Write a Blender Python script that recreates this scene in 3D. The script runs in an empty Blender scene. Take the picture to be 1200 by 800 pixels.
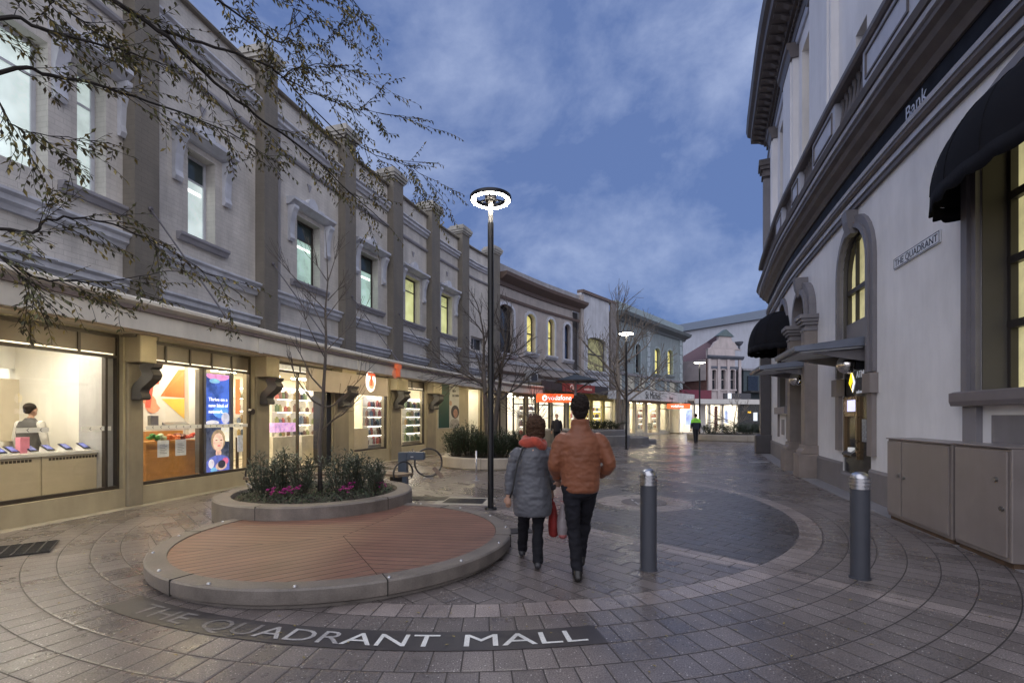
import bpy, bmesh, math, random
from mathutils import Vector, Matrix
random.seed(7)
PI=math.pi
sc=bpy.context.scene
COL=sc.collection
F=567.0; CH=1.6; HY=488.0
def pt(x,y,D): return Vector(((x-600)/F*D, D, CH+(HY-y)/F*D))
def gp(x,y,h=0.0):
    D=F*(CH-h)/(y-HY); return Vector(((x-600)/F*D, D, h))
# ------------------------------------------------------------- materials
class S:
    """tiny wrapper so shader maths reads as arithmetic"""
    def __init__(s,nt,sock): s.nt=nt; s.k=sock
    def _m(s,op,b=None,c=None):
        n=s.nt.nodes.new('ShaderNodeMath'); n.operation=op
        s.nt.links.new(s.k,n.inputs[0])
        for i,x in ((1,b),(2,c)):
            if x is None: continue
            if isinstance(x,S): s.nt.links.new(x.k,n.inputs[i])
            else: n.inputs[i].default_value=x
        return S(s.nt,n.outputs[0])
    def __add__(s,o): return s._m('ADD',o)
    def __sub__(s,o): return s._m('SUBTRACT',o)
    def __mul__(s,o): return s._m('MULTIPLY',o)
    def __truediv__(s,o): return s._m('DIVIDE',o)
    def floor(s): return s._m('FLOOR')
    def frac(s): return s._m('FRACT')
    def abs(s): return s._m('ABSOLUTE')
    def sqrt(s): return s._m('SQRT')
    def gt(s,o): return s._m('GREATER_THAN',o)
    def lt(s,o): return s._m('LESS_THAN',o)
    def mod(s,o): return s._m('MODULO',o)
    def min(s,o): return s._m('MINIMUM',o)
    def max(s,o): return s._m('MAXIMUM',o)
    def atan2(s,o): return s._m('ARCTAN2',o)
def noise(nt,vec,scale,detail=3,rough=.5):
    n=nt.nodes.new('ShaderNodeTexNoise'); n.inputs['Scale'].default_value=scale
    n.inputs['Detail'].default_value=detail; n.inputs['Roughness'].default_value=rough
    if vec is not None: nt.links.new(vec,n.inputs['Vector'])
    return n
def ramp(nt,fac,stops):
    r=nt.nodes.new('ShaderNodeValToRGB')
    while len(r.color_ramp.elements)<len(stops): r.color_ramp.elements.new(.5)
    for e,(p,c) in zip(r.color_ramp.elements,stops):
        e.position=p; e.color=(c,c,c,1) if isinstance(c,(int,float)) else (*c,1)
    nt.links.new(fac,r.inputs[0]); return r
def mix(nt,fac,a,b,mode='MIX'):
    m=nt.nodes.new('ShaderNodeMix'); m.data_type='RGBA'; m.blend_type=mode
    for i,x in ((0,fac),(6,a),(7,b)):
        if isinstance(x,S): x=x.k
        if isinstance(x,(int,float)): m.inputs[i].default_value=x
        elif isinstance(x,tuple): m.inputs[i].default_value=(*x,1) if len(x)==3 else x
        else: nt.links.new(x,m.inputs[i])
    return m.outputs[2]
MATS={}
def M(key,col=None,rough=.6,metal=0,var=.18,vs=3.0,bump=.0,bs=40,coord='Object',emis=0,ecol=None,brick=None,coat=0,grain=0,spec=.5,stain=0,alpha=1,sheen=0):
    if key in MATS: return MATS[key]
    m=bpy.data.materials.new(key); m.use_nodes=True; nt=m.node_tree; B=nt.nodes['Principled BSDF']
    MATS[key]=m
    tc=nt.nodes.new('ShaderNodeTexCoord'); vec=tc.outputs[coord]
    oi=nt.nodes.new('ShaderNodeObjectInfo')
    add=nt.nodes.new('ShaderNodeVectorMath'); add.operation='ADD'
    nt.links.new(vec,add.inputs[0]); nt.links.new(oi.outputs['Random'],add.inputs[1]); vec2=add.outputs[0]
    n1=noise(nt,vec2,vs,5,.6)
    lo=tuple(max(0,c*(1-var)) for c in col); hi=tuple(c*(1+var) for c in col)
    r=ramp(nt,n1.outputs[0],[(.3,lo),(.7,hi)]); c=r.outputs[0]
    if grain:
        n2=noise(nt,vec2,bs*2,2); r2=ramp(nt,n2.outputs[0],[(.3,1-grain),(.7,1+grain)])
        c=mix(nt,1.0,c,r2.outputs[0],'MULTIPLY')
    if stain:   # rain streaks: noise stretched vertically
        mp=nt.nodes.new('ShaderNodeMapping'); mp.inputs['Scale'].default_value=(1.3,1.3 if coord=='Object' else .28,.28)
        nt.links.new(vec2,mp.inputs[0]); n3=noise(nt,mp.outputs[0],2.2,6,.65)
        r3=ramp(nt,n3.outputs[0],[(.36,1-stain),(.62,1.0)]); c=mix(nt,1.0,c,r3.outputs[0],'MULTIPLY')
    height=None
    if brick:
        bw,bh,dark=brick
        b=nt.nodes.new('ShaderNodeTexBrick'); nt.links.new(tc.outputs['UV'],b.inputs['Vector'])
        b.inputs['Scale'].default_value=1; b.inputs['Brick Width'].default_value=bw; b.inputs['Row Height'].default_value=bh
        b.inputs['Mortar Size'].default_value=.006; b.inputs['Mortar Smooth'].default_value=.4
        b.inputs['Color1'].default_value=(1,1,1,1); b.inputs['Color2'].default_value=(.93,.93,.93,1)
        b.inputs['Mortar'].default_value=(dark,dark,dark,1)
        c=mix(nt,1.0,c,b.outputs['Color'],'MULTIPLY'); height=b.outputs['Fac']
    nt.links.new(c,B.inputs['Base Color'])
    B.inputs['Roughness'].default_value=rough; B.inputs['Metallic'].default_value=metal
    B.inputs['Coat Weight'].default_value=coat
    B.inputs['Specular IOR Level'].default_value=spec
    if sheen: B.inputs['Sheen Weight'].default_value=sheen
    if rough>.12:
        rr=ramp(nt,n1.outputs[0],[(.3,max(.03,rough-.08)),(.7,min(1,rough+.08))]); nt.links.new(rr.outputs[0],B.inputs['Roughness'])
    if bump:
        nb=noise(nt,vec2,bs,4); bp=nt.nodes.new('ShaderNodeBump'); bp.inputs['Strength'].default_value=bump; bp.inputs['Distance'].default_value=.01
        nt.links.new(nb.outputs[0],bp.inputs['Height'])
        if height is not None:
            b2=nt.nodes.new('ShaderNodeBump'); b2.invert=True; b2.inputs['Strength'].default_value=.5; b2.inputs['Distance'].default_value=.008
            nt.links.new(height,b2.inputs['Height']); nt.links.new(bp.outputs[0],b2.inputs['Normal']); bp=b2
        nt.links.new(bp.outputs[0],B.inputs['Normal'])
    if emis:
        ec=ecol or col
        if var: 
            e=mix(nt,1.0,(*ec,1),ramp(nt,n1.outputs[0],[(.3,1-var),(.7,1.0)]).outputs[0],'MULTIPLY'); nt.links.new(e,B.inputs['Emission Color'])
        else: B.inputs['Emission Color'].default_value=(*ec,1)
        B.inputs['Emission Strength'].default_value=emis
    return m
def glass(key,tint=(.985,.985,.98),rough=.02,refl=1.0):
    if key in MATS: return MATS[key]
    m=bpy.data.materials.new(key); m.use_nodes=True; nt=m.node_tree; nt.nodes.clear(); MATS[key]=m
    o=nt.nodes.new('ShaderNodeOutputMaterial'); mx=nt.nodes.new('ShaderNodeMixShader')
    t=nt.nodes.new('ShaderNodeBsdfTransparent'); t.inputs[0].default_value=(*tint,1)
    g=nt.nodes.new('ShaderNodeBsdfGlossy'); g.inputs['Roughness'].default_value=rough
    lw=nt.nodes.new('ShaderNodeLayerWeight'); lw.inputs[0].default_value=.5
    f=S(nt,lw.outputs['Facing'])._m('POWER',4.0)*.75+.04
    nt.links.new(f.k,mx.inputs[0]); nt.links.new(t.outputs[0],mx.inputs[1]); nt.links.new(g.outputs[0],mx.inputs[2]); nt.links.new(mx.outputs[0],o.inputs[0])
    return m
# ------------------------------------------------------------- mesh builder
class MB:
    def __init__(s): s.v=[];s.f=[];s.uv=[];s.mi=[]
    def add(s,v,f,uv=None,mi=0):
        b=len(s.v); s.v+= [Vector(p) for p in v]
        s.uv+= list(uv) if uv else [(p[0],p[2]) for p in v]
        s.f+= [tuple(i+b for i in q) for q in f]; s.mi+=[mi]*len(f); return s
    def box(s,c,d,rz=0,mi=0,R=None):
        cx,cy,cz=c; x,y,z=d[0]/2,d[1]/2,d[2]/2
        co,si=math.cos(rz),math.sin(rz); vs=[]
        for sx,sy,sz in ((-1,-1,-1),(1,-1,-1),(1,1,-1),(-1,1,-1),(-1,-1,1),(1,-1,1),(1,1,1),(-1,1,1)):
            p=Vector((sx*x,sy*y,sz*z))
            if R: p=R@p
            vs.append((cx+p.x*co-p.y*si, cy+p.x*si+p.y*co, cz+p.z))
        return s.add(vs,[(0,3,2,1),(4,5,6,7),(0,1,5,4),(1,2,6,5),(2,3,7,6),(3,0,4,7)],mi=mi)
    def tube(s,pts,r,n=8,cap=True,mi=0):
        pts=[Vector(p) for p in pts]
        if isinstance(r,(int,float)): r=[r]*len(pts)
        vs=[];fs=[];prev=None
        for i,p in enumerate(pts):
            t=(pts[min(i+1,len(pts)-1)]-pts[max(i-1,0)])
            if t.length<1e-9: t=Vector((0,0,1))
            t.normalize()
            if prev is None:
                a=Vector((0,0,1)) if abs(t.z)<.9 else Vector((1,0,0)); u=t.cross(a).normalized()
            else:
                u=prev-t*prev.dot(t); 
                if u.length<1e-6: u=t.orthogonal()
                u.normalize()
            prev=u; w=t.cross(u)
            for k in range(n):
                a=2*PI*k/n; vs.append(p+(u*math.cos(a)+w*math.sin(a))*r[i])
        for i in range(len(pts)-1):
            for k in range(n):
                a=i*n+k;b=i*n+(k+1)%n; fs.append((a,b,b+n,a+n))
        if cap: fs.append(tuple(range(n-1,-1,-1))); fs.append(tuple((len(pts)-1)*n+k for k in range(n)))
        return s.add(vs,fs,mi=mi)
    def lathe(s,prof,c=(0,0,0),n=24,a0=0,a1=2*PI,mi=0,close=False):
        full=abs(a1-a0-2*PI)<1e-6; m=n if full else n+1; vs=[];fs=[];P=len(prof)
        for k in range(m):
            a=a0+(a1-a0)*k/n
            for r,z in prof: vs.append((c[0]+r*math.cos(a),c[1]+r*math.sin(a),c[2]+z))
        for k in range(n):
            k2=(k+1)%m
            for j in range(P if close else P-1):
                j2=(j+1)%P
                fs.append((k*P+j,k2*P+j,k2*P+j2,k*P+j2))
        if close and not full:
            fs.append(tuple(range(P-1,-1,-1))); fs.append(tuple(n*P+j for j in range(P)))
        return s.add(vs,fs,mi=mi)
    def prism(s,poly,z0,z1,mi=0):
        n=len(poly); vs=[(x,y,z0) for x,y in poly]+[(x,y,z1) for x,y in poly]
        fs=[tuple(range(n-1,-1,-1)),tuple(range(n,2*n))]+[(i,(i+1)%n,n+(i+1)%n,n+i) for i in range(n)]
        return s.add(vs,fs,mi=mi)
    def ell(s,c,r,n=14,m=10,R=None,mi=0):
        vs=[];fs=[]
        for j in range(m+1):
            ph=PI*j/m
            for k in range(n):
                a=2*PI*k/n; p=Vector((r[0]*math.sin(ph)*math.cos(a),r[1]*math.sin(ph)*math.sin(a),r[2]*math.cos(ph)))
                if R: p=R@p
                vs.append(Vector(c)+p)
        for j in range(m):
            for k in range(n):
                a=j*n+k;b=j*n+(k+1)%n; fs.append((a,a+n,b+n,b))
        return s.add(vs,fs,mi=mi)
def obj(name,mb,mat,parent=None,smooth=False,bevel=0,recalc=True,merge=True,origin=None):
    me=bpy.data.meshes.new(name)
    if parent is not None:
        off=Vector(parent.location)
        if parent.parent is not None: off=off+Vector(parent.parent.location)
    elif origin is not None: off=Vector(origin)
    else:
        xs=[p.x for p in mb.v];ys=[p.y for p in mb.v];zs=[p.z for p in mb.v]
        off=Vector(((min(xs)+max(xs))/2,(min(ys)+max(ys))/2,min(zs)))
    me.from_pydata([p-off for p in mb.v],[],mb.f)
    uvl=me.uv_layers.new(name='UVMap')
    vi=[0]*len(me.loops); me.loops.foreach_get('vertex_index',vi)
    flat=[]; 
    for i in vi: flat+=[mb.uv[i][0],mb.uv[i][1]]
    uvl.data.foreach_set('uv',flat)
    me.polygons.foreach_set('material_index',mb.mi)
    mats=mat if isinstance(mat,(list,tuple)) else [mat]
    for m in mats: me.materials.append(m)
    if recalc:
        bm=bmesh.new(); bm.from_mesh(me)
        if merge: bmesh.ops.remove_doubles(bm,verts=bm.verts,dist=1e-5)
        bmesh.ops.recalc_face_normals(bm,faces=bm.faces); bm.to_mesh(me); bm.free()
    o=bpy.data.objects.new(name,me); COL.objects.link(o)
    if parent is not None: o.parent=parent
    else: o.location=off
    if smooth:
        me.polygons.foreach_set('use_smooth',[True]*len(me.polygons))
        if smooth=='auto':
            try: me.set_sharp_from_angle(angle=math.radians(40))
            except Exception: pass
    if bevel:
        b=o.modifiers.new('bevel','BEVEL'); b.width=bevel; b.segments=2; b.limit_method='ANGLE'; b.angle_limit=math.radians(40)
    return o
def tag(o,label=None,cat=None,group=None,kind=None):
    if label: o['label']=label
    if cat: o['category']=cat
    if group: o['group']=group
    if kind: o['kind']=kind
    return o
def empty(name,loc,label,cat,group=None):
    o=bpy.data.objects.new(name,None); COL.objects.link(o); o.location=loc; o.empty_display_size=.1
    return tag(o,label,cat,group)
def struct(name,mb,mat,**k): return tag(obj(name,mb,mat,**k),kind='structure')
def dup(o,loc=None,rz=None,label=None,parent=None,scale=None):
    c=o.copy(); COL.objects.link(c)
    if parent: c.parent=parent
    if loc is not None: c.location=loc
    if rz is not None: c.rotation_euler=(0,0,rz)
    if scale: c.scale=(scale,)*3 if isinstance(scale,(int,float)) else scale
    if label: c['label']=label
    for ch in list(o.children): dup(ch,parent=c)
    return c
def loft(mb,rings,n=28,cap=True):
    vs=[];fs=[]
    for (x,y,z,rx,ry) in rings:
        for k in range(n):
            a=2*PI*k/n; c,s=math.cos(a),math.sin(a); vs.append((x+rx*c,y+ry*s,z))
    for i in range(len(rings)-1):
        for k in range(n):
            a=i*n+k;b=i*n+(k+1)%n; fs.append((a,b,b+n,a+n))
    if cap: fs+= [tuple(range(n-1,-1,-1)),tuple((len(rings)-1)*n+k for k in range(n))]
    mb.add(vs,fs)
def quilt(keys,pitch,amp):
    """dense rings through the key rings with soft padded bands"""
    out=[]; z0,z1=keys[0][2],keys[-1][2]; m=int(abs(z1-z0)/pitch*8)
    for i in range(m+1):
        z=z0+(z1-z0)*i/m
        for a,b in zip(keys,keys[1:]):
            if a[2]<=z<=b[2]+1e-9:
                t=(z-a[2])/(b[2]-a[2]); t=t*t*(3-2*t)*.5+t*.5; r=[a[j]+(b[j]-a[j])*t for j in range(5)]; break
        f=abs(math.sin(PI*(z-z0)/pitch))**.6*amp-amp; out.append((r[0],r[1],z,r[3]+f,r[4]+f))
    return out
def sleeve(mb,pts,rad,pitch=.06,amp=.005,n=18):
    P=[];R=[]
    for i in range(len(pts)-1):
        m=10
        for k in range(m): t=k/m; P.append(pts[i].lerp(pts[i+1],t)); R.append(rad[i]+(rad[i+1]-rad[i])*t)
    P.append(pts[-1]);R.append(rad[-1])
    for it in range(3): P=[P[0]]+[(P[i-1]+P[i]*2+P[i+1])/4 for i in range(1,len(P)-1)]+[P[-1]]
    L=0;RR=[]
    for i in range(len(P)):
        if i: L+=(P[i]-P[i-1]).length
        RR.append(R[i]-amp+amp*abs(math.sin(PI*L/pitch))**.6)
    mb.tube(P,RR,n); mb.ell(P[0],(RR[0],)*3,14,10)
# ------------------------------------------------------------- text
TC={}
def text(mb,s,size,fn,ext=.004,mi=0,align='LEFT'):
    """flat letter shapes, each point passed through fn(u,v,w)"""
    key=(s,ext)
    if key not in TC:
        cu=bpy.data.curves.new('t','FONT'); cu.body=s; cu.size=1; cu.extrude=ext/size; cu.resolution_u=3
        o=bpy.data.objects.new('t',cu); COL.objects.link(o); bpy.context.view_layer.update()
        me=bpy.data.meshes.new_from_object(o.evaluated_get(bpy.context.evaluated_depsgraph_get()))
        TC[key]=([tuple(v.co) for v in me.vertices],[tuple(p.vertices) for p in me.polygons])
        bpy.data.objects.remove(o); bpy.data.curves.remove(cu); bpy.data.meshes.remove(me)
    vs,fs=TC[key]
    w=max(v[0] for v in vs)*size
    off=-w/2 if align=='CENTER' else 0
    mb.add([fn(v[0]*size+off,v[1]*size,v[2]*size) for v in vs],fs,mi=mi); return w
# ------------------------------------------------------------- curved facade paths
class Path:
    def __init__(s,pts,side):
        P=[Vector((x,y)) for x,y in pts]; out=[]
        for i in range(len(P)-1):
            p0=P[max(i-1,0)] if i>0 else P[0]*2-P[1]; p1=P[i];p2=P[i+1]; p3=P[i+2] if i+2<len(P) else P[-1]*2-P[-2]
            for k in range(16):
                t=k/16; out.append(.5*((2*p1)+(p2-p0)*t+(2*p0-5*p1+4*p2-p3)*t*t+(3*p1-p0-3*p2+p3)*t**3))
        out.append(P[-1]); s.p=out; s.s=[0]
        for a,b in zip(out,out[1:]): s.s.append(s.s[-1]+(b-a).length)
        s.n=[]
        for i in range(len(out)):
            t=(out[min(i+2,len(out)-1)]-out[max(i-2,0)]).normalized()
            s.n.append(Vector((t.y,-t.x)) if side=='L' else Vector((-t.y,t.x)))
        s.side=side; s.len=s.s[-1]; s.u=1 if side=='L' else -1
    def at(s,q):
        import bisect
        i=max(0,min(len(s.s)-2,bisect.bisect_right(s.s,q)-1)); t=(q-s.s[i])/(s.s[i+1]-s.s[i])
        return s.p[i].lerp(s.p[i+1],t), s.n[i].lerp(s.n[i+1],max(0,min(1,t))).normalized()
    def P(s,q,d,z):
        p,n=s.at(q); return Vector((p.x+n.x*d,p.y+n.y*d,z))
    def px(s,x,d=0.0):
        best=None; prev=None
        for i in range(0,int(s.len*20)):
            q=i/20; p=s.P(q,d,0)
            if p.y<.3: prev=None; continue
            e=600+F*p.x/p.y-x
            if prev is not None and prev*e<=0: return q-.05*abs(e)/(abs(e)+abs(prev)+1e-9)
            prev=e
        raise ValueError('px %s'%x)
    def z(s,q,y,d=0.0): return CH+(HY-y)*s.P(q,d,0).y/F
def steps(a,b,st=.6):
    n=max(1,int(math.ceil(abs(b-a)/st))); return [a+(b-a)*i/n for i in range(n+1)]
def bbox(mb,path,s0,s1,d0,d1,z0,z1,mi=0,st=.6):
    return sweep(mb,path,s0,s1,[(d0,z0),(d1,z0),(d1,z1),(d0,z1)],mi,st)
def sweep(mb,path,s0,s1,prof,mi=0,st=.6):
    ss=steps(s0,s1,st); n=len(prof); vs=[];uv=[];fs=[]
    for q in ss:
        for d,z in prof: vs.append(path.P(q,d,z)); uv.append((q+d,z))
    for i in range(len(ss)-1):
        for j in range(n):
            a=i*n+j;b=i*n+(j+1)%n; fs.append((a,b,b+n,a+n))
    fs.append(tuple(range(n))); fs.append(tuple((len(ss)-1)*n+j for j in range(n-1,-1,-1)))
    return mb.add(vs,fs,uv,mi)
def wall(mb,path,s0,s1,z0,z1,ops,th=.35,d=0.0,mi=0,st=.6):
    """ops: (a,b,za,zb,arch) arch = rise of a round/segmental head"""
    sb=sorted(set(round(x,4) for x in steps(s0,s1,st)+[o[k] for o in ops for k in (0,1)]))
    sb=[x for x in sb if s0-1e-6<=x<=s1+1e-6]; zb=sorted(set([z0,z1]+[round(o[k],4) for o in ops for k in (2,3)]))
    ops=[tuple(round(v,4) for v in o[:4])+tuple(o[4:]) for o in ops]
    def solid(i,j):
        if i<0 or j<0 or i>=len(sb)-1 or j>=len(zb)-1: return False
        cs=(sb[i]+sb[i+1])/2;cz=(zb[j]+zb[j+1])/2
        return not any(o[0]<cs<o[1] and o[2]<cz<o[3] for o in ops)
    def q(pts): mb.add([path.P(a,dd,z) for a,dd,z in pts],[tuple(range(len(pts)))],[(a+dd-d,z) for a,dd,z in pts],mi)
    for i in range(len(sb)-1):
        for j in range(len(zb)-1):
            if not solid(i,j): continue
            a,b,c,e=sb[i],sb[i+1],zb[j],zb[j+1]
            q([(a,d,c),(b,d,c),(b,d,e),(a,d,e)]); q([(a,d-th,c),(a,d-th,e),(b,d-th,e),(b,d-th,c)])
            if not solid(i-1,j): q([(a,d,c),(a,d,e),(a,d-th,e),(a,d-th,c)])
            if not solid(i+1,j): q([(b,d,c),(b,d-th,c),(b,d-th,e),(b,d,e)])
            if not solid(i,j-1): q([(a,d,c),(a,d-th,c),(b,d-th,c),(b,d,c)])
            if not solid(i,j+1): q([(a,d,e),(b,d,e),(b,d-th,e),(a,d-th,e)])
    for o in ops:
        if len(o)>4 and o[4]:
            a,b,_,top,rise=o[:5]; N=12; cs=(a+b)/2; hw=(b-a)/2
            A=[(cs-hw*math.cos(PI*k/N), top-rise+rise*math.sin(PI*k/N)) for k in range(N+1)]
            for k in range(N):
                (u0,w0),(u1,w1)=A[k],A[k+1]
                q([(u0,d-.001,w0),(u1,d-.001,w1),(u1,d-.001,top),(u0,d-.001,top)])
                q([(u0,d-.001,w0),(u0,d-th,w0),(u1,d-th,w1),(u1,d-.001,w1)])
                q([(u0,d-th,w0),(u0,d-th,top),(u1,d-th,top),(u1,d-th,w1)])
    return mb
def arch_pts(a,b,z0,top,rise,N=14):
    cs=(a+b)/2;hw=(b-a)/2
    return [(a,z0)]+[(cs-hw*math.cos(PI*k/N),top-rise+rise*math.sin(PI*k/N)) for k in range(N+1)]+[(b,z0)]
def archsheet(mb,path,a,b,z0,top,rise,d,th=.02,mi=0):
    """filled panel with arched head"""
    P=arch_pts(a,b,z0,top,rise); n=len(P)
    vs=[path.P(s,d,z) for s,z in P]+[path.P(s,d-th,z) for s,z in P]
    mb.add(vs,[tuple(range(n)),tuple(range(2*n-1,n-1,-1))]+[(i,(i+1)%n,n+(i+1)%n,n+i) for i in range(n)],[(s,z) for s,z in P]*2,mi)
def archband(mb,path,a,b,z0,top,rise,w,d0,d1,mi=0,bottom=False):
    """frame strip of width w following jambs + arch (outside the a..b line)"""
    I=arch_pts(a,b,z0,top,rise); O=arch_pts(a-w,b+w,z0,top+w,rise+w); n=len(I)
    vs=[];uv=[]
    for d in (d0,d1):
        for L in (I,O):
            for s,z in L: vs.append(path.P(s,d,z)); uv.append((s,z))
    fs=[]
    for i in range(n-1):
        fs+=[(i,i+1,n+i+1,n+i),(2*n+i,2*n+i+1,3*n+i+1,3*n+i),(i,i+1,2*n+i+1,2*n+i),(n+i,n+i+1,3*n+i+1,3*n+i)]
    fs+=[(0,n,3*n,2*n),(n-1,2*n-1,4*n-1,3*n-1)]
    mb.add(vs,fs,uv,mi)
def remesh(name,build,voxel,mat,parent=None,smooth_it=4,origin=None,wr=0,wf=8):
    """one continuous surface grown from overlapping lumps"""
    mb=MB(); build(mb)
    off=Vector(parent.location) if parent is not None else Vector(origin or (0,0,0))
    me=bpy.data.meshes.new(name); me.from_pydata([p-off for p in mb.v],[],mb.f)
    bm=bmesh.new(); bm.from_mesh(me); bmesh.ops.recalc_face_normals(bm,faces=bm.faces); bm.to_mesh(me); bm.free()
    o=bpy.data.objects.new(name,me); COL.objects.link(o)
    r=o.modifiers.new('r','REMESH'); r.mode='VOXEL'; r.voxel_size=voxel; r.use_smooth_shade=True
    if smooth_it:
        s=o.modifiers.new('s','SMOOTH'); s.factor=.5; s.iterations=smooth_it
    bpy.context.view_layer.update()
    m2=bpy.data.meshes.new_from_object(o.evaluated_get(bpy.context.evaluated_depsgraph_get()))
    m2.name=name; o.modifiers.clear(); o.data=m2; bpy.data.meshes.remove(me)
    m2.materials.clear(); m2.materials.append(mat)
    if wr:   # cloth folds
        from mathutils import noise as _n
        nr=[v.normal.copy() for v in m2.vertices]
        for v,nn in zip(m2.vertices,nr):
            p=v.co; f=_n.noise(Vector((p.x*wf,p.y*wf,p.z*wf*1.6)))+.5*_n.noise(Vector((p.x*wf*2.3+9,p.y*wf*2.3,p.z*wf*3.1)))
            v.co=p+nn*(wr*f)
    m2.polygons.foreach_set('use_smooth',[True]*len(m2.polygons)); m2.update()
    if parent is not None: o.parent=parent
    else: o.location=off
    return o
# ------------------------------------------------------------- camera, world, sun
cam=bpy.data.cameras.new('camera'); co=bpy.data.objects.new('camera',cam); COL.objects.link(co)
co.location=(0,0,CH); co.rotation_euler=(PI/2,0,0); cam.lens=17.0; cam.sensor_width=36; cam.shift_y=88/1200; cam.clip_end=2000; cam.clip_start=.05
sc.camera=co
sc.view_settings.view_transform='Standard'; sc.view_settings.look='None'; sc.view_settings.gamma=1; sc.view_settings.exposure=.55
sc.view_settings.use_curve_mapping=False
sc.cycles.use_denoising=True; sc.cycles.max_bounces=6; sc.cycles.diffuse_bounces=3; sc.cycles.glossy_bounces=3
sc.cycles.transparent_max_bounces=12; sc.cycles.sample_clamp_indirect=4; sc.cycles.caustics_reflective=False; sc.cycles.caustics_refractive=False
W=bpy.data.worlds.new('World'); sc.world=W; W.use_nodes=True; nt=W.node_tree; nt.nodes.clear()
out=nt.nodes.new('ShaderNodeOutputWorld'); bg=nt.nodes.new('ShaderNodeBackground')
SUN_EL=math.radians(3); SUN_ROT=math.radians(215)
sky=nt.nodes.new('ShaderNodeTexSky'); sky.sky_type='NISHITA'; sky.sun_disc=False; sky.sun_elevation=SUN_EL; sky.sun_rotation=SUN_ROT
sky.air_density=1; sky.dust_density=.4; sky.ozone_density=4
tc=nt.nodes.new('ShaderNodeTexCoord')
mp=nt.nodes.new('ShaderNodeMapping'); mp.inputs['Scale'].default_value=(1,1,1.6); nt.links.new(tc.outputs['Generated'],mp.inputs[0])
wn=noise(nt,mp.outputs[0],1.5,2,.5)
va=nt.nodes.new('ShaderNodeVectorMath'); va.operation='MULTIPLY_ADD'; nt.links.new(wn.outputs['Color'],va.inputs[0]); va.inputs[1].default_value=(.3,.3,.3); nt.links.new(mp.outputs[0],va.inputs[2])
cn=noise(nt,va.outputs[0],3.3,8,.60)
cf=ramp(nt,cn.outputs[0],[(.42,0.0),(.53,.38),(.68,1.0)])
# cloud brightness in sky units (background strength 0.1)
cloud=mix(nt,cf.outputs[0],(.84,1.28,2.75),(2.5,3.0,4.5))
skyc=mix(nt,.84,sky.outputs[0],cloud)
nt.links.new(skyc,bg.inputs[0]); bg.inputs[1].default_value=.12; nt.links.new(bg.outputs[0],out.inputs[0])
sl=bpy.data.lights.new('sun','SUN'); sl.energy=2.0; sl.angle=math.radians(125); sl.color=(1,.95,.90)
so=bpy.data.objects.new('sun',sl); COL.objects.link(so)
# low soft afterglow from behind-left of the camera
def aim(o,az,el):
    d=Vector((math.sin(az)*math.cos(el),math.cos(az)*math.cos(el),math.sin(el))); o.rotation_euler=d.to_track_quat('Z','Y').to_euler()
aim(so,math.radians(180),math.radians(35))
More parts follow.
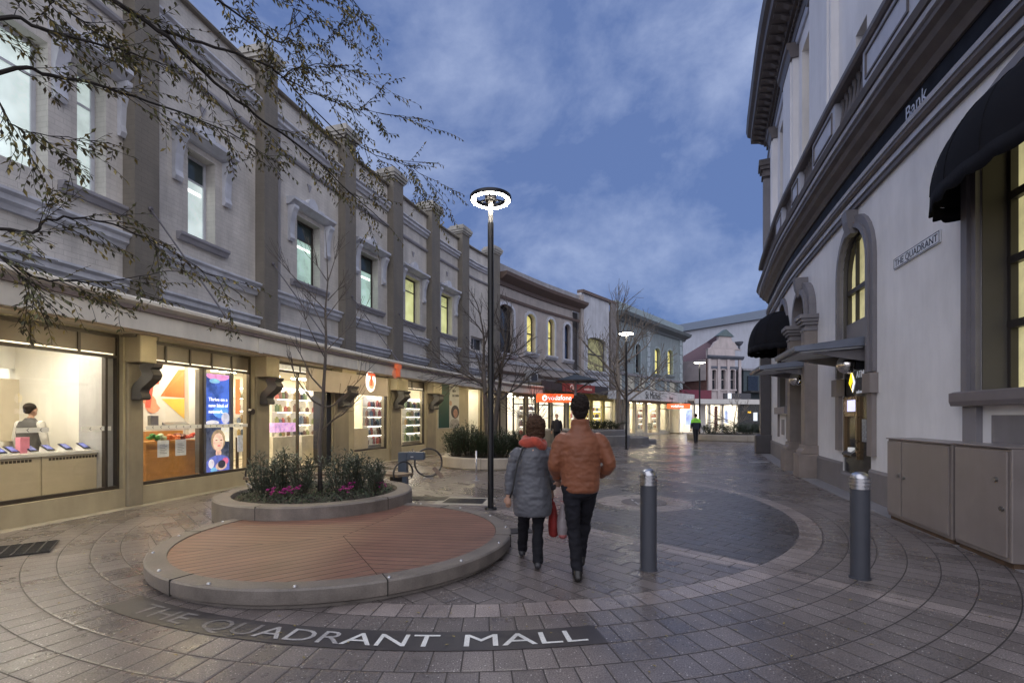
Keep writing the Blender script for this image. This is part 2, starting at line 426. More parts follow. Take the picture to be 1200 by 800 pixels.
# ------------------------------------------------------------- paving
RC=(-.51,9.33)
def paving_mat():
    m=bpy.data.materials.new('granite paving'); m.use_nodes=True; nt=m.node_tree; B=nt.nodes['Principled BSDF']
    g=nt.nodes.new('ShaderNodeNewGeometry'); sp=nt.nodes.new('ShaderNodeSeparateXYZ'); nt.links.new(g.outputs['Position'],sp.inputs[0])
    X=S(nt,sp.outputs[0]); Y=S(nt,sp.outputs[1])
    dx=X-RC[0]; dy=Y-RC[1]; r=(dx*dx+dy*dy).sqrt(); th=dx.atan2(dy*-1.0)   # 0 towards the camera
    PITCH=.275
    k=(r-5.2)/PITCH; ki=k.floor(); kf=k.frac()
    rm=(ki+.5)*PITCH+5.2; n=(rm*(2*PI/.205)).floor()
    t=th/(2*PI)*n+ki*.37; tf=t.frac(); ti=t.floor()
    jr=(kf*PITCH).min((kf*-1.0+1.0)*PITCH); jt=((tf).min(tf*-1.0+1.0))*.205
    # straight diagonal pavers inside the circle
    ang=math.atan2(-.74,.67); ca,sa=math.cos(ang),math.sin(ang)
    lx,ly=-.37,8.4
    u=(X-lx)*ca+(Y-ly)*sa; v=(X-lx)*-sa+(Y-ly)*ca
    row=v/.2; ri=row.floor(); rf=row.frac(); cu=u/.4+ri*.5; ci=cu.floor(); cfr=cu.frac()
    ju=(cfr.min(cfr*-1.0+1.0))*.4; jv=(rf.min(rf*-1.0+1.0))*.2
    inner=r.lt(5.2)
    far=Y.gt(14.6)          # plain straight bond further down the mall
    inn=inner.max(far)
    ja=jr.min(jt); jb=ju.min(jv)
    j=jb*inn+ja*(inn*-1.0+1.0)
    joint=j.lt(.005)
    soft=(j/.02).min(1.0)
    # per paver random
    def wn(a,b):
        c=nt.nodes.new('ShaderNodeCombineXYZ'); nt.links.new(a.k,c.inputs[0]); nt.links.new(b.k,c.inputs[1])
        w=nt.nodes.new('ShaderNodeTexWhiteNoise'); w.noise_dimensions='2D'; nt.links.new(c.outputs[0],w.inputs['Vector']); return S(nt,w.outputs['Value'])
    rnd=wn(ti,ki)*(inn*-1.0+1.0)+wn(ci,ri)*inn
    pos=g.outputs['Position']
    nbig=S(nt,noise(nt,pos,.55,4,.6).outputs[0]); nmid=S(nt,noise(nt,pos,14,3).outputs[0]); nfin=S(nt,noise(nt,pos,95,2,.7).outputs[0])
    # zones
    base=(.165,.142,.136); light=(.27,.228,.215); dark=(.085,.079,.084)
    ringL=r.gt(5.2)*r.lt(5.475)*(dx-(dy*.15)).gt(-.2)
    # dark sector between the spoke and the far side
    u_in=u.gt(0.0); vv=v.gt(.0)
    above=(Y-10.9)*-.22+(X-4.0)
    sector=inner*v.gt(.13)*u_in.max(X.gt(.2))*X.gt(.4)*(S(nt,(Y*.35+X).k)).gt(0.0)*((Y-8.4)-(X+.37)*.95).lt(0.0)
    spoke=(v.abs()).lt(.13)*u.gt(.2)*u.lt(7.0)
    sp2=((Y-16.0)+(X-3.0)*.62).abs().lt(.22)*Y.gt(8.0)
    # manhole surround
    mx=(X-2.47);my=(Y-9.05); mr=(mx*mx+my*my).sqrt(); mring=mr.gt(.42)*mr.lt(.86)
    lr2=r.gt(8.55)*r.lt(8.8)*X.gt(0.0)
    lightf=(ringL.max(spoke).max(sp2).max(mring)).min(1.0)
    c=mix(nt,sector,base,dark); c=mix(nt,lightf,c,light)
    c=mix(nt,1.0,c,ramp(nt,rnd.k,[(0,.80),(1,1.18)]).outputs[0],'MULTIPLY')
    c=mix(nt,1.0,c,ramp(nt,nbig.k,[(.3,.72),(.7,1.18)]).outputs[0],'MULTIPLY')
    c=mix(nt,1.0,c,ramp(nt,nfin.k,[(.34,.45),(.66,1.55)]).outputs[0],'MULTIPLY')
    # quartz chips and fallen specks
    vo=nt.nodes.new('ShaderNodeTexVoronoi'); vo.inputs['Scale'].default_value=42; nt.links.new(pos,vo.inputs['Vector'])
    vd=S(nt,vo.outputs['Distance']); sepc=nt.nodes.new('ShaderNodeSeparateColor'); nt.links.new(vo.outputs['Color'],sepc.inputs[0]); vr=S(nt,sepc.outputs[0]); vg=S(nt,sepc.outputs[1])
    chip=vd.lt(vg*.16+.06)*vr.gt(.5)
    c=mix(nt,chip*.85,c,(.66,.62,.58))
    v2=nt.nodes.new('ShaderNodeTexVoronoi'); v2.inputs['Scale'].default_value=4.5; nt.links.new(pos,v2.inputs['Vector'])
    sc2=nt.nodes.new('ShaderNodeSeparateColor'); nt.links.new(v2.outputs['Color'],sc2.inputs[0]); g1=S(nt,sc2.outputs[0]); g2=S(nt,sc2.outputs[1])
    gum=S(nt,v2.outputs['Distance']).lt(g1*.07+.02)*g2.gt(.55)
    c=mix(nt,gum*.45,c,(.03,.028,.026))
    st=noise(nt,pos,2.3,6,.7); c=mix(nt,1.0,c,ramp(nt,st.outputs[0],[(.33,.80),(.55,1.04)]).outputs[0],'MULTIPLY')
    c=mix(nt,joint,c,(.035,.029,.026))
    nt.links.new(c,B.inputs['Base Color'])
    wet=ramp(nt,nbig.k,[(.35,.14),(.65,.32)])
    rg=S(nt,wet.outputs[0])+nmid*.14+rnd*.08+joint*.3-(Y.min(30.0)/30.0)*.12
    nt.links.new(rg.k,B.inputs['Roughness']); B.inputs['Specular IOR Level'].default_value=.55
    b=nt.nodes.new('ShaderNodeBump'); b.inputs['Strength'].default_value=.45; b.inputs['Distance'].default_value=.005
    h=soft+nfin*.12+nmid*.12+rnd*.18; nt.links.new(h.k,b.inputs['Height']); nt.links.new(b.outputs[0],B.inputs['Normal'])
    return m
PAV=paving_mat()
mb=MB(); mb.add([(-400,-60,0),(400,-60,0),(400,700,0),(-400,700,0)],[(0,1,2,3)])
tag(obj('mall_paving',mb,PAV,origin=(0,0,0)),kind='structure')
LP=Path([(-8.75,-1.0),(-8.25,1.0),(-7.92,2.9),(-7.58,4.75),(-7.2,6.8),(-6.8,8.77),(-6.42,10.7),(-5.98,12.6),(-5.35,14.9),(-4.63,17.05),(-3.48,20.36),(-2.43,22.93),(-1.3,25.2),(1.6,29.5),(4.83,33.5),(8.2,37.6),(12.7,43.2),(18.1,49.6),(24,56)],'L')
RP=Path([(4.3,-1.2),(4.75,1.0),(5.2,3.0),(5.62,4.75),(6.12,6.7),(6.66,8.56),(7.2,10.3),(7.83,12.2),(8.95,15.4),(10.5,19.2),(11.35,21.2),(13.2,25.2)],'R')
stone_strip=M('pale granite strip',(.36,.33,.28),rough=.5,var=.2,bump=.2,bs=60,grain=.15)
mb=MB()
q0=LP.px(-500,0); q1=LP.px(578,0)
bbox(mb,LP,q0,q1,-.02,.22,-.05,.005); struct('pavement_edging',mb,stone_strip)
mb=MB(); RE=RP.px(903.2)
bbox(mb,RP,1.0,RE,-.02,.42,-.05,.006); struct('pavement_edging',mb,M('grey granite strip',(.25,.24,.25),rough=.5,var=.2,bump=.2,bs=60,grain=.15))
# lettering set in the paving
T=empty('paving_inscription',(-.9,3.6,0),'dark curved granite band with THE QUADRANT MALL in pale letters set in the paving','inscription')
def arcp(th,r,z): return Vector((RC[0]+r*math.sin(th),RC[1]-r*math.cos(th),z))
mb=MB(); a0,a1=math.radians(-29.2),math.radians(11.4); N=40
for i in range(N):
    t0=a0+(a1-a0)*i/N;t1=a0+(a1-a0)*(i+1)/N
    mb.add([arcp(t0,5.735,.004),arcp(t1,5.735,.004),arcp(t1,6.03,.004),arcp(t0,6.03,.004)],[(0,1,2,3)])
obj('band',mb,M('dark granite',(.048,.043,.045),rough=.42,var=.25,grain=.35,bs=90),T)
LM=M('pale inlay letters',(.62,.62,.60),rough=.5,var=.2,grain=.2,bs=60); WM=M('worn inlay letters',(.16,.15,.15),rough=.5,var=.4,vs=9,grain=.3,bs=60); WM2=M('part worn inlay letters',(.34,.33,.33),rough=.5,var=.3,vs=9,grain=.3,bs=60)
for word,ta,tb in (('THE',-26.2,-20.2),('QUADRANT',-18.6,-.1),('MALL',1.4,10.2)):
    # letters one by one so each is a piece; widths scaled to fill the arc
    tmp=MB(); w=text(tmp,word,.262,lambda u,v,x:Vector((u,v,x)),ext=.0)
    span=math.radians(tb-ta)*5.96; kx=span/w
    x=0
    for i,chh in enumerate(word):
        wa=text(MB(),word[:i+1],.262,lambda u,v,x:Vector((u,v,x)),ext=.0)
        t2=MB(); wc=text(t2,chh,.262,lambda u,v,x:Vector((u,v,x)),ext=.0)
        off=(wa-wc)
        lm=MB(); text(lm,chh,.262,lambda u,v,x:arcp(math.radians(ta)+((off+u)*kx)/5.96,5.975-v,.0075),ext=.0)
        obj('letter',lm,WM if word=='THE' or (word=='QUADRANT' and i<2) else (WM2 if word=='QUADRANT' and i<5 else LM),T,merge=False)
# ------------------------------------------------------------- materials for buildings
brickw=M('white painted brick',(.66,.62,.57),rough=.7,var=.10,vs=1.2,bump=.3,bs=60,coord='UV',brick=(.24,.086,.84),stain=.20)
taupe=M('taupe painted render',(.215,.19,.155),rough=.65,var=.12,vs=1.5,bump=.25,bs=35,coord='UV',brick=(.24,.086,.85),stain=.15)
cream=M('cream painted render',(.40,.35,.25),rough=.6,var=.1,vs=2,bump=.12,bs=25,coord='UV',stain=.12)
trimw=M('pale grey trim paint',(.62,.63,.68),rough=.55,var=.12,vs=3,bump=.1,stain=.22)
trimd=M('darker grey trim paint',(.30,.29,.31),rough=.6,var=.15,vs=3)  # the darker of the two grey trim paints
framed=M('dark bronze frame',(.055,.045,.038),rough=.4,var=.2,metal=.2)
transom=M('brown obscure transom',(.17,.14,.11),rough=.35,var=.15)
fascia=M('off white fascia paint',(.80,.74,.62),rough=.45,var=.08,vs=2,stain=.15)
fascd=M('brown gutter paint',(.20,.15,.13),rough=.5,var=.15)
roofm=M('zinc awning roof',(.28,.27,.28),rough=.45,metal=.5,var=.2)
soffit=M('awning soffit boards',(.55,.50,.40),rough=.6,var=.08)
steel=M('galvanised steel',(.12,.11,.12),rough=.5,metal=.3,var=.15)
GL=glass('shop glass'); 
shopw=M('shop white wall',(.80,.78,.72),rough=.6,var=.04)
shopf=M('shop floor tile',(.42,.36,.28),rough=.3,var=.12)
shopc=M('shop ceiling',(.82,.80,.75),rough=.7,var=.03)
panel=M('ceiling light panel',(1,.86,.58),emis=38,var=0)
panelc=M('cool ceiling light panel',(1,.93,.78),emis=34,var=0)
strip=M('awning strip light',(1,.84,.52),emis=50,var=0)
def room(T,path,s0,s1,dep,z0,z1,wallm=shopw,lightm=None,floorm=shopf,d0=-.32,nl=3):
    mb=MB(); bbox(mb,path,s0-.1,s1+.1,-dep-.12,-dep,z0,z1+.1); bbox(mb,path,s0-.22,s0-.1,-dep,d0,z0,z1+.1); bbox(mb,path,s1+.1,s1+.22,-dep,d0,z0,z1+.1)
    obj('interior_wall',mb,wallm,T)
    mb=MB(); bbox(mb,path,s0-.1,s1+.1,-dep,d0,z0-.12,z0); obj('interior_floor',mb,floorm,T)
    mb=MB(); bbox(mb,path,s0-.1,s1+.1,-dep,d0,z1,z1+.1); obj('interior_ceiling',mb,shopc,T)
    L=s1-s0; nl=max(1,int(round(L/1.6)))
    for i in range(nl):
        c=s0+L*(i+.5)/nl
        for dd in ((-.9,) if dep<2.2 else (-1.0,-dep+1.0)):
            mb=MB(); bbox(mb,path,c-.35,c+.35,dd-.15,dd+.15,z1-.03,z1-.005); obj('ceiling_light',mb,lightm or panel,T)
# ------------------------------------------------------------- the long white-brick building
B1=empty('shop_building',LP.P(LP.px(200),0,0),'long white painted brick building with taupe pilasters and a pale street awning','building')
S0=LP.px(-900,0); S1=LP.px(583.5,0)
pxs=[165,312,406.5,463,507.5,543,580]
PW=[1.0,.95,.85,.8,.8,.8,.7]
pil=[LP.px(x,.12) for x in pxs]; PW=[LP.px(x1,.25)-LP.px(x0,.25) for x0,x1 in ((156,185),(311,326.5),(404,416.5),(460,471.5),(505.5,515),(542,550),(578,585))]
step0=pil[1]-pil[0]; pil=[pil[0]-step0]+pil; PW=[PW[0]]+PW
# upper window openings
wins=[]
def zz(x,y,d=0): return LP.z(LP.px(x,d),y,d)
for a,b in ((220,252),(348,375),(423,443),(475,492),(517,530)):
    wins.append((LP.px(a,0),LP.px(b,0),5.28,7.08))
wins.append((LP.px(552,0),LP.px(568,0),4.95,5.6))
wA=(LP.px(90,0),LP.px(124,0),5.28,7.3); wA0=(LP.px(-60,0),LP.px(56,0),5.28,7.3)
allw=wins+[wA,wA0]
# shop openings
shops={'A':(LP.px(-700,0),LP.px(144,0),.33),'B':(LP.px(167.5,0),LP.px(297,0),.33),'C':(LP.px(315,0),LP.px(389,0),.12),'D':(LP.px(415,0),LP.px(455,0),.45),'E':(LP.px(470.5,0),LP.px(499,0),.45),
 'G':(LP.px(549,0),LP.px(566,0),.10),'H':(LP.px(571.5,0),S1-.1,.35)}
mb=MB(); wall(mb,LP,S0,S1,3.2,9.9,[w+(0,) for w in allw]); obj('upper_wall',mb,brickw,B1)
mb=MB(); wall(mb,LP,S0,S1,0,3.2,[(a,b,z,3.04) for a,b,z in shops.values()],th=.3); obj('lower_wall',mb,cream,B1)
# back volume so that the roof line is solid from elsewhere
mb=MB(); sweep(mb,LP,S0,S1,[(-.36,3.3),(-.36,9.4),(-8,9.9),(-8,3.3)]); obj('roof',mb,roofm,B1)
def band(name,z0,prof,mat,a=S0,b=S1,T=B1,path=LP):
    mb=MB(); sweep(mb,path,a,b,[(d,z0+z) for d,z in prof]); return obj(name,mb,mat,T)
mould=[(-.02,0),(.06,0),(.09,.07),(.15,.11),(.15,.19),(.21,.23),(.21,.27),(-.02,.30)]
small=[(-.02,0),(.05,0),(.08,.05),(.08,.10),(-.02,.12)]
gaps=[(p+w/2+.002,q-v/2-.002) for (p,w),(q,v) in zip(zip(pil,PW),list(zip(pil,PW))[1:])]
gaps=[(S0,pil[0]-PW[0]/2-.002)]+gaps
for a,b in gaps:
    band('string_course',4.52,mould,trimw,a,b); band('string_course',3.72,mould,trimw,a,b)
    band('parapet_cornice',8.98,mould,trimw,a,b); band('frieze_moulding',8.42,small,trimd,a,b)
    band('coping',9.9,[(-.36,0),(.10,0),(.12,.04),(.08,.09),(-.36,.09)],taupe,a,b)
    n=int((b-a)/.45)
    mb=MB()
    for i in range(n):
        q=a+(b-a)*(i+.5)/n
        bbox(mb,LP,q-.14,q+.14,-.01,.012,3.42,3.6)
    obj('vent',mb,M('black vent',(.03,.03,.035),rough=.8),B1)  # vent boxes are plain black
for p,w in zip(pil,PW):
    mb=MB(); bbox(mb,LP,p-w/2,p+w/2,-.05,.26,3.0,10.2,st=.4); P_=obj('pilaster',mb,taupe,B1)
    mb=MB(); 
    for e,z0,z1 in ((.04,10.16,10.24),(.09,10.24,10.34),(.12,10.34,10.46),(.05,10.46,10.56)):
        bbox(mb,LP,p-w/2-e,p+w/2+e,-.36-e,.26+e,z0,z1)
    bbox(mb,LP,p-w/2,p+w/2,-.36,-.04,9.85,10.17)
    obj('capital',mb,M('pale pilaster cap',(.42,.40,.36),rough=.7,var=.2,stain=.3),P_)
glow=[M('lit office blind',(.55,.80,.66),emis=.36,var=.45,vs=1.3,ecol=(.52,.72,.62),rough=.3),M('lit yellow office blind',(.80,.80,.35),emis=.42,var=.5,vs=1.5,ecol=(.75,.78,.35),rough=.3),M('lit pale office glass',(.75,.80,.80),emis=.45,var=.45,vs=1.0,ecol=(.70,.85,.78),rough=.2)]
dkwin=M('dark upstairs glass',(.02,.025,.035),rough=.08,var=.2,spec=.8)
creamrev=M('cream window reveal',(.62,.58,.42),rough=.6,var=.08)
for i,(a,b,z0,z1) in enumerate(allw):
    wf=MB(); t=.06
    for (x0,x1,y0,y1) in ((a,a+t,z0,z1),(b-t,b,z0,z1),(a+t,b-t,z0,z0+t),(a+t,b-t,z1-t,z1)):
        bbox(wf,LP,x0,x1,-.30,-.24,y0,y1,st=5)
    if i!=5: bbox(wf,LP,a+t,b-t,-.29,-.25,z1-.52,z1-.48,st=5)
    else: bbox(wf,LP,(a+b)/2-.03,(a+b)/2+.03,-.29,-.25,z0,z1,st=5)
    fo=obj('window',wf,trimw if i in (0,5,6,7) else framed,B1)
    mb=MB(); bbox(mb,LP,a+t,b-t,-.28,-.27,z0+t,z1-t,st=5); obj('pane',mb,dkwin if i==5 else (glow[2] if i==0 or i>5 else glow[1] if i in(3,4) else glow[0]),fo)
    if i==5: continue
    if i in (0,1,2): mb=MB(); bbox(mb,LP,a+t,b-t,-.269,-.263,z1-.48,z1-t,st=5); obj('blind_top',mb,M('dark upper sash glass',(.05,.07,.07),rough=.12,var=.3),fo)
    if i not in (3,4,5,6,7):  # tube light seen behind the blind
        mb=MB(); bbox(mb,LP,a+t+.02,b-t-.05,-.268,-.262,z1-.75,z1-.69,st=5); obj('tube_light',mb,M('tube light',(1,1,.95),emis=1.6,var=0),fo)
    mb=MB(); bbox(mb,LP,b-.005,b+.0,-.24,-.003,z0,z1,st=5)
    if i!=7:
        mb=MB(); sweep(mb,LP,a-.28,b+.28,[(-.02,z0-.16),(.07,z0-.16),(.10,z0-.09),(.14,z0-.06),(.14,z0-.01),(-.02,z0)]); obj('sill',mb,trimd,fo)
        c=(a+b)/2; hw=(b-a)/2+.30
        mb=MB(); sweep(mb,LP,c-hw-.12,c+hw+.12,[(-.02,z1+.12),(.10,z1+.14),(.22,z1+.22),(.26,z1+.24),(.26,z1+.31),(-.02,z1+.33)])
        # little segmental crest
        N=10; vs=[];
        A=[(c-.22*math.cos(PI*k/N),z1+.33+.28*math.sin(PI*k/N)) for k in range(N+1)]
        vs=[LP.P(u,.15,w) for u,w in A]+[LP.P(u,-.02,w) for u,w in A]; n=len(A)
        mb.add(vs,[tuple(range(n)),tuple(range(2*n-1,n-1,-1))]+[(k,k+1,n+k+1,n+k) for k in range(n-1)]+[(0,n,2*n-1,n-1)])
        for sgn in (-1,1): bbox(mb,LP,c+sgn*(.35)-.13,c+sgn*.35+.13,-.02,.16,z1+.33,z1+.40,st=2)
        obj('hood_mould',mb,trimw,fo)
        for sgn in (-1,1):
            e=c+sgn*(hw-.02)
            mb=MB(); sweep(mb,LP,e-.09,e+.09,[(-.02,z1-.80),(.06,z1-.82),(.10,z1-.74),(.07,z1-.62),(.09,z1-.30),(.16,z1-.05),(.22,z1+.05),(.22,z1+.12),(-.02,z1+.12)],st=2)
            obj('console',mb,trimw,fo)
        mb=MB(); R=math.radians(45); q=c; 
        vs=[LP.P(q+u*.09,d,z1+.92+v*.1) for d in (-.01,.03) for u,v in ((-1,1),(1,1),(0,-1))]
        mb.add(vs,[(0,1,2),(5,4,3),(0,1,4,3),(1,2,5,4),(2,0,3,5)]); obj('wall_ornament',mb,trimd,B1)
# awning over the footpath
AW0=LP.px(-620,2.0); AW0=S0+.3; AW1=LP.px(636,2.0)-.02
AW1=min(AW1,LP.len-1)
mb=MB(); sweep(mb,LP,AW0,AW1,[(0.0,3.42),(1.98,3.24),(1.98,3.16),(0.0,3.12)]); aw=obj('awning',mb,roofm,B1)
mb=MB(); sweep(mb,LP,AW0,AW1,[(.0,3.055),(1.9,3.055),(1.9,3.118),(.0,3.118)]); obj('soffit',mb,soffit,aw)
mb=MB(); sweep(mb,LP,AW0,AW1,[(1.98,2.80),(2.02,2.80),(2.02,3.06),(1.98,3.06)]); obj('fascia',mb,fascia,aw)
mb=MB(); sweep(mb,LP,AW0,AW1,[(1.98,3.062),(2.06,3.062),(2.06,3.115),(1.98,3.115)]); obj('fascia_groove',mb,fascd,aw)
mb=MB(); sweep(mb,LP,AW0,AW1,[(1.96,3.117),(2.03,3.117),(2.10,3.17),(2.10,3.21),(2.03,3.25),(1.96,3.25)]); obj('gutter',mb,fascia,aw)
mb=MB(); bbox(mb,LP,AW0,AW1,1.90,1.978,2.77,2.795); obj('fascia_edge',mb,M('warm edge timber',(.55,.42,.25),rough=.5),aw)
q=AW0+1.3
mb=MB()
for x in (306,422,496,558,592):
    q=LP.px(x,2.05); mb=MB(); bbox(mb,LP,q-.05,q+.05,2.022,2.045,2.78,3.05,st=1); obj('fascia_joint',mb,fascia,aw)
for p in pil:
    mb=MB(); a=LP.P(p+.05,.27,5.35); b=LP.P(p+.05,1.93,3.24); mb.tube([a,b],.014,6); mb.tube([b+(a-b).normalized()*.28,b],.022,6); 
    mb.ell(a,(.045,.045,.045),8,6); obj('tie_rod',mb,steel,aw)
i=0
sq=AW0+.5
while sq+1.6<AW1:
    mb=MB(); bbox(mb,LP,sq,sq+1.1,1.45,1.53,3.035,3.052); obj('strip_light',mb,strip,aw); sq+=2.2
# consoles under the awning
cons=[(-.0,1.92),(.34,1.92),(.36,2.0),(.30,2.05),(.33,2.14),(.42,2.24),(.50,2.32),(.47,2.38),(.52,2.46),(.52,2.54),(-.0,2.54)]
cons=[(.05,1.90),(.26,1.90),(.29,1.93),(.28,1.99),(.25,2.03),(.27,2.09),(.38,2.17),(.50,2.26),(.54,2.34),(.50,2.41),(.47,2.44),(.53,2.47),(.55,2.54),(.24,2.54),(.22,2.46),(.26,2.40),(.27,2.34),(.20,2.26),(.10,2.18),(.05,2.08)]
condark=M('dark grey console paint',(.045,.043,.047),rough=.45,var=.15)
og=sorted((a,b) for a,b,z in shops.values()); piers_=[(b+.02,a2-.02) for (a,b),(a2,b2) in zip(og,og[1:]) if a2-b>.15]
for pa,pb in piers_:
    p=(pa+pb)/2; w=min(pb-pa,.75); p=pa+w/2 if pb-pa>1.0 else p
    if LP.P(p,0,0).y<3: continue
    mb=MB(); sweep(mb,LP,p-w*.27,p+w*.27,cons,st=2); obj('awning_bracket',mb,condark,B1,bevel=.01)
    mb=MB(); bbox(mb,LP,p-w/2+.01,p+w/2-.01,-.02,.34,2.56,3.05,st=2); obj('pier_block',mb,cream,B1,bevel=.02)
    mb=MB(); bbox(mb,LP,p-w/2+.02,p+w/2-.02,-.02,.06,.0,2.555,st=2); obj('pier_base',mb,M('taupe pier with painted shade',(.26,.225,.17),rough=.6,var=.12,coord='UV',stain=.15),B1,bevel=.02)  # shade below the bracket is put into this darker pier colour
q=LP.px(501,-.2); mb=MB(); c_=LP.P(q,-.3,9.95); mb.tube([c_,c_+Vector((0,0,.35))],.05,8); mb.ell(c_+Vector((0,0,.5)),(.2,.2,.2),12,8); obj('roof_vent',mb,framed,B1,smooth='auto')
for x in (325.6,470.6):   # rain water pipes beside two pilasters
    q=LP.px(x,.06)+.02; mb=MB(); mb.tube([LP.P(q,.07,z) for z in (3.3,6,9.0)],.045,8); obj('downpipe',mb,trimd,B1,smooth='auto')
# shop fronts
def shopfront(key,mull,tr=True,trz=2.62,sill=True,trm=transom,ntr=4):
    a,b,z0=shops[key]; t=.045
    mb=MB()
    for x0,x1,y0,y1 in [(a,a+t,z0,3.04),(b-t,b,z0,3.04),(a+t,b-t,z0,z0+.06),(a+t,b-t,2.98,3.04)]+([(a+t,b-t,trz,trz+.05)] if tr else [])+[(m-.02,m+.02,z0+.06,trz if tr else 2.98) for m in mull]:
        bbox(mb,LP,x0,x1,-.16,-.08,y0,y1)
    fo=obj('shop_front',mb,framed,B1)
    mb=MB(); bbox(mb,LP,a+t,b-t,-.125,-.115,z0+.06,(trz if tr else 2.98)); obj('glazing',mb,GL,fo)
    if tr:
        mb=MB(); bbox(mb,LP,a+t,b-t,-.13,-.11,trz+.05,2.98); obj('transom_panel',mb,trm,fo)
        for k in range(1,ntr): mb=MB(); bbox(mb,LP,a+(b-a)*k/ntr-.02,a+(b-a)*k/ntr+.02,-.108,-.085,trz+.05,2.98,st=3); obj('transom_bar',mb,framed,fo)
        mb=MB(); bbox(mb,LP,a+t+.05,b-t-.05,-.108,-.098,trz+.055,trz+.075); obj('transom_glow',mb,M('light leaking under transom',(1,.9,.7),emis=1.2,var=.4,vs=9),fo)
    return fo
def decal(fo,a,b,z,d=-.105):
    mb=MB(); bbox(mb,LP,a,b,d,d+.004,z,z+.075); de=obj('glass_decal',mb,M('frosted white decal',(.85,.85,.82),rough=.6,var=.03),fo)
    mb=MB(); q=a+.12
    while q<b-.1:
        for sg in (1,-1):
            vs=[LP.P(q+u,d+.006,z+.0375+sg*v) for u,v in ((0,0),(.014,0),(.04,.026),(.026,.026))]; mb.add(vs,[(0,1,2,3)])
        q+=.17
    obj('chevron',mb,M('grey decal ink',(.12,.12,.13),rough=.6),fo)
# -- A : phone shop window with white counters
a,b,z0=shops['A']; a0=LP.px(-60,0)
post=LP.px(130,0)
fo=shopfront('A',[LP.px(130.5,0)-.02],ntr=int((b-a)/ (LP.px(88,0)-LP.px(32,0))))
decal(fo,LP.px(19,-.1),LP.px(57,-.1),1.36); decal(fo,LP.px(95,-.1),LP.px(130,-.1),1.36)
room(B1,LP,a,b,4.2,.2,3.02,lightm=panelc)
for k in range(4):
    c=LP.px(118,0)-.9*k; mb=MB(); bbox(mb,LP,c-.35,c+.35,-.30,-.20,3.0,3.015); obj('added_window_fill',mb,panel,B1)  # extra glowing panels added to brighten the counter fronts
mb=MB(); bbox(mb,LP,post+.04,b,-.75,-.16,.2,3.0); obj('column_casing',mb,M('silver column casing',(.42,.42,.43),rough=.4,var=.1,stain=.2),B1)
mb=MB(); bbox(mb,LP,LP.px(45,-2.6),b+.1,-2.75,-2.6,.2,2.95); bbox(mb,LP,LP.px(33,-2.6),LP.px(44.8,-2.6),-2.7,-2.5,.2,3.0); bbox(mb,LP,LP.px(-60,-2.6),LP.px(32.8,-2.6),-2.7,-2.6,2.5,3.0); obj('partition',mb,M('shop partition paint',(.74,.73,.68),rough=.6,var=.03),B1)
mb=MB(); bbox(mb,LP,a,LP.px(24,-2.6),-2.9,-2.5,1.15,1.55+.75); obj('bulkhead',mb,M('beige joinery',(.55,.49,.38),rough=.5,var=.05),B1)
bei=M('cream cabinet laminate',(.70,.60,.42),rough=.35,var=.05)
cb=LP.px(129,-.3); cw=1.02; k=0
q=cb
while q>LP.px(-300,-.3):
    T=empty('counter_cabinet',LP.P(q-cw/2,-.6,.2),['cream counter cabinet with a slotted top vent, nearest the grey window column','cream counter cabinet under the tilted phones, second from the grey window column','cream counter cabinet at the left edge of the photo below the shop assistant','cream counter cabinet beyond the left edge of the photo'][min(k,3)],'cabinet','cream counter cabinets')
    mb=MB(); bbox(mb,LP,q-cw+.008,q-.008,-.9,-.36,.22,.97); obj('cabinet_door',mb,bei,T,bevel=.006)
    mb=MB(); bbox(mb,LP,q-cw,q,-.92,-.32,.975,1.03); obj('worktop',mb,M('white worktop',(.82,.80,.76),rough=.25,var=.03),T)
    mb=MB(); 
    for j in range(16): bbox(mb,LP,q-cw+.1+j*.05,q-cw+.135+j*.05,-.359,-.354,.90,.94,st=2)
    obj('vent_slot',mb,M('vent slot shadow',(.08,.06,.04),rough=.8),T)
    q-=cw; k+=1
    if k>2: break
ptl=['phone on a tilted stand, nearest the grey window column','phone on a tilted stand, second from the grey window column','phone with a blue screen tilted in the middle of the white counter','phone on a tilted stand to the right of the pink box','phone on a tilted stand just behind the pink box','phone on a tilted stand below the shop assistant','phone on a tilted stand at the left edge of the photo']
for k,x in enumerate((121,101,80,59,39,17,2)):
    q=LP.px(x,-.45)
    T=empty('display_phone',LP.P(q,-.5,1.032),'dark '+ptl[k],'phone','phones displayed on the white counter')
    mb=MB(); sweep(mb,LP,q-.05,q+.05,[(-.62,1.032),(-.42,1.032),(-.44,1.05),(-.60,1.12)],st=1); obj('stand',mb,M('white phone stand',(.8,.8,.8),rough=.4),T)
    mb=MB(); sweep(mb,LP,q-.055,q+.055,[(-.435,1.052),(-.425,1.062),(-.60,1.15),(-.61,1.14)],st=1); obj('phone_body',mb,M('phone glass',(.02,.02,.03),rough=.15),T)
    mb=MB(); sweep(mb,LP,q-.042,q+.042,[(-.445,1.0755),(-.58,1.1432),(-.58,1.1452),(-.445,1.0775)],st=1); obj('screen',mb,M('phone screen',(.10,.12,.35) if k!=0 else (.10,.12,.35),rough=.15,emis=.35,var=.5,vs=14),T)
mb=MB(); q=LP.px(29,-.5); bbox(mb,LP,q-.06,q+.06,-.6,-.5,1.032,1.28); tag(obj('gift_box',mb,M('pink box',(.8,.30,.42),rough=.4)),'small pink box standing among the phones on the white counter','box')
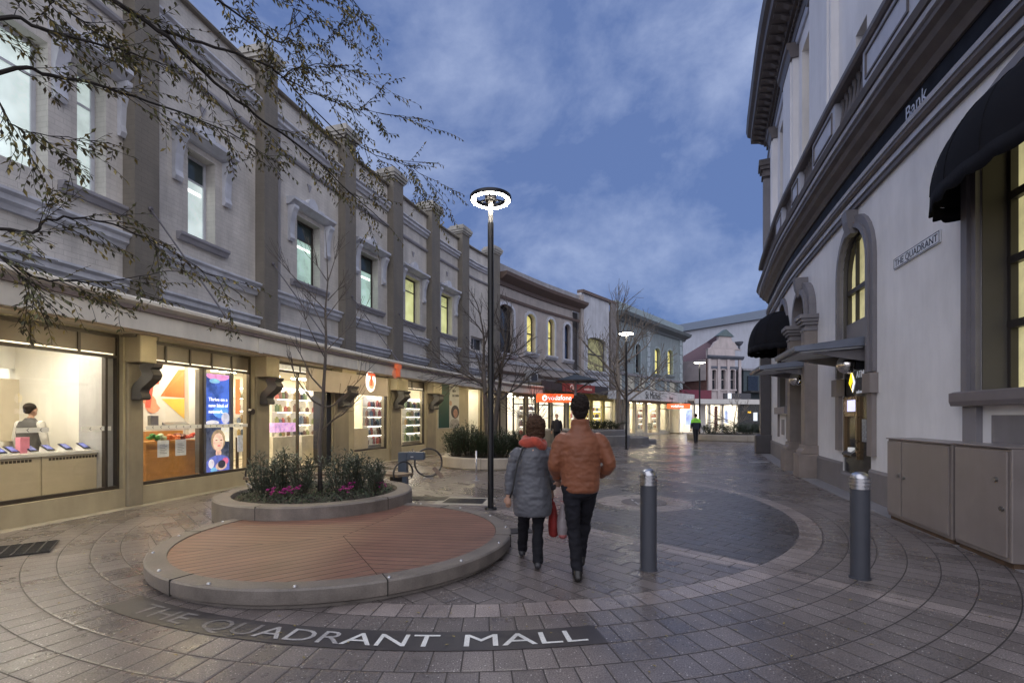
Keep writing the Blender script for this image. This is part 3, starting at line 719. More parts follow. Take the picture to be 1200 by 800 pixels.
# desk behind the counter with a laptop
T=empty('service_desk',LP.P(LP.px(70,-1.9),-1.9,.2),'dark topped service desk behind the white counters beside the shop assistant','desk')
mb=MB(); bbox(mb,LP,LP.px(55,-1.9),LP.px(78,-1.9),-2.2,-1.7,1.33,1.37); obj('desk_top',mb,M('black desk top',(.03,.03,.03),rough=.3),T)
mb=MB(); bbox(mb,LP,LP.px(56,-1.9),LP.px(76,-1.9),-2.1,-1.8,.2,1.33); obj('desk_base',mb,shopw,T)
mb=MB(); bbox(mb,LP,LP.px(93,-1.5),LP.px(135,-1.5),-1.9,-1.5,.2,1.30); tag(obj('display_plinth',mb,M('charcoal plinth',(.06,.06,.07),rough=.4)),'charcoal display plinth behind the right hand phones in the shop','plinth')
# -- B : shop window with T graphic, counter and two light box posters
a,b,z0=shops['B']
fo=shopfront('B',[LP.px(237,-.1),LP.px(293,-.1)],ntr=5)
mb=MB(); bbox(mb,LP,LP.px(234,-.18),LP.px(241,-.18),-.30,-.17,z0+.06,2.62,st=1); bbox(mb,LP,LP.px(269,-.18),LP.px(273,-.18),-.30,-.17,z0+.06,2.62,st=1); obj('poster_post',mb,M('grey aluminium post',(.20,.19,.18),rough=.4,metal=.3),fo)
decal(fo,LP.px(171,-.1),LP.px(290,-.1),1.36)
room(B1,LP,a,shops['E'][1]+2.2,4.5,.2,3.02)
T=empty('graphic_wall',LP.P(LP.px(195,-1.6),-1.6,.2),'white shop wall with a big orange letter T and orange and yellow triangles','wall')
d=-1.6
mb=MB(); bbox(mb,LP,LP.px(150,d),LP.px(216,d),d-.1,d,.2,2.95); bbox(mb,LP,LP.px(217,d),LP.px(233,d),d-.1,d+.1,.2,2.98); obj('panel',mb,shopw,T)
def flat(T,name,mat,pts,d,path=LP):
    P=[(path.px(x,d),y) for x,y in pts]
    n=len(P); mb=MB(); mb.add([path.P(s,d,path.z(s,y,d)) for s,y in P]+[path.P(s,d-.004,path.z(s,y,d)) for s,y in P],[tuple(range(n)),tuple(range(2*n-1,n-1,-1))]+[(i,(i+1)%n,n+(i+1)%n,n+i) for i in range(n)])
    return obj(name,mb,mat,T)
orange=M('orange print',(.86,.20,.06),rough=.5,var=.12,emis=.12); yellow=M('yellow print',(.85,.55,.10),rough=.5,var=.1,emis=.12); deep=M('deep orange print',(.72,.22,.08),rough=.5,var=.1,emis=.1)
flat(T,'triangle',orange,[(188,464),(209,433),(216,433),(216,466)],d+.006); flat(T,'triangle',yellow,[(189,467),(216,467),(216,491)],d+.006); flat(T,'triangle',deep,[(189,463),(216,433.5),(216,438)],d+.012)
flat(T,'letter_t',M('red print',(.85,.10,.06),rough=.5,emis=.15),[(171,443),(187,444),(186,450),(180,450),(176,478),(170,477),(173,449),(171,449)],d+.018)
N=14; flat(T,'logo_ring',M('salmon print',(.85,.32,.18),rough=.5,emis=.1),[(176+9.5*math.cos(2*PI*i/N)+ (3 if math.sin(2*PI*i/N)>0 else -2),473+11*math.sin(2*PI*i/N)) for i in range(N)],d+.012)
T=empty('service_counter',LP.P(LP.px(200,-.8),-.8,.2),'orange timber counter with two notices taped on its front behind the shop window','counter')
tim=M('orange timber veneer',(.62,.30,.09),rough=.35,var=.15,vs=5)
mb=MB(); bbox(mb,LP,LP.px(171,-.5),LP.px(232,-.5),-.95,-.5,.22,1.10); bbox(mb,LP,LP.px(171,-1.4),LP.px(215,-1.4),-1.5,-1.42,.22,1.28); obj('counter_front',mb,tim,T)
mb=MB(); bbox(mb,LP,LP.px(171,-1.1),LP.px(216,-1.1),-1.3,-1.0,1.31,1.34); obj('counter_top',mb,shopw,T)
for x in (184,205):
    mb=MB(); q=LP.px(x,-.5); bbox(mb,LP,q,q+.26,-.498,-.494,.78,1.12,st=1); n_=obj('paper_notice',mb,M('paper',(.8,.8,.78),rough=.7,emis=.1),T)
    mb=MB(); 
    for j in range(6): bbox(mb,LP,q+.05,q+.21-.04*(j%2),-.4935,-.4925,.85+j*.035,.86+j*.035,st=1)
    obj('notice_print',mb,M('grey ink',(.3,.3,.3),rough=.7),n_)
gl=['green bundle of gift ribbon on the timber counter','white and green packet on the timber counter','orange packet on the timber counter','dark red packet on the timber counter','red packet at the right end of the timber counter']
for k,(x,c) in enumerate(((178,(.05,.25,.06)),(188,(.45,.55,.40)),(200,(.80,.25,.10)),(212,(.20,.05,.04)),(224,(.55,.08,.05)))):
    q=LP.px(x,-.65); mb=MB(); rr=random.Random(k)
    for j in range(9): 
        p=LP.P(q+rr.uniform(-.1,.1),-.65+rr.uniform(-.08,.08),1.13+rr.uniform(0,.10)); mb.ell(p,(.06,.05,.035),7,5)
    tag(obj('packet',mb,M('packet %d'%k,c,rough=.4,var=.4,vs=20)),gl[k],'packet')
for x,l in ((178,'small silver payment terminal on the shelf behind the timber counter'),(206,'dark flat screen lying on the shelf behind the timber counter')):
    q=LP.px(x,-1.15); mb=MB(); 
    if x==178: bbox(mb,LP,q-.06,q+.12,-1.2,-1.12,1.345,1.62,st=1)
    else: sweep(mb,LP,q-.25,q+.35,[(-1.25,1.35),(-1.05,1.35),(-1.05,1.37),(-1.25,1.48)],st=1)
    tag(obj('terminal' if x==178 else 'screen',mb,M('grey device',(.12,.12,.12),rough=.4)),l,'device')
# posters (light boxes)
def poster(x0,x1,y0,y1,d,label,base,blobs,T_=None,e=.7,path=LP):
    q0,q1=path.px(x0,d),path.px(x1,d); zt=path.z(q0,y0,d); zb=path.z(q0,y1,d)
    T=empty('poster',path.P((q0+q1)/2,d,zb),label,'poster')
    mb=MB(); bbox(mb,path,q0,q1,d-.03,d,zb,zt,st=1); obj('sheet',mb,base,T)
    for k,(u,v,ru,rv,c) in enumerate(blobs):
        N=14; vs=[]
        for i in range(N):
            aa=2*PI*i/N; s=q0+(q1-q0)*min(.995,max(.005,u+ru*math.cos(aa))); z=zb+(zt-zb)*min(.995,max(.005,v+rv*math.sin(aa)))
            vs.append(path.P(s,d+.003+.0015*k,z))
        m2=MB(); m2.add(vs,[tuple(range(N))],[(v_.y,v_.z) for v_ in vs])
        obj('print',m2,M('print %.2f %.2f %.2f'%c,c,rough=.4,emis=e,var=.35,vs=8),T,recalc=False)
    return T,q0,q1,zb,zt
blue=M('blue poster print',(.06,.14,.62),rough=.3,emis=.8,var=.75,vs=2.6)
T,q0,q1,zb,zt=poster(241,269,437,497,-.2,'lit blue poster with white words about a new kind of network in the shop window',blue,
  [(.5,.97,.5,.10,(.85,.35,.75)),(.35,.86,.22,.05,(.25,.55,.85)),(.6,.25,.33,.13,(.12,.35,.85)),(.25,.03,.28,.05,(.75,.75,.85)),(.8,.12,.18,.12,(.60,.60,.75))])
for i,l in enumerate(('Thrive on a','new kind of','network.')):
    mb=MB(); text(mb,l,.112,lambda u,v,w:LP.P(q0+.05+u,-.178+w,zt-.60-.135*i+v)); obj('lettering',mb,M('lit white letters',(.9,.9,.95),emis=1.0,var=0),T,merge=False)
pm=M('portrait background print',(.10,.12,.20),rough=.3,emis=.5,var=.7,vs=3)
poster(241,269,501,556,-.2,'lit portrait poster of a person in a patterned blue top looking at a phone',pm,
  [(.9,.9,.30,.22,(.9,.85,.7)),(.5,.72,.30,.24,(.42,.30,.18)),(.5,.68,.22,.20,(.85,.60,.48)),(.42,.72,.05,.012,(.12,.07,.05)),(.62,.72,.05,.012,(.12,.07,.05)),(.52,.60,.07,.018,(.70,.20,.18)),(.50,.44,.12,.10,(.78,.52,.40)),(.5,.16,.60,.24,(.12,.16,.55)),(.2,.22,.12,.10,(.80,.75,.85)),(.78,.25,.14,.08,(.70,.15,.30)),(.3,.08,.14,.06,(.20,.50,.80)),(.60,.15,.24,.09,(.80,.55,.42)),(.62,.19,.16,.09,(.03,.03,.05))])
mb=MB()
for x0,x1,y0,y1,m_ in ((276,281,444,485,orange),): flat(B1,'wall_graphic',m_,[(x0,y0),(x1,y0),(x1,y1),(x0,y1)],-2.0)
T=empty('notice_stand',LP.P(LP.px(284,-.4),-.4,.35),'small blue and white notice board stand just inside the shop window near the door','sign')
mb=MB(); bbox(mb,LP,LP.px(279,-.4),LP.px(290,-.4),-.43,-.40,.75,1.15,st=1); obj('board',mb,M('pale notice',(.55,.60,.72),rough=.5,emis=.2,var=.3,vs=12),T)
mb=MB(); bbox(mb,LP,LP.px(280,-.4),LP.px(281,-.4),-.5,-.43,.2,1.1,st=1);bbox(mb,LP,LP.px(288,-.4),LP.px(289,-.4),-.5,-.43,.2,1.1,st=1); obj('leg',mb,framed,T)
mb=MB(); q=LP.px(295.5,.02); mb.tube([LP.P(q,-.05,1.72),LP.P(q,.04,1.72)],.07,14); tag(obj('alarm_bell',mb,framed),'small round black alarm bell on the dark jamb beside the poster window','bell')
# products and shelving
prodm=[M('product %d'%i,c,rough=.45,var=.35,vs=20) for i,c in enumerate(((.03,.03,.035),(.12,.16,.24),(.34,.10,.08),(.10,.15,.08),(.30,.22,.10),(.50,.50,.46),(.14,.08,.06),(.26,.28,.12)))]
def shelf(a,b,d,zs,label,nprod,plabel,pgroup,zb=.3,backm=shopw,seed=1,h=.16,glowz=None,pal=(0,1,2,3,4,5,6,7)):
    rr=random.Random(seed)
    T=empty('display_shelf',LP.P((a+b)/2,d,zb),label,'shelf','lit display shelves of the shops')
    mb=MB(); bbox(mb,LP,a,b,d-.05,d,zb,zs[-1]+.35); obj('back_panel',mb,backm,T)
    for z in zs:
        mb=MB(); bbox(mb,LP,a,b,d+.001,d+.22,z-.02,z); obj('shelf_board',mb,M('white shelf',(.75,.74,.70),rough=.4),T)
        n=max(1,int(nprod)); w=(b-a)/n
        for k in range(n):
            if rr.random()<.12: continue
            hh=h*rr.uniform(.6,1.15); ww=w*rr.uniform(.35,.7); q=a+w*(k+.5)
            m2=MB(); bbox(m2,LP,q-ww/2,q+ww/2,d+.08,d+.18,z+.001,z+hh*.8,st=2); bbox(m2,LP,q-ww/4,q+ww/4,d+.10,d+.16,z+hh*.8,z+hh,st=2)
            tag(obj('boxed_product',m2,prodm[pal[rr.randrange(len(pal))]]),plabel,'product',pgroup)
    for z in zs[1:]+[zs[-1]+.33]:
        mb=MB(); bbox(mb,LP,a+.02,b-.02,d+.19,d+.212,z-.034,z-.022); obj('added_shelf_fill',mb,M('warm shelf fill',(1,.93,.8),emis=7,var=0),T)  # glowing strips added under the boards to brighten the goods
    if glowz:
        mb=MB(); bbox(mb,LP,a,b,d+.18,d+.21,glowz,glowz+.03); obj('shelf_light',mb,M('cool shelf light',(.85,.9,1),emis=5,var=0),T)
# -- C : open fronted shop, black door jamb
a,b,z0=shops['C']
fo=shopfront('C',[LP.px(349,-.1)],trz=2.78,trm=M('white transom glass',(.7,.68,.6),rough=.3,emis=.3),ntr=2)
mb=MB(); bbox(mb,LP,LP.px(382,-.05),b-.003,-.5,-.03,z0,2.76,st=1); obj('door_jamb',mb,M('black jamb',(.012,.012,.014),rough=.35),B1)
xs=[313,333,352,372]
nm=['left','middle','right']
shelf(LP.px(274,-3.6),LP.px(292,-3.6),-3.6,[.6,1.0,1.4,1.8,2.2],'pale shelf deep inside the shop right of the portrait poster',5,'small item on the deep shelf right of the portrait poster','items deep in the poster shop',seed=77,h=.26)
for k2,(u0,u1) in enumerate(((318,346),(352,380))):
    mb=MB(); bbox(mb,LP,LP.px(u0,-1.0),LP.px(u1,-1.0),-1.25,-.95,.15,1.02); tag(obj('display_counter',mb,M('white shop joinery',(.72,.70,.62),rough=.35)),['left','right'][k2]+' white display counter behind the shrubs and the young tree','counter')
for k in range(3):
    shelf(LP.px(316+k*22,-1.9)+.08,LP.px(316+(k+1)*22,-1.9)-.08,-1.9-.003*k,[.55,.95,1.35,1.75,2.15],'white lit wall rack of phone accessories, %s of the three behind the young tree'%nm[k],5 ,['small accessory pack on the left wall rack behind the young tree','small accessory pack on the middle wall rack behind the young tree','small accessory pack on the right wall rack behind the young tree'][k],'accessory packs on the racks behind the young tree',zb=.3,seed=k,h=.24,glowz=2.46)
mb=MB(); bbox(mb,LP,LP.px(318,-1.2),LP.px(346,-1.2),-1.35,-1.1,1.15,1.42); tag(obj('display_box',mb,M('pink glowing display',(.75,.45,.85),rough=.4,emis=.6,var=.5,vs=6)),'glowing pink and violet display box inside the shop behind the shrubs','display')
# illuminated sign fascia over C and D
mb=MB(); bbox(mb,LP,LP.px(363,.42),LP.px(455,.42),.30,.40,2.30,2.92); SG=obj('sign_board',mb,M('beige sign panel',(.42,.36,.31),rough=.5,var=.08)); 
tag(SG,'long beige sign panel with a lit orange letter T logo above the shop','sign')
def tlogo(T,q,zc,R,d,dirn=1,path=LP):
    N=24; mb=MB(); vs=[path.P(q+R*.72*math.cos(2*PI*i/N),d,zc+R*math.sin(2*PI*i/N)) for i in range(N)]; mb.add(vs,[tuple(range(N))]); obj('halo',mb,M('white halo light',(1,.93,.85),emis=1.6,var=0),T,recalc=False)
    mb=MB(); vs=[path.P(q+R*(.06+.46*math.cos(2*PI*i/N)),d+.012,zc+R*(-.30+.48*math.sin(2*PI*i/N))) for i in range(N)]; mb.add(vs,[tuple(range(N))]); obj('logo_ring',mb,M('lit salmon',(1,.35,.2),emis=.8,var=.1),T,recalc=False)
    mb=MB(); 
    for u0,u1,v0,v1 in ((-.52,.55,.42,.66),(-.14,.16,-.45,.42)): bbox(mb,path,q+u0*R,q+u1*R,d+.016,d+.03,zc+v0*R,zc+v1*R,st=1)
    obj('letter_t',mb,M('lit red',(1,.10,.04),emis=1.0,var=0),T)
tlogo(SG,LP.px(434.5,.42),LP.z(LP.px(434.5,.42),446,.42),.36,.415)
T=empty('hanging_sign',LP.P(LP.px(465,2.1),2.1,3.0),'small orange T shaped logo sign fixed on the awning edge','sign')
q=LP.px(465.5,2.1); zc=LP.z(q,435,2.1)
mb=MB(); bbox(mb,LP,q-.10,q+.16,2.06,2.16,zc+.08,zc+.20,st=1); bbox(mb,LP,q-.02,q+.10,2.07,2.15,zc-.16,zc+.08,st=1); obj('letter_t',mb,M('orange sign plastic',(.80,.18,.07),rough=.4,emis=.25),T)
N=20; mb=MB(); vs=[LP.P(q-.02+.15*math.cos(2*PI*i/N),2.05,zc-.08+.13*math.sin(2*PI*i/N)) for i in range(N)]; vs+=[LP.P(q-.02+.15*math.cos(2*PI*i/N),2.02,zc-.08+.13*math.sin(2*PI*i/N)) for i in range(N)]
mb.add(vs,[tuple(range(N)),tuple(range(2*N-1,N-1,-1))]+[(i,(i+1)%N,N+(i+1)%N,N+i) for i in range(N)]); obj('disc',mb,M('salmon sign plastic',(.7,.30,.18),rough=.4,emis=.15),T)
# -- D, E : product windows
for key,dd,lab,pl,n in (('D',-.55,'lit shelf of boxed goods beside the sign with the T logo','boxed item on the shelf under the lit T logo sign',12),('E',-.5,'lit shelf of bottles and jars between two cream piers','bottle or jar on the shelf between two cream piers',11)):
    a,b,z0=shops[key]; fo=shopfront(key,[],tr=(key=='E'),trz=2.66,ntr=2)
    a2=LP.px(425 if key=='D' else 471,dd); b2=LP.px(453.5 if key=='D' else 497,dd)
    shelf(a2,b2,dd,[.62,.95,1.28,1.61,1.94],'white '+lab,n,'small '+pl,'goods in the bright windows beyond the young tree',seed=9+len(pl),h=.27,glowz=2.28,pal=((0,6,5,1,2) if key=='D' else (3,7,4,0,3)))
mb=MB(); a=shops['D'][0]; bbox(mb,LP,a+.1,LP.px(424,-.55),-.8,-.3,.45,1.2); tag(obj('display_table',mb,bei),'pale display table in the window left of the boxed goods','table')
# -- F : poster wall ; G door ; H corner shop window
T,q0,q1,zb,zt=poster(513.5,538,446.5,502,.03,'large dark green and white poster with a smiling person on the wall before the door',M('white print',(.50,.50,.48),rough=.5,var=.1,coord='UV'),
  [(.80,.36,.20,.15,(.03,.03,.03)),(.82,.33,.11,.10,(.35,.20,.14)),(.78,.08,.25,.13,(.30,.28,.26)),(.58,.55,.06,.06,(.45,.28,.2))],e=0)
mb=MB(); bbox(mb,LP,q0+.02,q0+(q1-q0)*.52,.031,.034,zb+.02,zt-.02); obj('green_field',mb,M('dark green print',(.012,.05,.035),rough=.5,var=.2),T)
for i,l in enumerate(('THE BIG','THAT WAY')):
    mb=MB(); text(mb,'NEW' if i==0 else 'IN TOWN',.16,lambda u,v,w:LP.P(q0+(q1-q0)*.66+u*.8,.045+w,zt-.42-.2*i+v)); obj('lettering',mb,M('dark print letters',(.08,.08,.08)),T,merge=False)
fo=shopfront('G',[],tr=False); room(B1,LP,shops['G'][0],shops['G'][1],2.0,.15,3.02)
shelf(shops['G'][0]+.1,shops['G'][1]-.5,-1.2,[.5,1.0,1.5],'white cabinet just inside the narrow lit doorway',3,'small item on the cabinet inside the narrow lit doorway','items inside the narrow doorway',seed=31,pal=(0,3,5))
a,b,z0=shops['H']; fo=shopfront('H',[LP.px(x,-.1) for x in (577,586,594)],tr=False); room(B1,LP,a,b,3.0,.2,3.02,lightm=panelc)
mb=MB(); bbox(mb,LP,a,b,-1.6,-1.5,2.0,2.2); obj('interior_sign_band',mb,M('orange band light',(1,.25,.08),emis=.7,var=.1),B1)
# ------------------------------------------------------------- the street beyond
pinkr=M('pinkish beige render',(.46,.41,.38),rough=.7,var=.12,vs=1.5,bump=.15,bs=20,coord='UV',stain=.15)
browncor=M('brown cornice paint',(.15,.105,.085),rough=.6,var=.15)
whiter=M('weathered white render',(.55,.56,.60),rough=.7,var=.1,vs=1,coord='UV',stain=.2)
teal=M('teal grey render',(.25,.29,.30),rough=.7,var=.12,vs=1.5,coord='UV',stain=.15)
yglow=M('lit yellow sash window',(.85,.75,.25),emis=.6,var=.5,vs=2.5,rough=.2)
arm=M('dark arched frame',(.04,.035,.035),rough=.4)
def facade(name,label,x0,x1,top,mat,wins,base=3.2,coping=None,cap=taupe,y_is=True,cornice=None,parts=True):
    a=LP.px(x0,0) if not isinstance(x0,float) else x0; b=LP.px(x1,0) if not isinstance(x1,float) else x1
    T=empty(name,LP.P((a+b)/2,0,0),label,'building'); nm_=name
    ops=[]
    for (wx0,wx1,yt,yb,lit) in wins:
        q0,q1=LP.px(wx0,0),LP.px(wx1,0); m=(q0+q1)/2; ops.append((q0,q1,LP.z(m,yb),LP.z(m,yt),min(.35,(q1-q0)/2),lit))
    mb=MB(); wall(mb,LP,a,b,base,top,[o[:5] for o in ops],st=1.2); obj('upper_wall',mb,mat,T)
    mb=MB(); sweep(mb,LP,a,b,[(-.36,base),(-.36,top-.5),(-9,top-.3),(-9,base)],st=1.2); obj('roof',mb,roofm,T)
    for (q0,q1,z0,z1,r,lit) in ops:
        w=MB(); archband(w,LP,q0,q1,z0-.02,z1,r,.16,-.02,.09); f=obj('window',w,trimw if mat is not teal else M('teal trim',(.30,.36,.38),rough=.6),T)
        mb=MB(); archband(mb,LP,q0+.06,q1-.06,z0+.02,z1-.06,max(.1,r-.06),.06,-.24,-.18); bbox(mb,LP,q0,q1,-.22,-.17,(z0+z1)/2-.04,(z0+z1)/2+.04,st=3); bbox(mb,LP,q0,q1,-.24,-.16,z0,z0+.07,st=3); obj('frame',mb,arm,f)
        mb=MB(); archsheet(mb,LP,q0+.02,q1-.02,z0,z1-.02,max(.1,r-.02),-.25); obj('pane',mb,[dkwin,yglow if nm_!='plain_building' else M('dim shutter glow',(.35,.33,.16),emis=.22,var=.6,vs=3),M('blue dusk window',(.08,.12,.22),rough=.08,var=.2)][lit],f)
        mb=MB(); sweep(mb,LP,q0-.25,q1+.25,[(-.02,z0-.25),(.1,z0-.25),(.2,z0-.1),(.2,z0),(-.02,z0)],st=3); obj('sill',mb,trimw if mat is not teal else teal,f)
    return T,a,b
B2e=LP.px(681.5,0)
B2,a,b=facade('arcade_building','pinkish beige building with tall arched windows and a brown cornice',S1+.002,B2e,9.3,pinkr,
  [(584,601,357,414,0),(616,626.5,368,413,1),(641,649,374,417,1),(660.5,668,380,421,2)])
def ring(T,nm,a,b,prof,mat,path=LP,st=1.2): mb=MB(); sweep(mb,path,a,b,prof,st=st); return obj(nm,mb,mat,T)
ring(B2,'cornice',a,b,[(-.05,8.75),(.08,8.75),(.12,8.95),(.55,9.2),(.6,9.38),(-.05,9.40)],browncor)
ring(B2,'parapet',a,b,[(-.36,9.402),(.05,9.402),(.05,9.9),(-.36,9.9)],M('grey parapet stone',(.34,.33,.34),rough=.7,var=.15,stain=.2))
ring(B2,'frieze',a,b,[(-.02,8.05),(.07,8.05),(.10,8.2),(-.02,8.22)],browncor)
ring(B2,'sill_course',a,b,[(-.02,4.55),(.06,4.55),(.10,4.72),(-.02,4.75)],trimw)
ring(B2,'string_course',a,b,[(-.02,3.95),(.10,3.97),(.16,4.1),(-.02,4.12)],browncor)
mb=MB(); bbox(mb,LP,b-.35,b,-.01,.2,3.2,9.95,st=1); obj('quoin_pier',mb,pinkr,B2)
B3e=LP.px(721,0)
B3,a3,b3=facade('plain_building','plain weathered white building with one wide shuttered arched window',B2e+.002,B3e,10.2,whiter,[(687.5,710,396,435,1)])
ring(B3,'coping',a3,b3,[(-.36,10.2),(.14,10.2),(.14,10.4),(-.36,10.42)],browncor)
mb=MB(); bbox(mb,LP,b3-.9,b3,-.01,.12,3.2,10.2,st=1); obj('side_pier',mb,M('brown stone pier',(.2,.18,.17),rough=.7),B3)
B4e=LP.px(800.5,0)
B4,a4,b4=facade('corner_building','teal grey corner building with paired arched windows and overhanging cornice',B3e+.002,B4e,9.5,teal,
  [(744,750,403,437,0),(766.5,773,408,438,1),(781.5,788,410,439,1)])
ring(B4,'cornice',a4,b4+.3,[(-.05,9.1),(.1,9.1),(.2,9.3),(.7,9.5),(.8,9.75),(-.05,9.78)],M('grey green cornice',(.13,.15,.16),rough=.6))
ring(B4,'parapet',a4,b4,[(-.36,9.79),(.05,9.79),(.05,10.6),(-.36,10.6)],M('pale green parapet',(.28,.34,.36),rough=.7,var=.1))
ring(B4,'string_course',a4,b4,[(-.02,4.9),(.14,4.92),(.18,5.1),(-.02,5.12)],trimd)
tb=M('teal trim block',(.38,.44,.47),rough=.6,var=.1)
for x in (759,797):
    for k in range(14):
        q=LP.px(x,0); mb=MB(); bbox(mb,LP,q-.3,q+.3,-.01,.10 if k%2 else .14,3.3+k*.44,3.3+k*.44+.4,st=2); obj('quoin',mb,tb,B4)
# air conditioner on the beige wall
q=LP.px(623.5,.3); zc=LP.z(q,443,.3)
T=empty('air_conditioner',LP.P(q,.3,zc-.45),'white round fan air conditioner box on the beige wall above the dark awning','air conditioner')
mb=MB(); bbox(mb,LP,q-.45,q+.45,.02,.45,zc-.45,zc+.45,st=1); obj('casing',mb,M('ac casing',(.5,.5,.5),rough=.5),T,bevel=.03)
mb=MB(); mb.tube([LP.P(q,.452,zc),LP.P(q,.47,zc)],.33,18); obj('fan_grille',mb,M('ac grille',(.06,.06,.07),rough=.5),T)
# awnings and lower shop row
def lower(T,a,b,ztop,fz,fd,fm,roomdep,wallm,lightm,piers,glowp=None,d1=2.0,rods=0,tlab=None):
    A=MB(); sweep(A,LP,a,b,[(0,fz+.12),(d1,fz+.02),(d1,fz-.06),(0,fz-.06)],st=1.2); aw=obj('awning',A,roofm,T)
    A=MB(); bbox(A,LP,a,b,d1,d1+.05,fz-fd,fz+.06,st=1.2); obj('fascia',A,fm,aw)
    mb=MB(); wall(mb,LP,a,b,0,ztop,[(p0,p1,z0,2.75) for p0,p1,z0 in piers],th=.25,st=1.2); obj('lower_wall',mb,wallm,T)
    room(T,LP,a+.3,b-.3,roomdep,.1,2.95,lightm=lightm)
    for p0,p1,z0 in piers:
        mb=MB(); archb=[(p0,p0+.06,z0,2.75),(p1-.06,p1,z0,2.75),(p0+.06,p1-.06,z0,z0+.08),(p0+.06,p1-.06,2.3,2.36)]
        for x0,x1,y0,y1 in archb: bbox(mb,LP,x0,x1,-.2,-.12,y0,y1,st=3)
        f=obj('shop_front',mb,M('white shop frame',(.6,.58,.52),rough=.4) if wallm is not cream else framed,T)
        mb=MB(); bbox(mb,LP,p0+.06,p1-.06,-.165,-.155,z0+.08,2.75,st=1.5); obj('glazing',mb,GL,f)
    for k in range(rods):
        q=a+(b-a)*(k+.5)/rods; p=LP.P(q,.05,5.1); e=LP.P(q,d1-.05,fz+.05); mb=MB(); mb.tube([p,e],.03,5); obj('tie_rod',mb,framed,aw)
    return aw
def spans(xs): return [(LP.px(a,0),LP.px(b,0),z) for a,b,z in xs]
redf=M('red awning fascia',(.34,.045,.03),rough=.5,emis=.05); darkf=M('dark brown awning fascia',(.06,.045,.04),rough=.5)
s_red=LP.px(659,2.05)
lower(B2,S1+1.2,B2e,3.2,3.5,.42,darkf,4.0,cream,panelc,spans([(604,617,.1),(619.5,630,.1),(632,646,.1),(648,664,.1),(667,680,.35)]),rods=6)
mb=MB(); bbox(mb,LP,s_red,LP.px(697,2.06),2.052,2.07,3.06,3.55,st=1); rs=obj('red_sign',mb,redf); tag(rs,'dark red sign strip with a white ring mark on the brown awning edge','sign')
mb=MB(); q=LP.px(670,2.08); N=16
mb.tube([LP.P(q+.16*math.cos(2*PI*i/N),2.09,3.31+.16*math.sin(2*PI*i/N)) for i in range(N+1)],.03,5,cap=False); obj('ring_mark',mb,M('pale sign print',(.7,.55,.5),emis=.2),rs)
mb=MB(); text(mb,'vodafone',.26,lambda u,v,w:LP.P(LP.px(684.5,2.08)+u,2.09+w,3.22+v)); obj('lettering',mb,M('pale sign print',(.7,.55,.5)),rs,merge=False)
# vodafone hanging sign, faces the camera down the street
def lightsign(x0,x1,y0,y1,D0,D1,label,word,ring_=True,col=(1,.12,.03),size=None,emis=1.0,tx=.28):
    p0=pt(x0,y1,D0); p1=pt(x1,y1,D1); h=(y1-y0)/F*(D0+D1)/2; z=p0.z; p1.z=z
    u=(p1-p0); L=u.length; u.normalize(); n=Vector((u.y,-u.x,0))
    T=empty('hanging_sign',(p0+p1)/2,label,'sign')
    f=lambda a,b,w:p0+u*a+Vector((0,0,1))*b+n*w
    mb=MB(); mb.add([f(a,b,w) for w in (0,-.15) for a,b in ((0,0),(L,0),(L,h),(0,h))],[(0,1,2,3),(7,6,5,4),(0,1,5,4),(1,2,6,5),(2,3,7,6),(3,0,4,7)]); obj('light_box',mb,M('orange red light box %.1f'%emis,col,emis=emis,var=.12,vs=2),T)
    mb=MB(); text(mb,word,size or h*.85,lambda a,b,w:f(L*tx+a,h*.28+b,.012+w)); obj('lettering',mb,M('lit white letters',(.9,.9,.95),emis=1.0,var=0),T,merge=False)
    if ring_:
        mb=MB(); c=(L*.19,h*.5); N=18; mb.add([f(c[0]+h*.33*math.cos(2*PI*i/N),c[1]+h*.33*math.sin(2*PI*i/N),.014) for i in range(N)],[tuple(range(N))]); obj('ring_mark',mb,M('lit white letters',(.9,.9,.95)),T,recalc=False)
        mb=MB(); mb.add([f(c[0]-.01*h+h*.15*math.cos(2*PI*i/N),c[1]-.04*h+h*.16*math.sin(2*PI*i/N),.018) for i in range(N)],[tuple(range(N))]); obj('ring_centre',mb,M('orange red light box %.1f'%emis,col),T,recalc=False)
    mb=MB(); mb.tube([f(L*.2,h,-.07),f(L*.2,h+.35,-.07)],.02,5); mb.tube([f(L*.8,h,-.07),f(L*.8,h+.35,-.07)],.02,5); obj('hanger',mb,steel,T)
    return T
lightsign(630,672,461,471,24.6,25.4,'long lit orange red sign reading vodafone under the awning','vodafone')
lightsign(783,809,473,478.5,40,40.6,'distant small lit orange sign under the far white awning','vodafone',ring_=False,tx=.12)
palef=M('pale sign fascia',(.55,.54,.52),rough=.5,var=.2,vs=3)
lower(B3,B2e,B3e,3.2,3.35,.55,palef,4.0,M('yellow shop wall',(.62,.52,.18),rough=.6),panel,spans([(684,693,.3),(695,707,.3),(709,719,.3)]),rods=4)
lower(B4,B3e,B4e,4.95,3.6,.75,palef,4.0,M('pale shop wall',(.55,.52,.42),rough=.6),panel,spans([(723,728,.3),(738,744,.2),(746,756,.3),(759,772,.1),(774,782,.3),(784,797,.3)]),rods=6)
mb=MB(); q=LP.px(757,2.1); text(mb,"St Michel",.78,lambda u,v,w:LP.P(q+u,2.07+w,2.98+v)); text(mb,"Home",.34,lambda u,v,w:LP.P(q+4.9+u,2.07+w,3.05+v))
o=obj('shop_lettering',mb,M('dark sign letters',(.03,.03,.03)),B4,merge=False)
yb=M('yellow lit goods',(.75,.62,.12),emis=.6,var=.5,vs=3); 
k=0
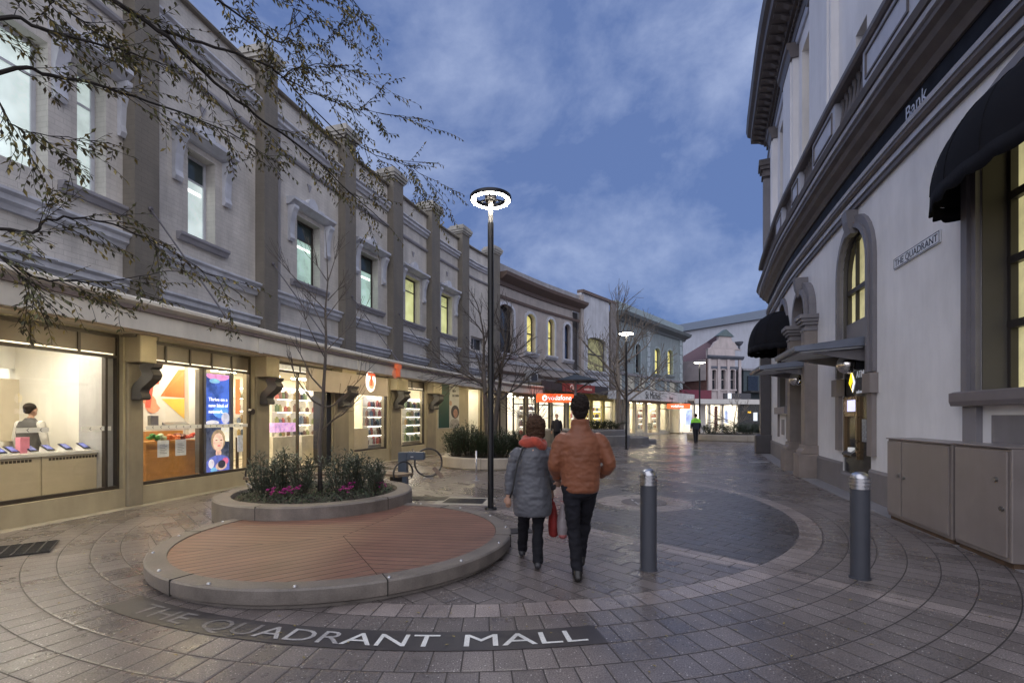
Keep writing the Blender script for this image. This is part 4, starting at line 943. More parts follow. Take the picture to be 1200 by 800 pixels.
for key,(x0,x1,d_,lab) in enumerate(((606,628,-1.2,'rack of small goods in the window left of the orange sign'),(667,679,-.8,'yellow lit rack in the shop right of the orange sign'),(685,705,-.9,'yellow lit rack of goods behind the man'),(746,756,-1.0,'pale rack of homewares in the far shop'),(762,771,-1.6,'dark rack inside the open far doorway'),(785,795,-1.0,'pale rack of homewares nearest the far corner'))):
    shelf(LP.px(x0,d_),LP.px(x1,d_),d_,[.5,1.0,1.5,2.0],lab,4+key%2,'small item on the '+lab,'items in the distant shop windows',seed=50+key,h=.34,backm=yb if 'yellow' in lab else shopw,pal=(0,2,4,5,6,1))
# ------------------------------------------------------------- end of the mall : pink Victorian front
def Q(x,y,D): return pt(x,y,D)
VT=empty('gabled_shop_house',(20.5,49,0),'pink Victorian house front with three sash windows and a small green pediment','building')
class FP(Path): pass
VP=Path([(17.6,47.3),(19.35,47.7),(21.4,48.3),(23.5,49.0),(27.5,50.5)],'L')
va,vb=VP.px(830,0),VP.px(869,0)
pink=M('pink Victorian render',(.50,.44,.44),rough=.7,var=.12,vs=1.2,coord='UV',stain=.15); vd=M('dark slate trim',(.09,.10,.13),rough=.6)
ws=[]
for x0,x1 in ((834,839),(844.5,850),(855.5,861)):
    q0,q1=VP.px(x0,0),VP.px(x1,0); ws.append((q0,q1,VP.z(q0,456),VP.z(q0,433),.1))
mb=MB(); wall(mb,VP,va,vb,3.2,8.3,ws,st=1); obj('front_wall',mb,pink,VT)
for w in ws:
    m_=MB(); archband(m_,VP,w[0],w[1],w[2],w[3],.1,.10,-.02,.08); f=obj('window',m_,pink,VT); mb=MB(); archsheet(mb,VP,w[0],w[1],w[2],w[3],.1,-.22); obj('pane',mb,dkwin,f)
    mb=MB(); bbox(mb,VP,w[0]-.15,w[1]+.15,-.01,.14,w[2]-.15,w[2]); bbox(mb,VP,w[0],w[1],-.21,-.17,(w[2]+w[3])/2-.03,(w[2]+w[3])/2+.03); obj('sill',mb,pink,f)
mb=MB(); sweep(mb,VP,va-.1,vb+.1,[(-.02,7.3),(.12,7.3),(.3,7.5),(.3,7.65),(-.02,7.68)],st=1); sweep(mb,VP,va,vb,[(-.02,6.35),(.1,6.37),(.1,6.6),(-.02,6.62)],st=1); obj('cornice',mb,vd,VT)
for x in (831,842,853,866.5):
    q=VP.px(x,0); mb=MB(); bbox(mb,VP,q-.15,q+.15,-.01,.12,3.2,7.3); obj('pilaster',mb,pink,VT)
vc=(va+vb)/2
prof=[(-2.1,8.3),(-1.6,8.45),(-1.2,9.0),(-.8,9.2),(-.75,9.6),(.75,9.6),(.8,9.2),(1.2,9.0),(1.6,8.45),(2.1,8.3)]
mb=MB(); n=len(prof); mb.add([VP.P(vc+u,.0,z) for u,z in prof]+[VP.P(vc+u,-.3,z) for u,z in prof],[tuple(range(n)),tuple(range(2*n-1,n-1,-1))]+[(i,(i+1)%n,n+(i+1)%n,n+i) for i in range(n)]); obj('gable',mb,pink,VT)
mb=MB(); tri=[(-1.0,9.6),(1.0,9.6),(0,10.3)]; mb.add([VP.P(vc+u,.15,z) for u,z in tri]+[VP.P(vc+u,-.4,z) for u,z in tri],[(0,1,2),(5,4,3),(0,1,4,3),(1,2,5,4),(2,0,3,5)]); obj('pediment',mb,M('dark green pediment',(.10,.14,.15),rough=.6),VT)
mb=MB(); mb.lathe([(.05,8.3),(.12,8.5),(.1,8.7),(.35,8.95),(.42,9.15),(.0,9.2)],VP.P(vb-.2,-.1,0),10); obj('urn',mb,vd,VT)
# side wing with tiled roof
mb=MB(); mb.prism([(18.3,55.5),(17.2,52.0),(19.2,47.85),(19.33,47.9),(22,56)],3.1,7.3); obj('side_wall',mb,M('red brick side wall',(.15,.075,.065),rough=.8,var=.3,vs=6,bump=.2),VT)
mb=MB(); mb.add([(19.2,47.8,7.3),(17.1,52,7.3),(18.2,56,7.3),(22.5,56,10.2),(21.2,49,10.2),(21.3,48.6,8.3)],[(0,1,2,3,4,5)]); mb.add([(19.2,47.8,7.1),(17.1,52,7.1),(18.2,56,7.1),(22.5,56,7.1),(21.3,48.6,7.1)],[(0,1,2,3,4)]); obj('tiled_roof',mb,M('dull red roof tiles',(.13,.075,.08),rough=.8,var=.3,vs=5,bump=.5,bs=8),VT)
mb=MB(); mb.prism([(19.17,47.78),(17.05,52.0),(16.95,51.9),(19.1,47.6)],5.2,7.25); obj('gable_side',mb,pink,VT)
# white canopied shops under it
shp=empty('corner_kiosk_shops',(20,45,0),'bright low shops under a white canopy at the end of the mall','building')
KP=Path([(15.4,44.5),(17.4,45.4),(19.6,46.0),(22.4,46.6),(27,47.6),(33,49)],'L')
ka,kb=KP.px(799,0),KP.px(893,0)
whk=M('white kiosk paint',(.62,.60,.57),rough=.5,var=.05)
ops=[(KP.px(x0,0),KP.px(x1,0),.15,2.7,0) for x0,x1 in ((801,813),(815,821),(827,830.5),(833,846),(848,865))]
mb=MB(); wall(mb,KP,ka,KP.px(868,0),0,3.2,ops,th=.25,st=1); obj('front_wall',mb,whk,shp)
sweep_=MB(); sweep(sweep_,KP,ka,kb,[(-4,3.2),(1.6,3.2),(1.6,2.75),(1.5,2.75),(1.5,3.05),(-4,3.05)],st=1); obj('canopy',sweep_,whk,shp)
room(shp,KP,ka+.2,KP.px(866,0),2.6,.1,3.0,lightm=panelc)
mb=MB(); bbox(mb,KP,KP.px(868,0),kb,-.5,-.2,0,3.1); obj('dark_shopfront',mb,M('dark shopfront',(.02,.02,.022),rough=.25,var=.3),shp)
mb=MB(); bbox(mb,KP,KP.px(799,0),KP.px(834,0),-.3,0.0,3.25,4.1); obj('sign_band',mb,M('maroon sign band',(.14,.02,.04),rough=.5,emis=.03),shp)
mb=MB(); bbox(mb,KP,KP.px(849,0),KP.px(880,0),-.2,0.0,3.3,3.85); obj('sign_band',mb,M('charcoal sign band',(.05,.05,.06),rough=.5),shp)
mb=MB(); text(mb,'HELLO',.5,lambda u,v,w:KP.P(KP.px(857,0)+u,.02+w,3.38+v)); 
mb=MB(); bbox(mb,KP,KP.px(853,0),KP.px(857,0),.0,.03,3.32,3.83); bbox(mb,KP,KP.px(884.5,0),KP.px(889,0),-.19,-.15,1.2,2.0); obj('lit_panel',mb,M('pale lit panel',(.8,.85,.9),emis=.6,var=.2),shp)
mb=MB(); bbox(mb,KP,KP.px(804,-.6),KP.px(811,-.6),-.7,-.6,.8,2.3); bbox(mb,KP,KP.px(850,-.6),KP.px(853,-.6),-.7,-.6,1.0,2.2); obj('window_poster',mb,M('blue white poster',(.45,.55,.85),emis=.7,var=.5,vs=2),shp)
mb=MB(); bbox(mb,KP,KP.px(838,-.5),KP.px(841,-.5),-.6,-.5,.2,2.6); obj('dark_door',mb,M('dark red door',(.10,.02,.02),rough=.5),shp)
mb=MB(); bbox(mb,KP,KP.px(878,0),KP.px(881.5,0),-.19,-.15,1.95,2.1); obj('sign_panel',mb,M('amber lit panel',(1,.55,.05),emis=.9,var=0),shp)
# dark teal building right of it
T=empty('dark_building',(26,50,0),'low dark blue green building front between the pink house and the bank','building')
mb=MB(); mb.prism([(23.6,49.3),(33,52.5),(33,60),(23.6,60)],3.2,6.3); obj('wall',mb,M('dark blue green paint',(.045,.065,.075),rough=.5,var=.2),T)
mb=MB(); mb.prism([(23.5,49.1),(33.2,52.3),(33.2,60.2),(23.5,60.2)],6.302,6.5); obj('roof',mb,roofm,T)
for k in range(5):
    a=Vector((24.2+k*1.75,49.5+k*.595)); mb=MB(); R=math.atan2(3.2,9.4); mb.box((a.x+.5,a.y+.13,5.0),(1.3,.1,1.5),rz=R); obj('window',mb,dkwin,T)
mb=MB(); mb.prism([(23.5,47.6),(33,50.8),(33,52.4),(23.5,49.2)],4.0,4.15); obj('awning',mb,M('black awning',(.03,.03,.03),rough=.6),T)
# big white hall with grey roof far behind
T=empty('white_hall',(40,88,0),'big plain white hall with a grey sloping roof behind the mall','building')
A=pt(786,386,88);Bp=pt(905,366,70); 
za=A.z; zb2=Bp.z
A2=Vector((Bp.x+25,Bp.y+30,0)); ax,ay=pt(740,0,95).x,95
mb=MB(); v=[Vector((ax,ay,0)),Vector((Bp.x+8,Bp.y-5,0)),Vector((Bp.x+30,Bp.y+30,0)),Vector((ax+25,ay+40,0))]
zt=[16.6,16.6,16.6,16.6]
mb.add([Vector((p.x,p.y,z)) for z in (0,16.6) for p in v],[(0,1,2,3),(7,6,5,4),(0,1,5,4),(1,2,6,5),(2,3,7,6),(3,0,4,7)])
obj('wall',mb,M('white hall cladding',(.50,.52,.58),rough=.7,var=.05,vs=.3,stain=.1),T)
c=sum(v,Vector())/4
mb=MB(); e=[p+(p-c).normalized()*.8 for p in v]; t=[p+(c-p)*.35 for p in v]
mb.add([Vector((p.x,p.y,16.62)) for p in e]+[Vector((p.x,p.y,19.6)) for p in t],[(0,1,2,3),(7,6,5,4),(0,1,5,4),(1,2,6,5),(2,3,7,6),(3,0,4,7)]); obj('roof',mb,M('grey metal roof',(.16,.18,.20),rough=.5,metal=.3,var=.1),T)
# ------------------------------------------------------------- the bank building on the right
bw=M('white painted bank wall',(.78,.77,.78),rough=.6,var=.09,vs=.6,bump=.12,bs=14,coord='UV',stain=.09)
bgrey=M('mid grey bank trim',(.20,.19,.205),rough=.5,var=.12,vs=2,stain=.12)
bbrown=M('brown grey cornice paint',(.13,.115,.115),rough=.55,var=.18,vs=2,stain=.2)
bpl=M('grey stone plinth',(.20,.185,.19),rough=.6,var=.15,vs=3,bump=.3,bs=50)
bblack=M('black bank fascia',(.006,.006,.009),rough=.6,var=.1,spec=.2)
bblue=M('pale blue bank moulding',(.50,.52,.60),rough=.55,var=.08,stain=.12)
BK=empty('bank_building',RP.P(RP.px(1000),0,0),'tall curved white bank building with grey arches, heavy brown cornices and a black name band','building')
R0=1.2; R1=RE
def rx(x,d=0): return RP.px(x,d)
def rs(x0,x1,d=0): 
    a,b=rx(x0,d),rx(x1,d); return (min(a,b),max(a,b))
W1=rs(988,1021); W2=rs(939.5,953.5); W3=rs(914,923.5); 
wn0=rx(1150); W0=(wn0-2.15,wn0)
ops=[(W1[0],W1[1],.35,5.45,.85*.98),(W2[0],W2[1],.12,5.05,(W2[1]-W2[0])/2),(W3[0],W3[1],1.95,5.6,(W3[1]-W3[0])/2),(W0[0],W0[1],1.93,5.5,.45)]
mb=MB(); wall(mb,RP,R0,R1,0,5.85,ops,th=.5,st=.5); obj('lower_wall',mb,bw,BK)
# upper wall with window recesses
uw=[]
for x0,x1,z1 in ((940,952.5,12.3),(914,922,12.3),(1003,1020,9.45),(905.5,908,12.2)):
    a,b=rs(x0,x1); uw.append((a,b,7.6,z1))
a,b=rs(955,957.5)
mb=MB(); wall(mb,RP,R0,R1,6.6,13.1,[u+(0,) for u in uw],th=.55,st=.5); obj('upper_wall',mb,bw,BK)
mb=MB(); sweep(mb,RP,R0,R1,[(-.56,0),(-.56,14.3),(-9,15),(-9,0)],st=1); obj('roof',mb,M('bank roof',(.2,.2,.22),rough=.7),BK)
for i,(a,b,z0,z1) in enumerate(uw):
    mb=MB(); bbox(mb,RP,a,b,-.40,-.36,z0,z1,st=3); 
    w=obj('window',mb,bgrey,BK); mb=MB(); bbox(mb,RP,a+.08,b-.08,-.355,-.345,z0+.1,z1-.1,st=3); obj('pane',mb,M('dim lit bank glass',(.45,.38,.25),emis=.12,var=.7,vs=.5,rough=.15) if i==0 else dkwin,w)
for x0,x1 in ((957,983),(925,936),(1028,1062),(909,911.5)):
    a,b=rs(x0,x1); mb=MB(); bbox(mb,RP,a,b,-.01,.16,8.05,12.45,st=.6); bbox(mb,RP,a+.14,b-.14,.155,.20,8.05,12.45,st=.6); pz=obj('pilaster',mb,bw,BK)
    mb=MB(); sweep(mb,RP,a-.06,b+.06,[(-.01,12.45),(.22,12.45),(.28,12.7),(.34,12.75),(.34,12.9),(-.01,12.9)]); obj('capital',mb,bbrown,pz)
def rb(nm,prof,mat,a=R0,b=R1): mb=MB(); sweep(mb,RP,a,b,prof); return obj(nm,mb,mat,BK)
rb('architrave',[(-.02,5.85),(.06,5.85),(.06,5.93),(.02,5.95),(-.02,5.95)],bbrown)
rb('architrave',[(-.02,5.952),(.09,5.952),(.09,6.05),(-.02,6.05)],bblue)
rb('architrave',[(-.02,6.052),(.12,6.052),(.16,6.10),(.16,6.16),(-.02,6.16)],bbrown)
rb('architrave',[(-.02,6.162),(.18,6.162),(.20,6.22),(-.02,6.225)],bblue)
rb('name_band',[(-.02,6.227),(.10,6.227),(.10,6.60),(-.02,6.60)],bblack)
rb('cornice',[(-.02,6.602),(.14,6.602),(.20,6.70),(.32,6.78),(.36,6.86),(.44,6.90),(.44,6.98),(.28,7.0),(-.02,7.0)],bbrown)
rb('cornice_edge',[(.28,7.002),(.48,7.002),(.50,7.06),(-.02,7.08),(-.02,7.002)],bblue)
rb('cornice_top',[(-.02,7.082),(.53,7.082),(.57,7.18),(.53,7.24),(-.02,7.25)],bbrown)
rb('blocking_course',[(-.02,7.252),(.42,7.252),(.42,7.42),(-.02,7.42)],bblue)
# balustrade: solid panels and open baluster runs
rail=[(.08,8.08),(.44,8.08),(.48,8.13),(.48,8.22),(.42,8.26),(.08,8.26)]
runs=[]
xsb=[(1200+60,'s'),(1025,'o'),(995,'s'),(958,'o'),(948,'s'),(926,'o'),(920,'s'),(905,'e')]
qs=[rx(1019,.3),rx(985,.3),rx(958,.3),rx(942,.3),rx(932,.3),rx(921,.3),rx(913,.3)]
qs=[R0]+qs+[R1]
rb('balustrade_rail',rail,bbrown)
for i in range(len(qs)-1):
    a,b=qs[i],qs[i+1]
    if i%2==0:
        mb=MB(); bbox(mb,RP,a,b,.14,.40,7.422,8.078); o=obj('balustrade_panel',mb,bblue,BK)
        n=max(1,int((b-a)/1.6)); w=(b-a)/n
        for k in range(n):
            mb=MB(); c0,c1=a+w*k+.14,a+w*(k+1)-.14
            for s0,s1,z0,z1 in ((c0,c1,7.52,7.56),(c0,c1,7.94,7.98),(c0,c0+.03,7.56,7.94),(c1-.03,c1,7.56,7.94)): bbox(mb,RP,s0,s1,.395,.425,z0,z1)
            obj('panel_moulding',mb,bbrown,o)
    else:
        n=int((b-a)/.19)
        for k in range(n):
            q=a+(b-a)*(k+.5)/n; p=RP.P(q,.27,0); mb=MB(); mb.lathe([(.0,7.422),(.06,7.424),(.06,7.46),(.03,7.48),(.07,7.60),(.045,7.74),(.03,7.94),(.055,7.98),(.055,8.076),(0,8.077)],p,8); obj('baluster',mb,bbrown,BK,smooth='auto')
# crowning entablature
rb('crown_frieze',[(-.02,12.95),(.12,12.95),(.14,13.1),(.10,13.12),(.10,13.55),(-.56,13.55)],bbrown)
rb('crown_cornice',[(-.5,13.552),(.25,13.552),(.30,13.7),(.78,13.8),(.80,14.05),(.92,14.12),(.98,14.35),(-.5,14.4)],bbrown)
rb('crown_moulding',[(.0,12.80),(.06,12.80),(.10,12.94),(.0,12.945)],bblue)
n=int((R1-R0)/.42)
for k in range(n):
    q=R0+(R1-R0)*(k+.5)/n
    if q<rx(1200): continue
    mb=MB(); sweep(mb,RP,q-.09,q+.09,[(.20,13.56),(.36,13.60),(.50,13.70),(.70,13.72),(.70,13.795),(.20,13.795)],st=1); obj('modillion',mb,bbrown,BK)
n=int((R1-R0)/.2)
mb=MB()
for k in range(n):
    q=R0+(R1-R0)*(k+.5)/n; bbox(mb,RP,q-.06,q+.06,.09,.17,13.36,13.5,st=1)
obj('dentil_course',mb,bbrown,BK)
# plinth
for a,b in ((R0,W1[0]),(W1[0]+.003,W1[1]-.003),(W1[1],W2[0]-.45),(W2[1]+.45,R1)):
    z1=.40 if abs(a-W1[0])<.01 else .60
    mb=MB(); sweep(mb,RP,a,b,[(-.05,0),(.05,0),(.05,z1-.05),(.02,z1),(-.05,z1)]); obj('plinth',mb,bpl,BK)
# arched window and cash machine 1
def glazed_arch(W,z0,top,rise,nm,d=-.40,bars=2,half=.5,yel=None,tr=None):
    T=MB(); archband(T,RP,W[0]+.08,W[1]-.08,z0,top-.08,rise-.05,.08,d,d+.08); 
    m=(W[0]+W[1])/2
    for k in range(1,bars+1): x=W[0]+(W[1]-W[0])*k/(bars+1); bbox(T,RP,x-.03,x+.03,d+.005,d+.065,z0,top-.1 if abs(x-m)<.3 else top-rise*.75,st=2)
    for z in (tr or []): bbox(T,RP,W[0]+.02,W[1]-.02,d+.003,d+.085,z-.05,z+.05,st=2)
    f=obj(nm,T,M('dark bronze bank frame',(.035,.03,.028),rough=.4),BK)
    mb=MB(); archsheet(mb,RP,W[0],W[1],z0,top,rise,d,.02); obj('pane',mb,yel,f); return f
ylow=M('warm lit bank glass',(.70,.64,.36),emis=.42,var=.5,vs=.9,rough=.12,ecol=(.80,.72,.36))
glazed_arch(W1,3.60,5.42,.82,'arched_window',d=-.15,bars=2,yel=ylow,tr=[4.28])
mb=MB(); bbox(mb,RP,W1[0]+.024,W1[1]-.024,-.35,-.06,2.95,3.60); obj('spandrel_panel',mb,bgrey,BK)
mb=MB(); archband(mb,RP,W1[0],W1[1],2.45,5.45,.83,.27,-.01,.07); archband(mb,RP,W1[0]-.02,W1[1]+.02,2.45,5.47,.85,.10,.065,.11); obj('arch_surround',mb,bgrey,BK)
m=(W1[0]+W1[1])/2; mb=MB(); sweep(mb,RP,m-.14,m+.14,[(0,5.35),(.14,5.35),(.2,5.6),(.22,5.83),(0,5.83)]); obj('keystone',mb,bgrey,BK)
for s0,s1 in ((W1[0]-.27,W1[0]),(W1[1],W1[1]+.27)):
    mb=MB(); bbox(mb,RP,s0+.02,s1-.02,-.01,.08,.85,2.05); bbox(mb,RP,s0-.06,s1+.03,-.01,.14,2.05,2.42); obj('pier_strip',mb,M('warm grey pier',(.24,.21,.20),rough=.55,var=.12,stain=.1),BK)
def atm(W,zt,lab,logo_y=None):
    T=empty('cash_machine',RP.P((W[0]+W[1])/2,-.1,.40),lab,'cash machine')
    mb=MB(); bbox(mb,RP,W[0]+.002,W[1]-.002,-.36,-.03,.41,zt); obj('black_panel',mb,M('black gloss panel',(.008,.008,.009),rough=.15,var=.1),T)
    a,b=W[0]+.30,W[1]-.55
    a,b=W[0]+.62,W[1]-.12
    mb=MB(); 
    for x0,x1,z0,z1 in ((a,a+.08,.72,2.02),(b-.08,b,.72,2.02),(a+.08,b-.08,1.96,2.02),(a+.08,b-.08,1.60,1.70)): bbox(mb,RP,x0,x1,-.03,.03,z0,z1,st=2)
    obj('bronze_frame',mb,M('bronze trim',(.22,.15,.08),rough=.3,metal=.7),T)
    mb=MB(); bbox(mb,RP,a+.1,b-.1,-.028,-.015,1.71,1.95,st=2); obj('lit_header',mb,M('lilac lit header',(.65,.65,.95),emis=.9,var=.15),T)
    mb=MB(); bbox(mb,RP,a+.1,b-.1,-.028,-.02,1.0,1.56,st=2); obj('screen',mb,M('dark screen',(.01,.01,.012),rough=.1),T)
    mb=MB(); sweep(mb,RP,a+.12,b-.12,[(-.03,.76),(.09,.78),(.09,.82),(-.03,.92)],st=2); obj('keypad_shelf',mb,M('dark steel shelf',(.1,.1,.1),rough=.3,metal=.8),T)
    mb=MB(); bbox(mb,RP,a+.28,a+.45,-.028,.05,.86,.95,st=2); obj('card_slot',mb,M('pale slot',(.7,.7,.7),emis=.3),T)
    mb=MB(); bbox(mb,RP,W[0]+.28,W[0]+.50,-.028,-.018,1.10,1.55,st=2); obj('notice',mb,M('dim notice',(.25,.28,.32),rough=.4,var=.8,vs=22),T)
    # yellow and white diamond mark
    q=(W[0]+W[1])/2+.30; zc=2.34; r=.20
    def tri(nm,pts,mat,dd):
        mb=MB(); mb.add([RP.P(q-u*r,dd,zc+v*r) for u,v in pts],[tuple(range(len(pts)))]); obj(nm,mb,mat,T,recalc=False)
    tri('logo_mark',[(-.15,1.2),(.6,.35),(.25,-1.2),(-.95,-.1)],M('lit yellow mark',(1,.75,.02),emis=1.0,var=0),-.025)
    tri('logo_mark',[(-.15,1.2),(.6,.35),(.95,-.1),(.25,-1.2),(.0,-.75),(.45,-.05)],M('lit blue white mark',(.75,.8,1),emis=.9,var=0),-.022)
    tri('logo_mark',[(.1,-.1),(.38,-.05),(.05,-.8),(-.2,-.55)],M('black mark',(.01,.01,.01)),-.019)
    mb=MB(); text(mb,'ATM',.20,lambda u,v,w:RP.P(q-.26-u,-.022+w,zc+.06+v)); text(mb,'cash out',.10,lambda u,v,w:RP.P(q-.26-u,-.022+w,zc-.26+v)); obj('lettering',mb,M('pale lettering',(.6,.62,.7),emis=.25),T,merge=False)
    return T
atm(W1,2.94,'nearer cash machine in a black panel under the steel canopy of the lit arched window')
def canopy(a,b,d,z,lab):
    T=empty('entrance_canopy',RP.P((a+b)/2,0,z),lab,'canopy')
    mb=MB(); sweep(mb,RP,a,b,[(.0,z-.02),(d-.02,z-.10),(d,z-.06),(d,z+.0),(.0,z+.16)],st=.5); obj('canopy_deck',mb,M('steel blue canopy paint',(.15,.17,.22),rough=.35,metal=.3,var=.15),T,bevel=.005)
    mb=MB(); sweep(mb,RP,a+.08,b-.08,[(.10,z-.03),(d-.12,z-.10),(d-.12,z-.125),(.10,z-.06)],st=.5); obj('frosted_underside',mb,M('frosted canopy glass',(.55,.58,.62),rough=.4),T)
    for q in (a+.25,b-.25): mb=MB(); sweep(mb,RP,q-.03,q+.03,[(.0,z-.30),(.06,z-.30),(d*.7,z-.13),(.0,z-.06)],st=1); obj('canopy_arm',mb,bgrey,T)
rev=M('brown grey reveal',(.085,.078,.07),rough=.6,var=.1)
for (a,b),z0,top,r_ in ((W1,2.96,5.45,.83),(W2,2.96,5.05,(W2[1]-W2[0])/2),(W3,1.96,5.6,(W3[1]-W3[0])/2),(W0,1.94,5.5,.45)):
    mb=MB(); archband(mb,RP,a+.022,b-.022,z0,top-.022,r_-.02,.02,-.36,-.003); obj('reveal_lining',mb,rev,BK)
canopy(W1[0]+.02,W1[1]+.30,1.30,3.0,'nearer steel and frosted glass canopy over the cash machine below the lit arch')
canopy(W2[0]-.3,W2[1]+.3,1.35,2.98,'farther steel canopy over the columned doorway of the bank')
def mirror(q,z,lab):
    T=empty('security_mirror',RP.P(q,.2,z),lab,'mirror'); R_=RP.at(q)[1]; n=Vector((R_.x,R_.y,0))
    mb=MB(); 
    c=RP.P(q,.22,z); prof=[(.0,-.0),(.08,-.01),(.15,-.05),(.19,-.11)]
    mb.ell(c,(.19,.19,.19),16,12); obj('mirror_dome',mb,M('mirror dome',(.75,.72,.68),rough=.06,metal=1,var=.05),T,smooth=True)
    mb=MB(); bbox(mb,RP,q-.2,q+.2,-.3,.12,z-.12,z+.26,st=1); obj('bracket',mb,bblack,T)
mirror(rx(993,.22),2.66,'silver dome security mirror above the nearer cash machine logo'); 
# columned doorway
c2=(W2[0]+W2[1])/2
mb=MB(); bbox(mb,RP,W2[0]+.002,W2[1]-.002,-.48,-.20,.12,2.94); T=empty('cash_machine',RP.P(c2,-.2,.12),'farther cash machine and black panel inside the columned doorway','cash machine'); obj('black_panel',mb,M('black gloss panel'),T)
q=W2[0]+.55
mb=MB(); mb.add([RP.P(q+u*.2,-.19,2.33+v*.2) for u,v in ((-.1,1.1),(.7,.2),(.3,-1.1),(-.7,-.2))],[(0,1,2,3)]); obj('logo_mark',mb,M('lit yellow mark'),T,recalc=False)
mb=MB(); mb.add([RP.P(q-.1+u*.14,-.185,2.30+v*.2) for u,v in ((-.1,1.1),(.7,.2),(.3,-1.1),(-.7,-.2))],[(0,1,2,3)]); obj('logo_mark',mb,M('lit blue white mark'),T,recalc=False)
mb=MB(); bbox(mb,RP,q-.2,q+.2,-.195,-.18,1.72,1.9); obj('lit_header',mb,M('lilac lit header'),T)
mirror(c2+.25,2.68,'silver dome security mirror in the farther columned doorway')
glazed_arch((W2[0],W2[1]),3.15,5.03,(W2[1]-W2[0])/2-.02,'arched_fanlight',d=-.36,bars=1,yel=M('dim brown glass',(.10,.07,.04),rough=.12,emis=.12,ecol=(.5,.35,.15),var=.5))
mb=MB(); archband(mb,RP,W2[0],W2[1],4.22,5.05,(W2[1]-W2[0])/2,.30,-.01,.16); archband(mb,RP,W2[0],W2[1],4.22,5.05,(W2[1]-W2[0])/2,.12,.155,.24); obj('arch_surround',mb,bgrey,BK)
m=(W2[0]+W2[1])/2; mb=MB(); sweep(mb,RP,m-.13,m+.13,[(0,4.98),(.22,4.98),(.3,5.2),(.34,5.5),(0,5.5)]); obj('keystone',mb,bgrey,BK)
cst=M('brown grey column stone',(.22,.19,.175),rough=.5,var=.15,vs=2,stain=.12)
for s0 in (W2[0]-.22,W2[1]+.22):
    mb=MB(); bbox(mb,RP,s0-.19,s0+.19,-.01,.30,.85,3.85,st=1); co_=obj('column',mb,cst,BK,bevel=.01)
    mb=MB(); bbox(mb,RP,s0-.32,s0+.32,-.02,.46,0,.62,st=1); sweep(mb,RP,s0-.28,s0+.28,[(-.02,.62),(.42,.62),(.40,.70),(.34,.76),(.33,.85),(-.02,.85)],st=1); obj('column_base',mb,M('column base stone',(.25,.21,.19),rough=.6,var=.2,bump=.3),co_,bevel=.015)
    mb=MB()
    for e,z0,z1 in ((.02,3.85,3.92),(-.01,3.92,4.0),(.05,4.0,4.08),(.10,4.08,4.16),(.14,4.16,4.27)): bbox(mb,RP,s0-.19-e,s0+.19+e,-.01,.30+e,z0,z1,st=1)
    obj('capital',mb,bgrey,co_,bevel=.01)
# window 3 with awning, lower panel
glazed_arch(W3,1.95,5.58,(W3[1]-W3[0])/2-.02,'arched_window',d=-.38,bars=1,yel=M('dim brown glass'),tr=[3.6])
mb=MB(); archband(mb,RP,W3[0],W3[1],1.95,5.6,(W3[1]-W3[0])/2,.2,-.01,.07); bbox(mb,RP,W3[0]-.3,W3[1]+.3,-.01,.16,1.70,1.94); obj('window_surround',mb,bgrey,BK)
for s0,s1 in ((W3[0]-.2,W3[0]),(W3[1],W3[1]+.2),): mb=MB(); bbox(mb,RP,s0,s1,-.01,.06,.85,1.695); obj('pier_strip',mb,M('warm grey pier'),BK)
mb=MB(); bbox(mb,RP,(W3[0]+W3[1])/2-.25,(W3[0]+W3[1])/2+.45,.0,.015,.95,1.5); obj('recessed_panel',mb,bgrey,BK)
# near window
glazed_arch(W0,1.95,5.48,.43,'arched_window',d=-.34,bars=3,yel=ylow,tr=[2.75,3.55,4.35])
mb=MB(); archband(mb,RP,W0[0],W0[1],1.93,5.5,.45,.24,-.01,.06); archband(mb,RP,W0[0]-.10,W0[1]+.10,1.93,5.6,.55,.12,.055,.10); obj('window_surround',mb,bgrey,BK)
mb=MB(); bbox(mb,RP,W0[0]+.01,W0[0]+.02,-.4,-.02,1.95,4.4); 
mb=MB(); sweep(mb,RP,W0[0]-.45,W0[1]+.36,[(-.01,1.74),(.14,1.74),(.16,1.80),(.16,1.91),(.10,1.93),(-.01,1.93)]); obj('window_sill',mb,M('brown grey sill',(.17,.15,.155),rough=.5,var=.12),BK)
mb=MB(); bbox(mb,RP,W0[1]-.03,W0[1]+.24,-.01,.07,.62,1.735); obj('pier_strip',mb,bgrey,BK)
mb=MB(); bbox(mb,RP,W0[0]+.1,W0[1]-.22,.0,.02,.7,1.62); obj('recessed_panel',mb,bgrey,BK)
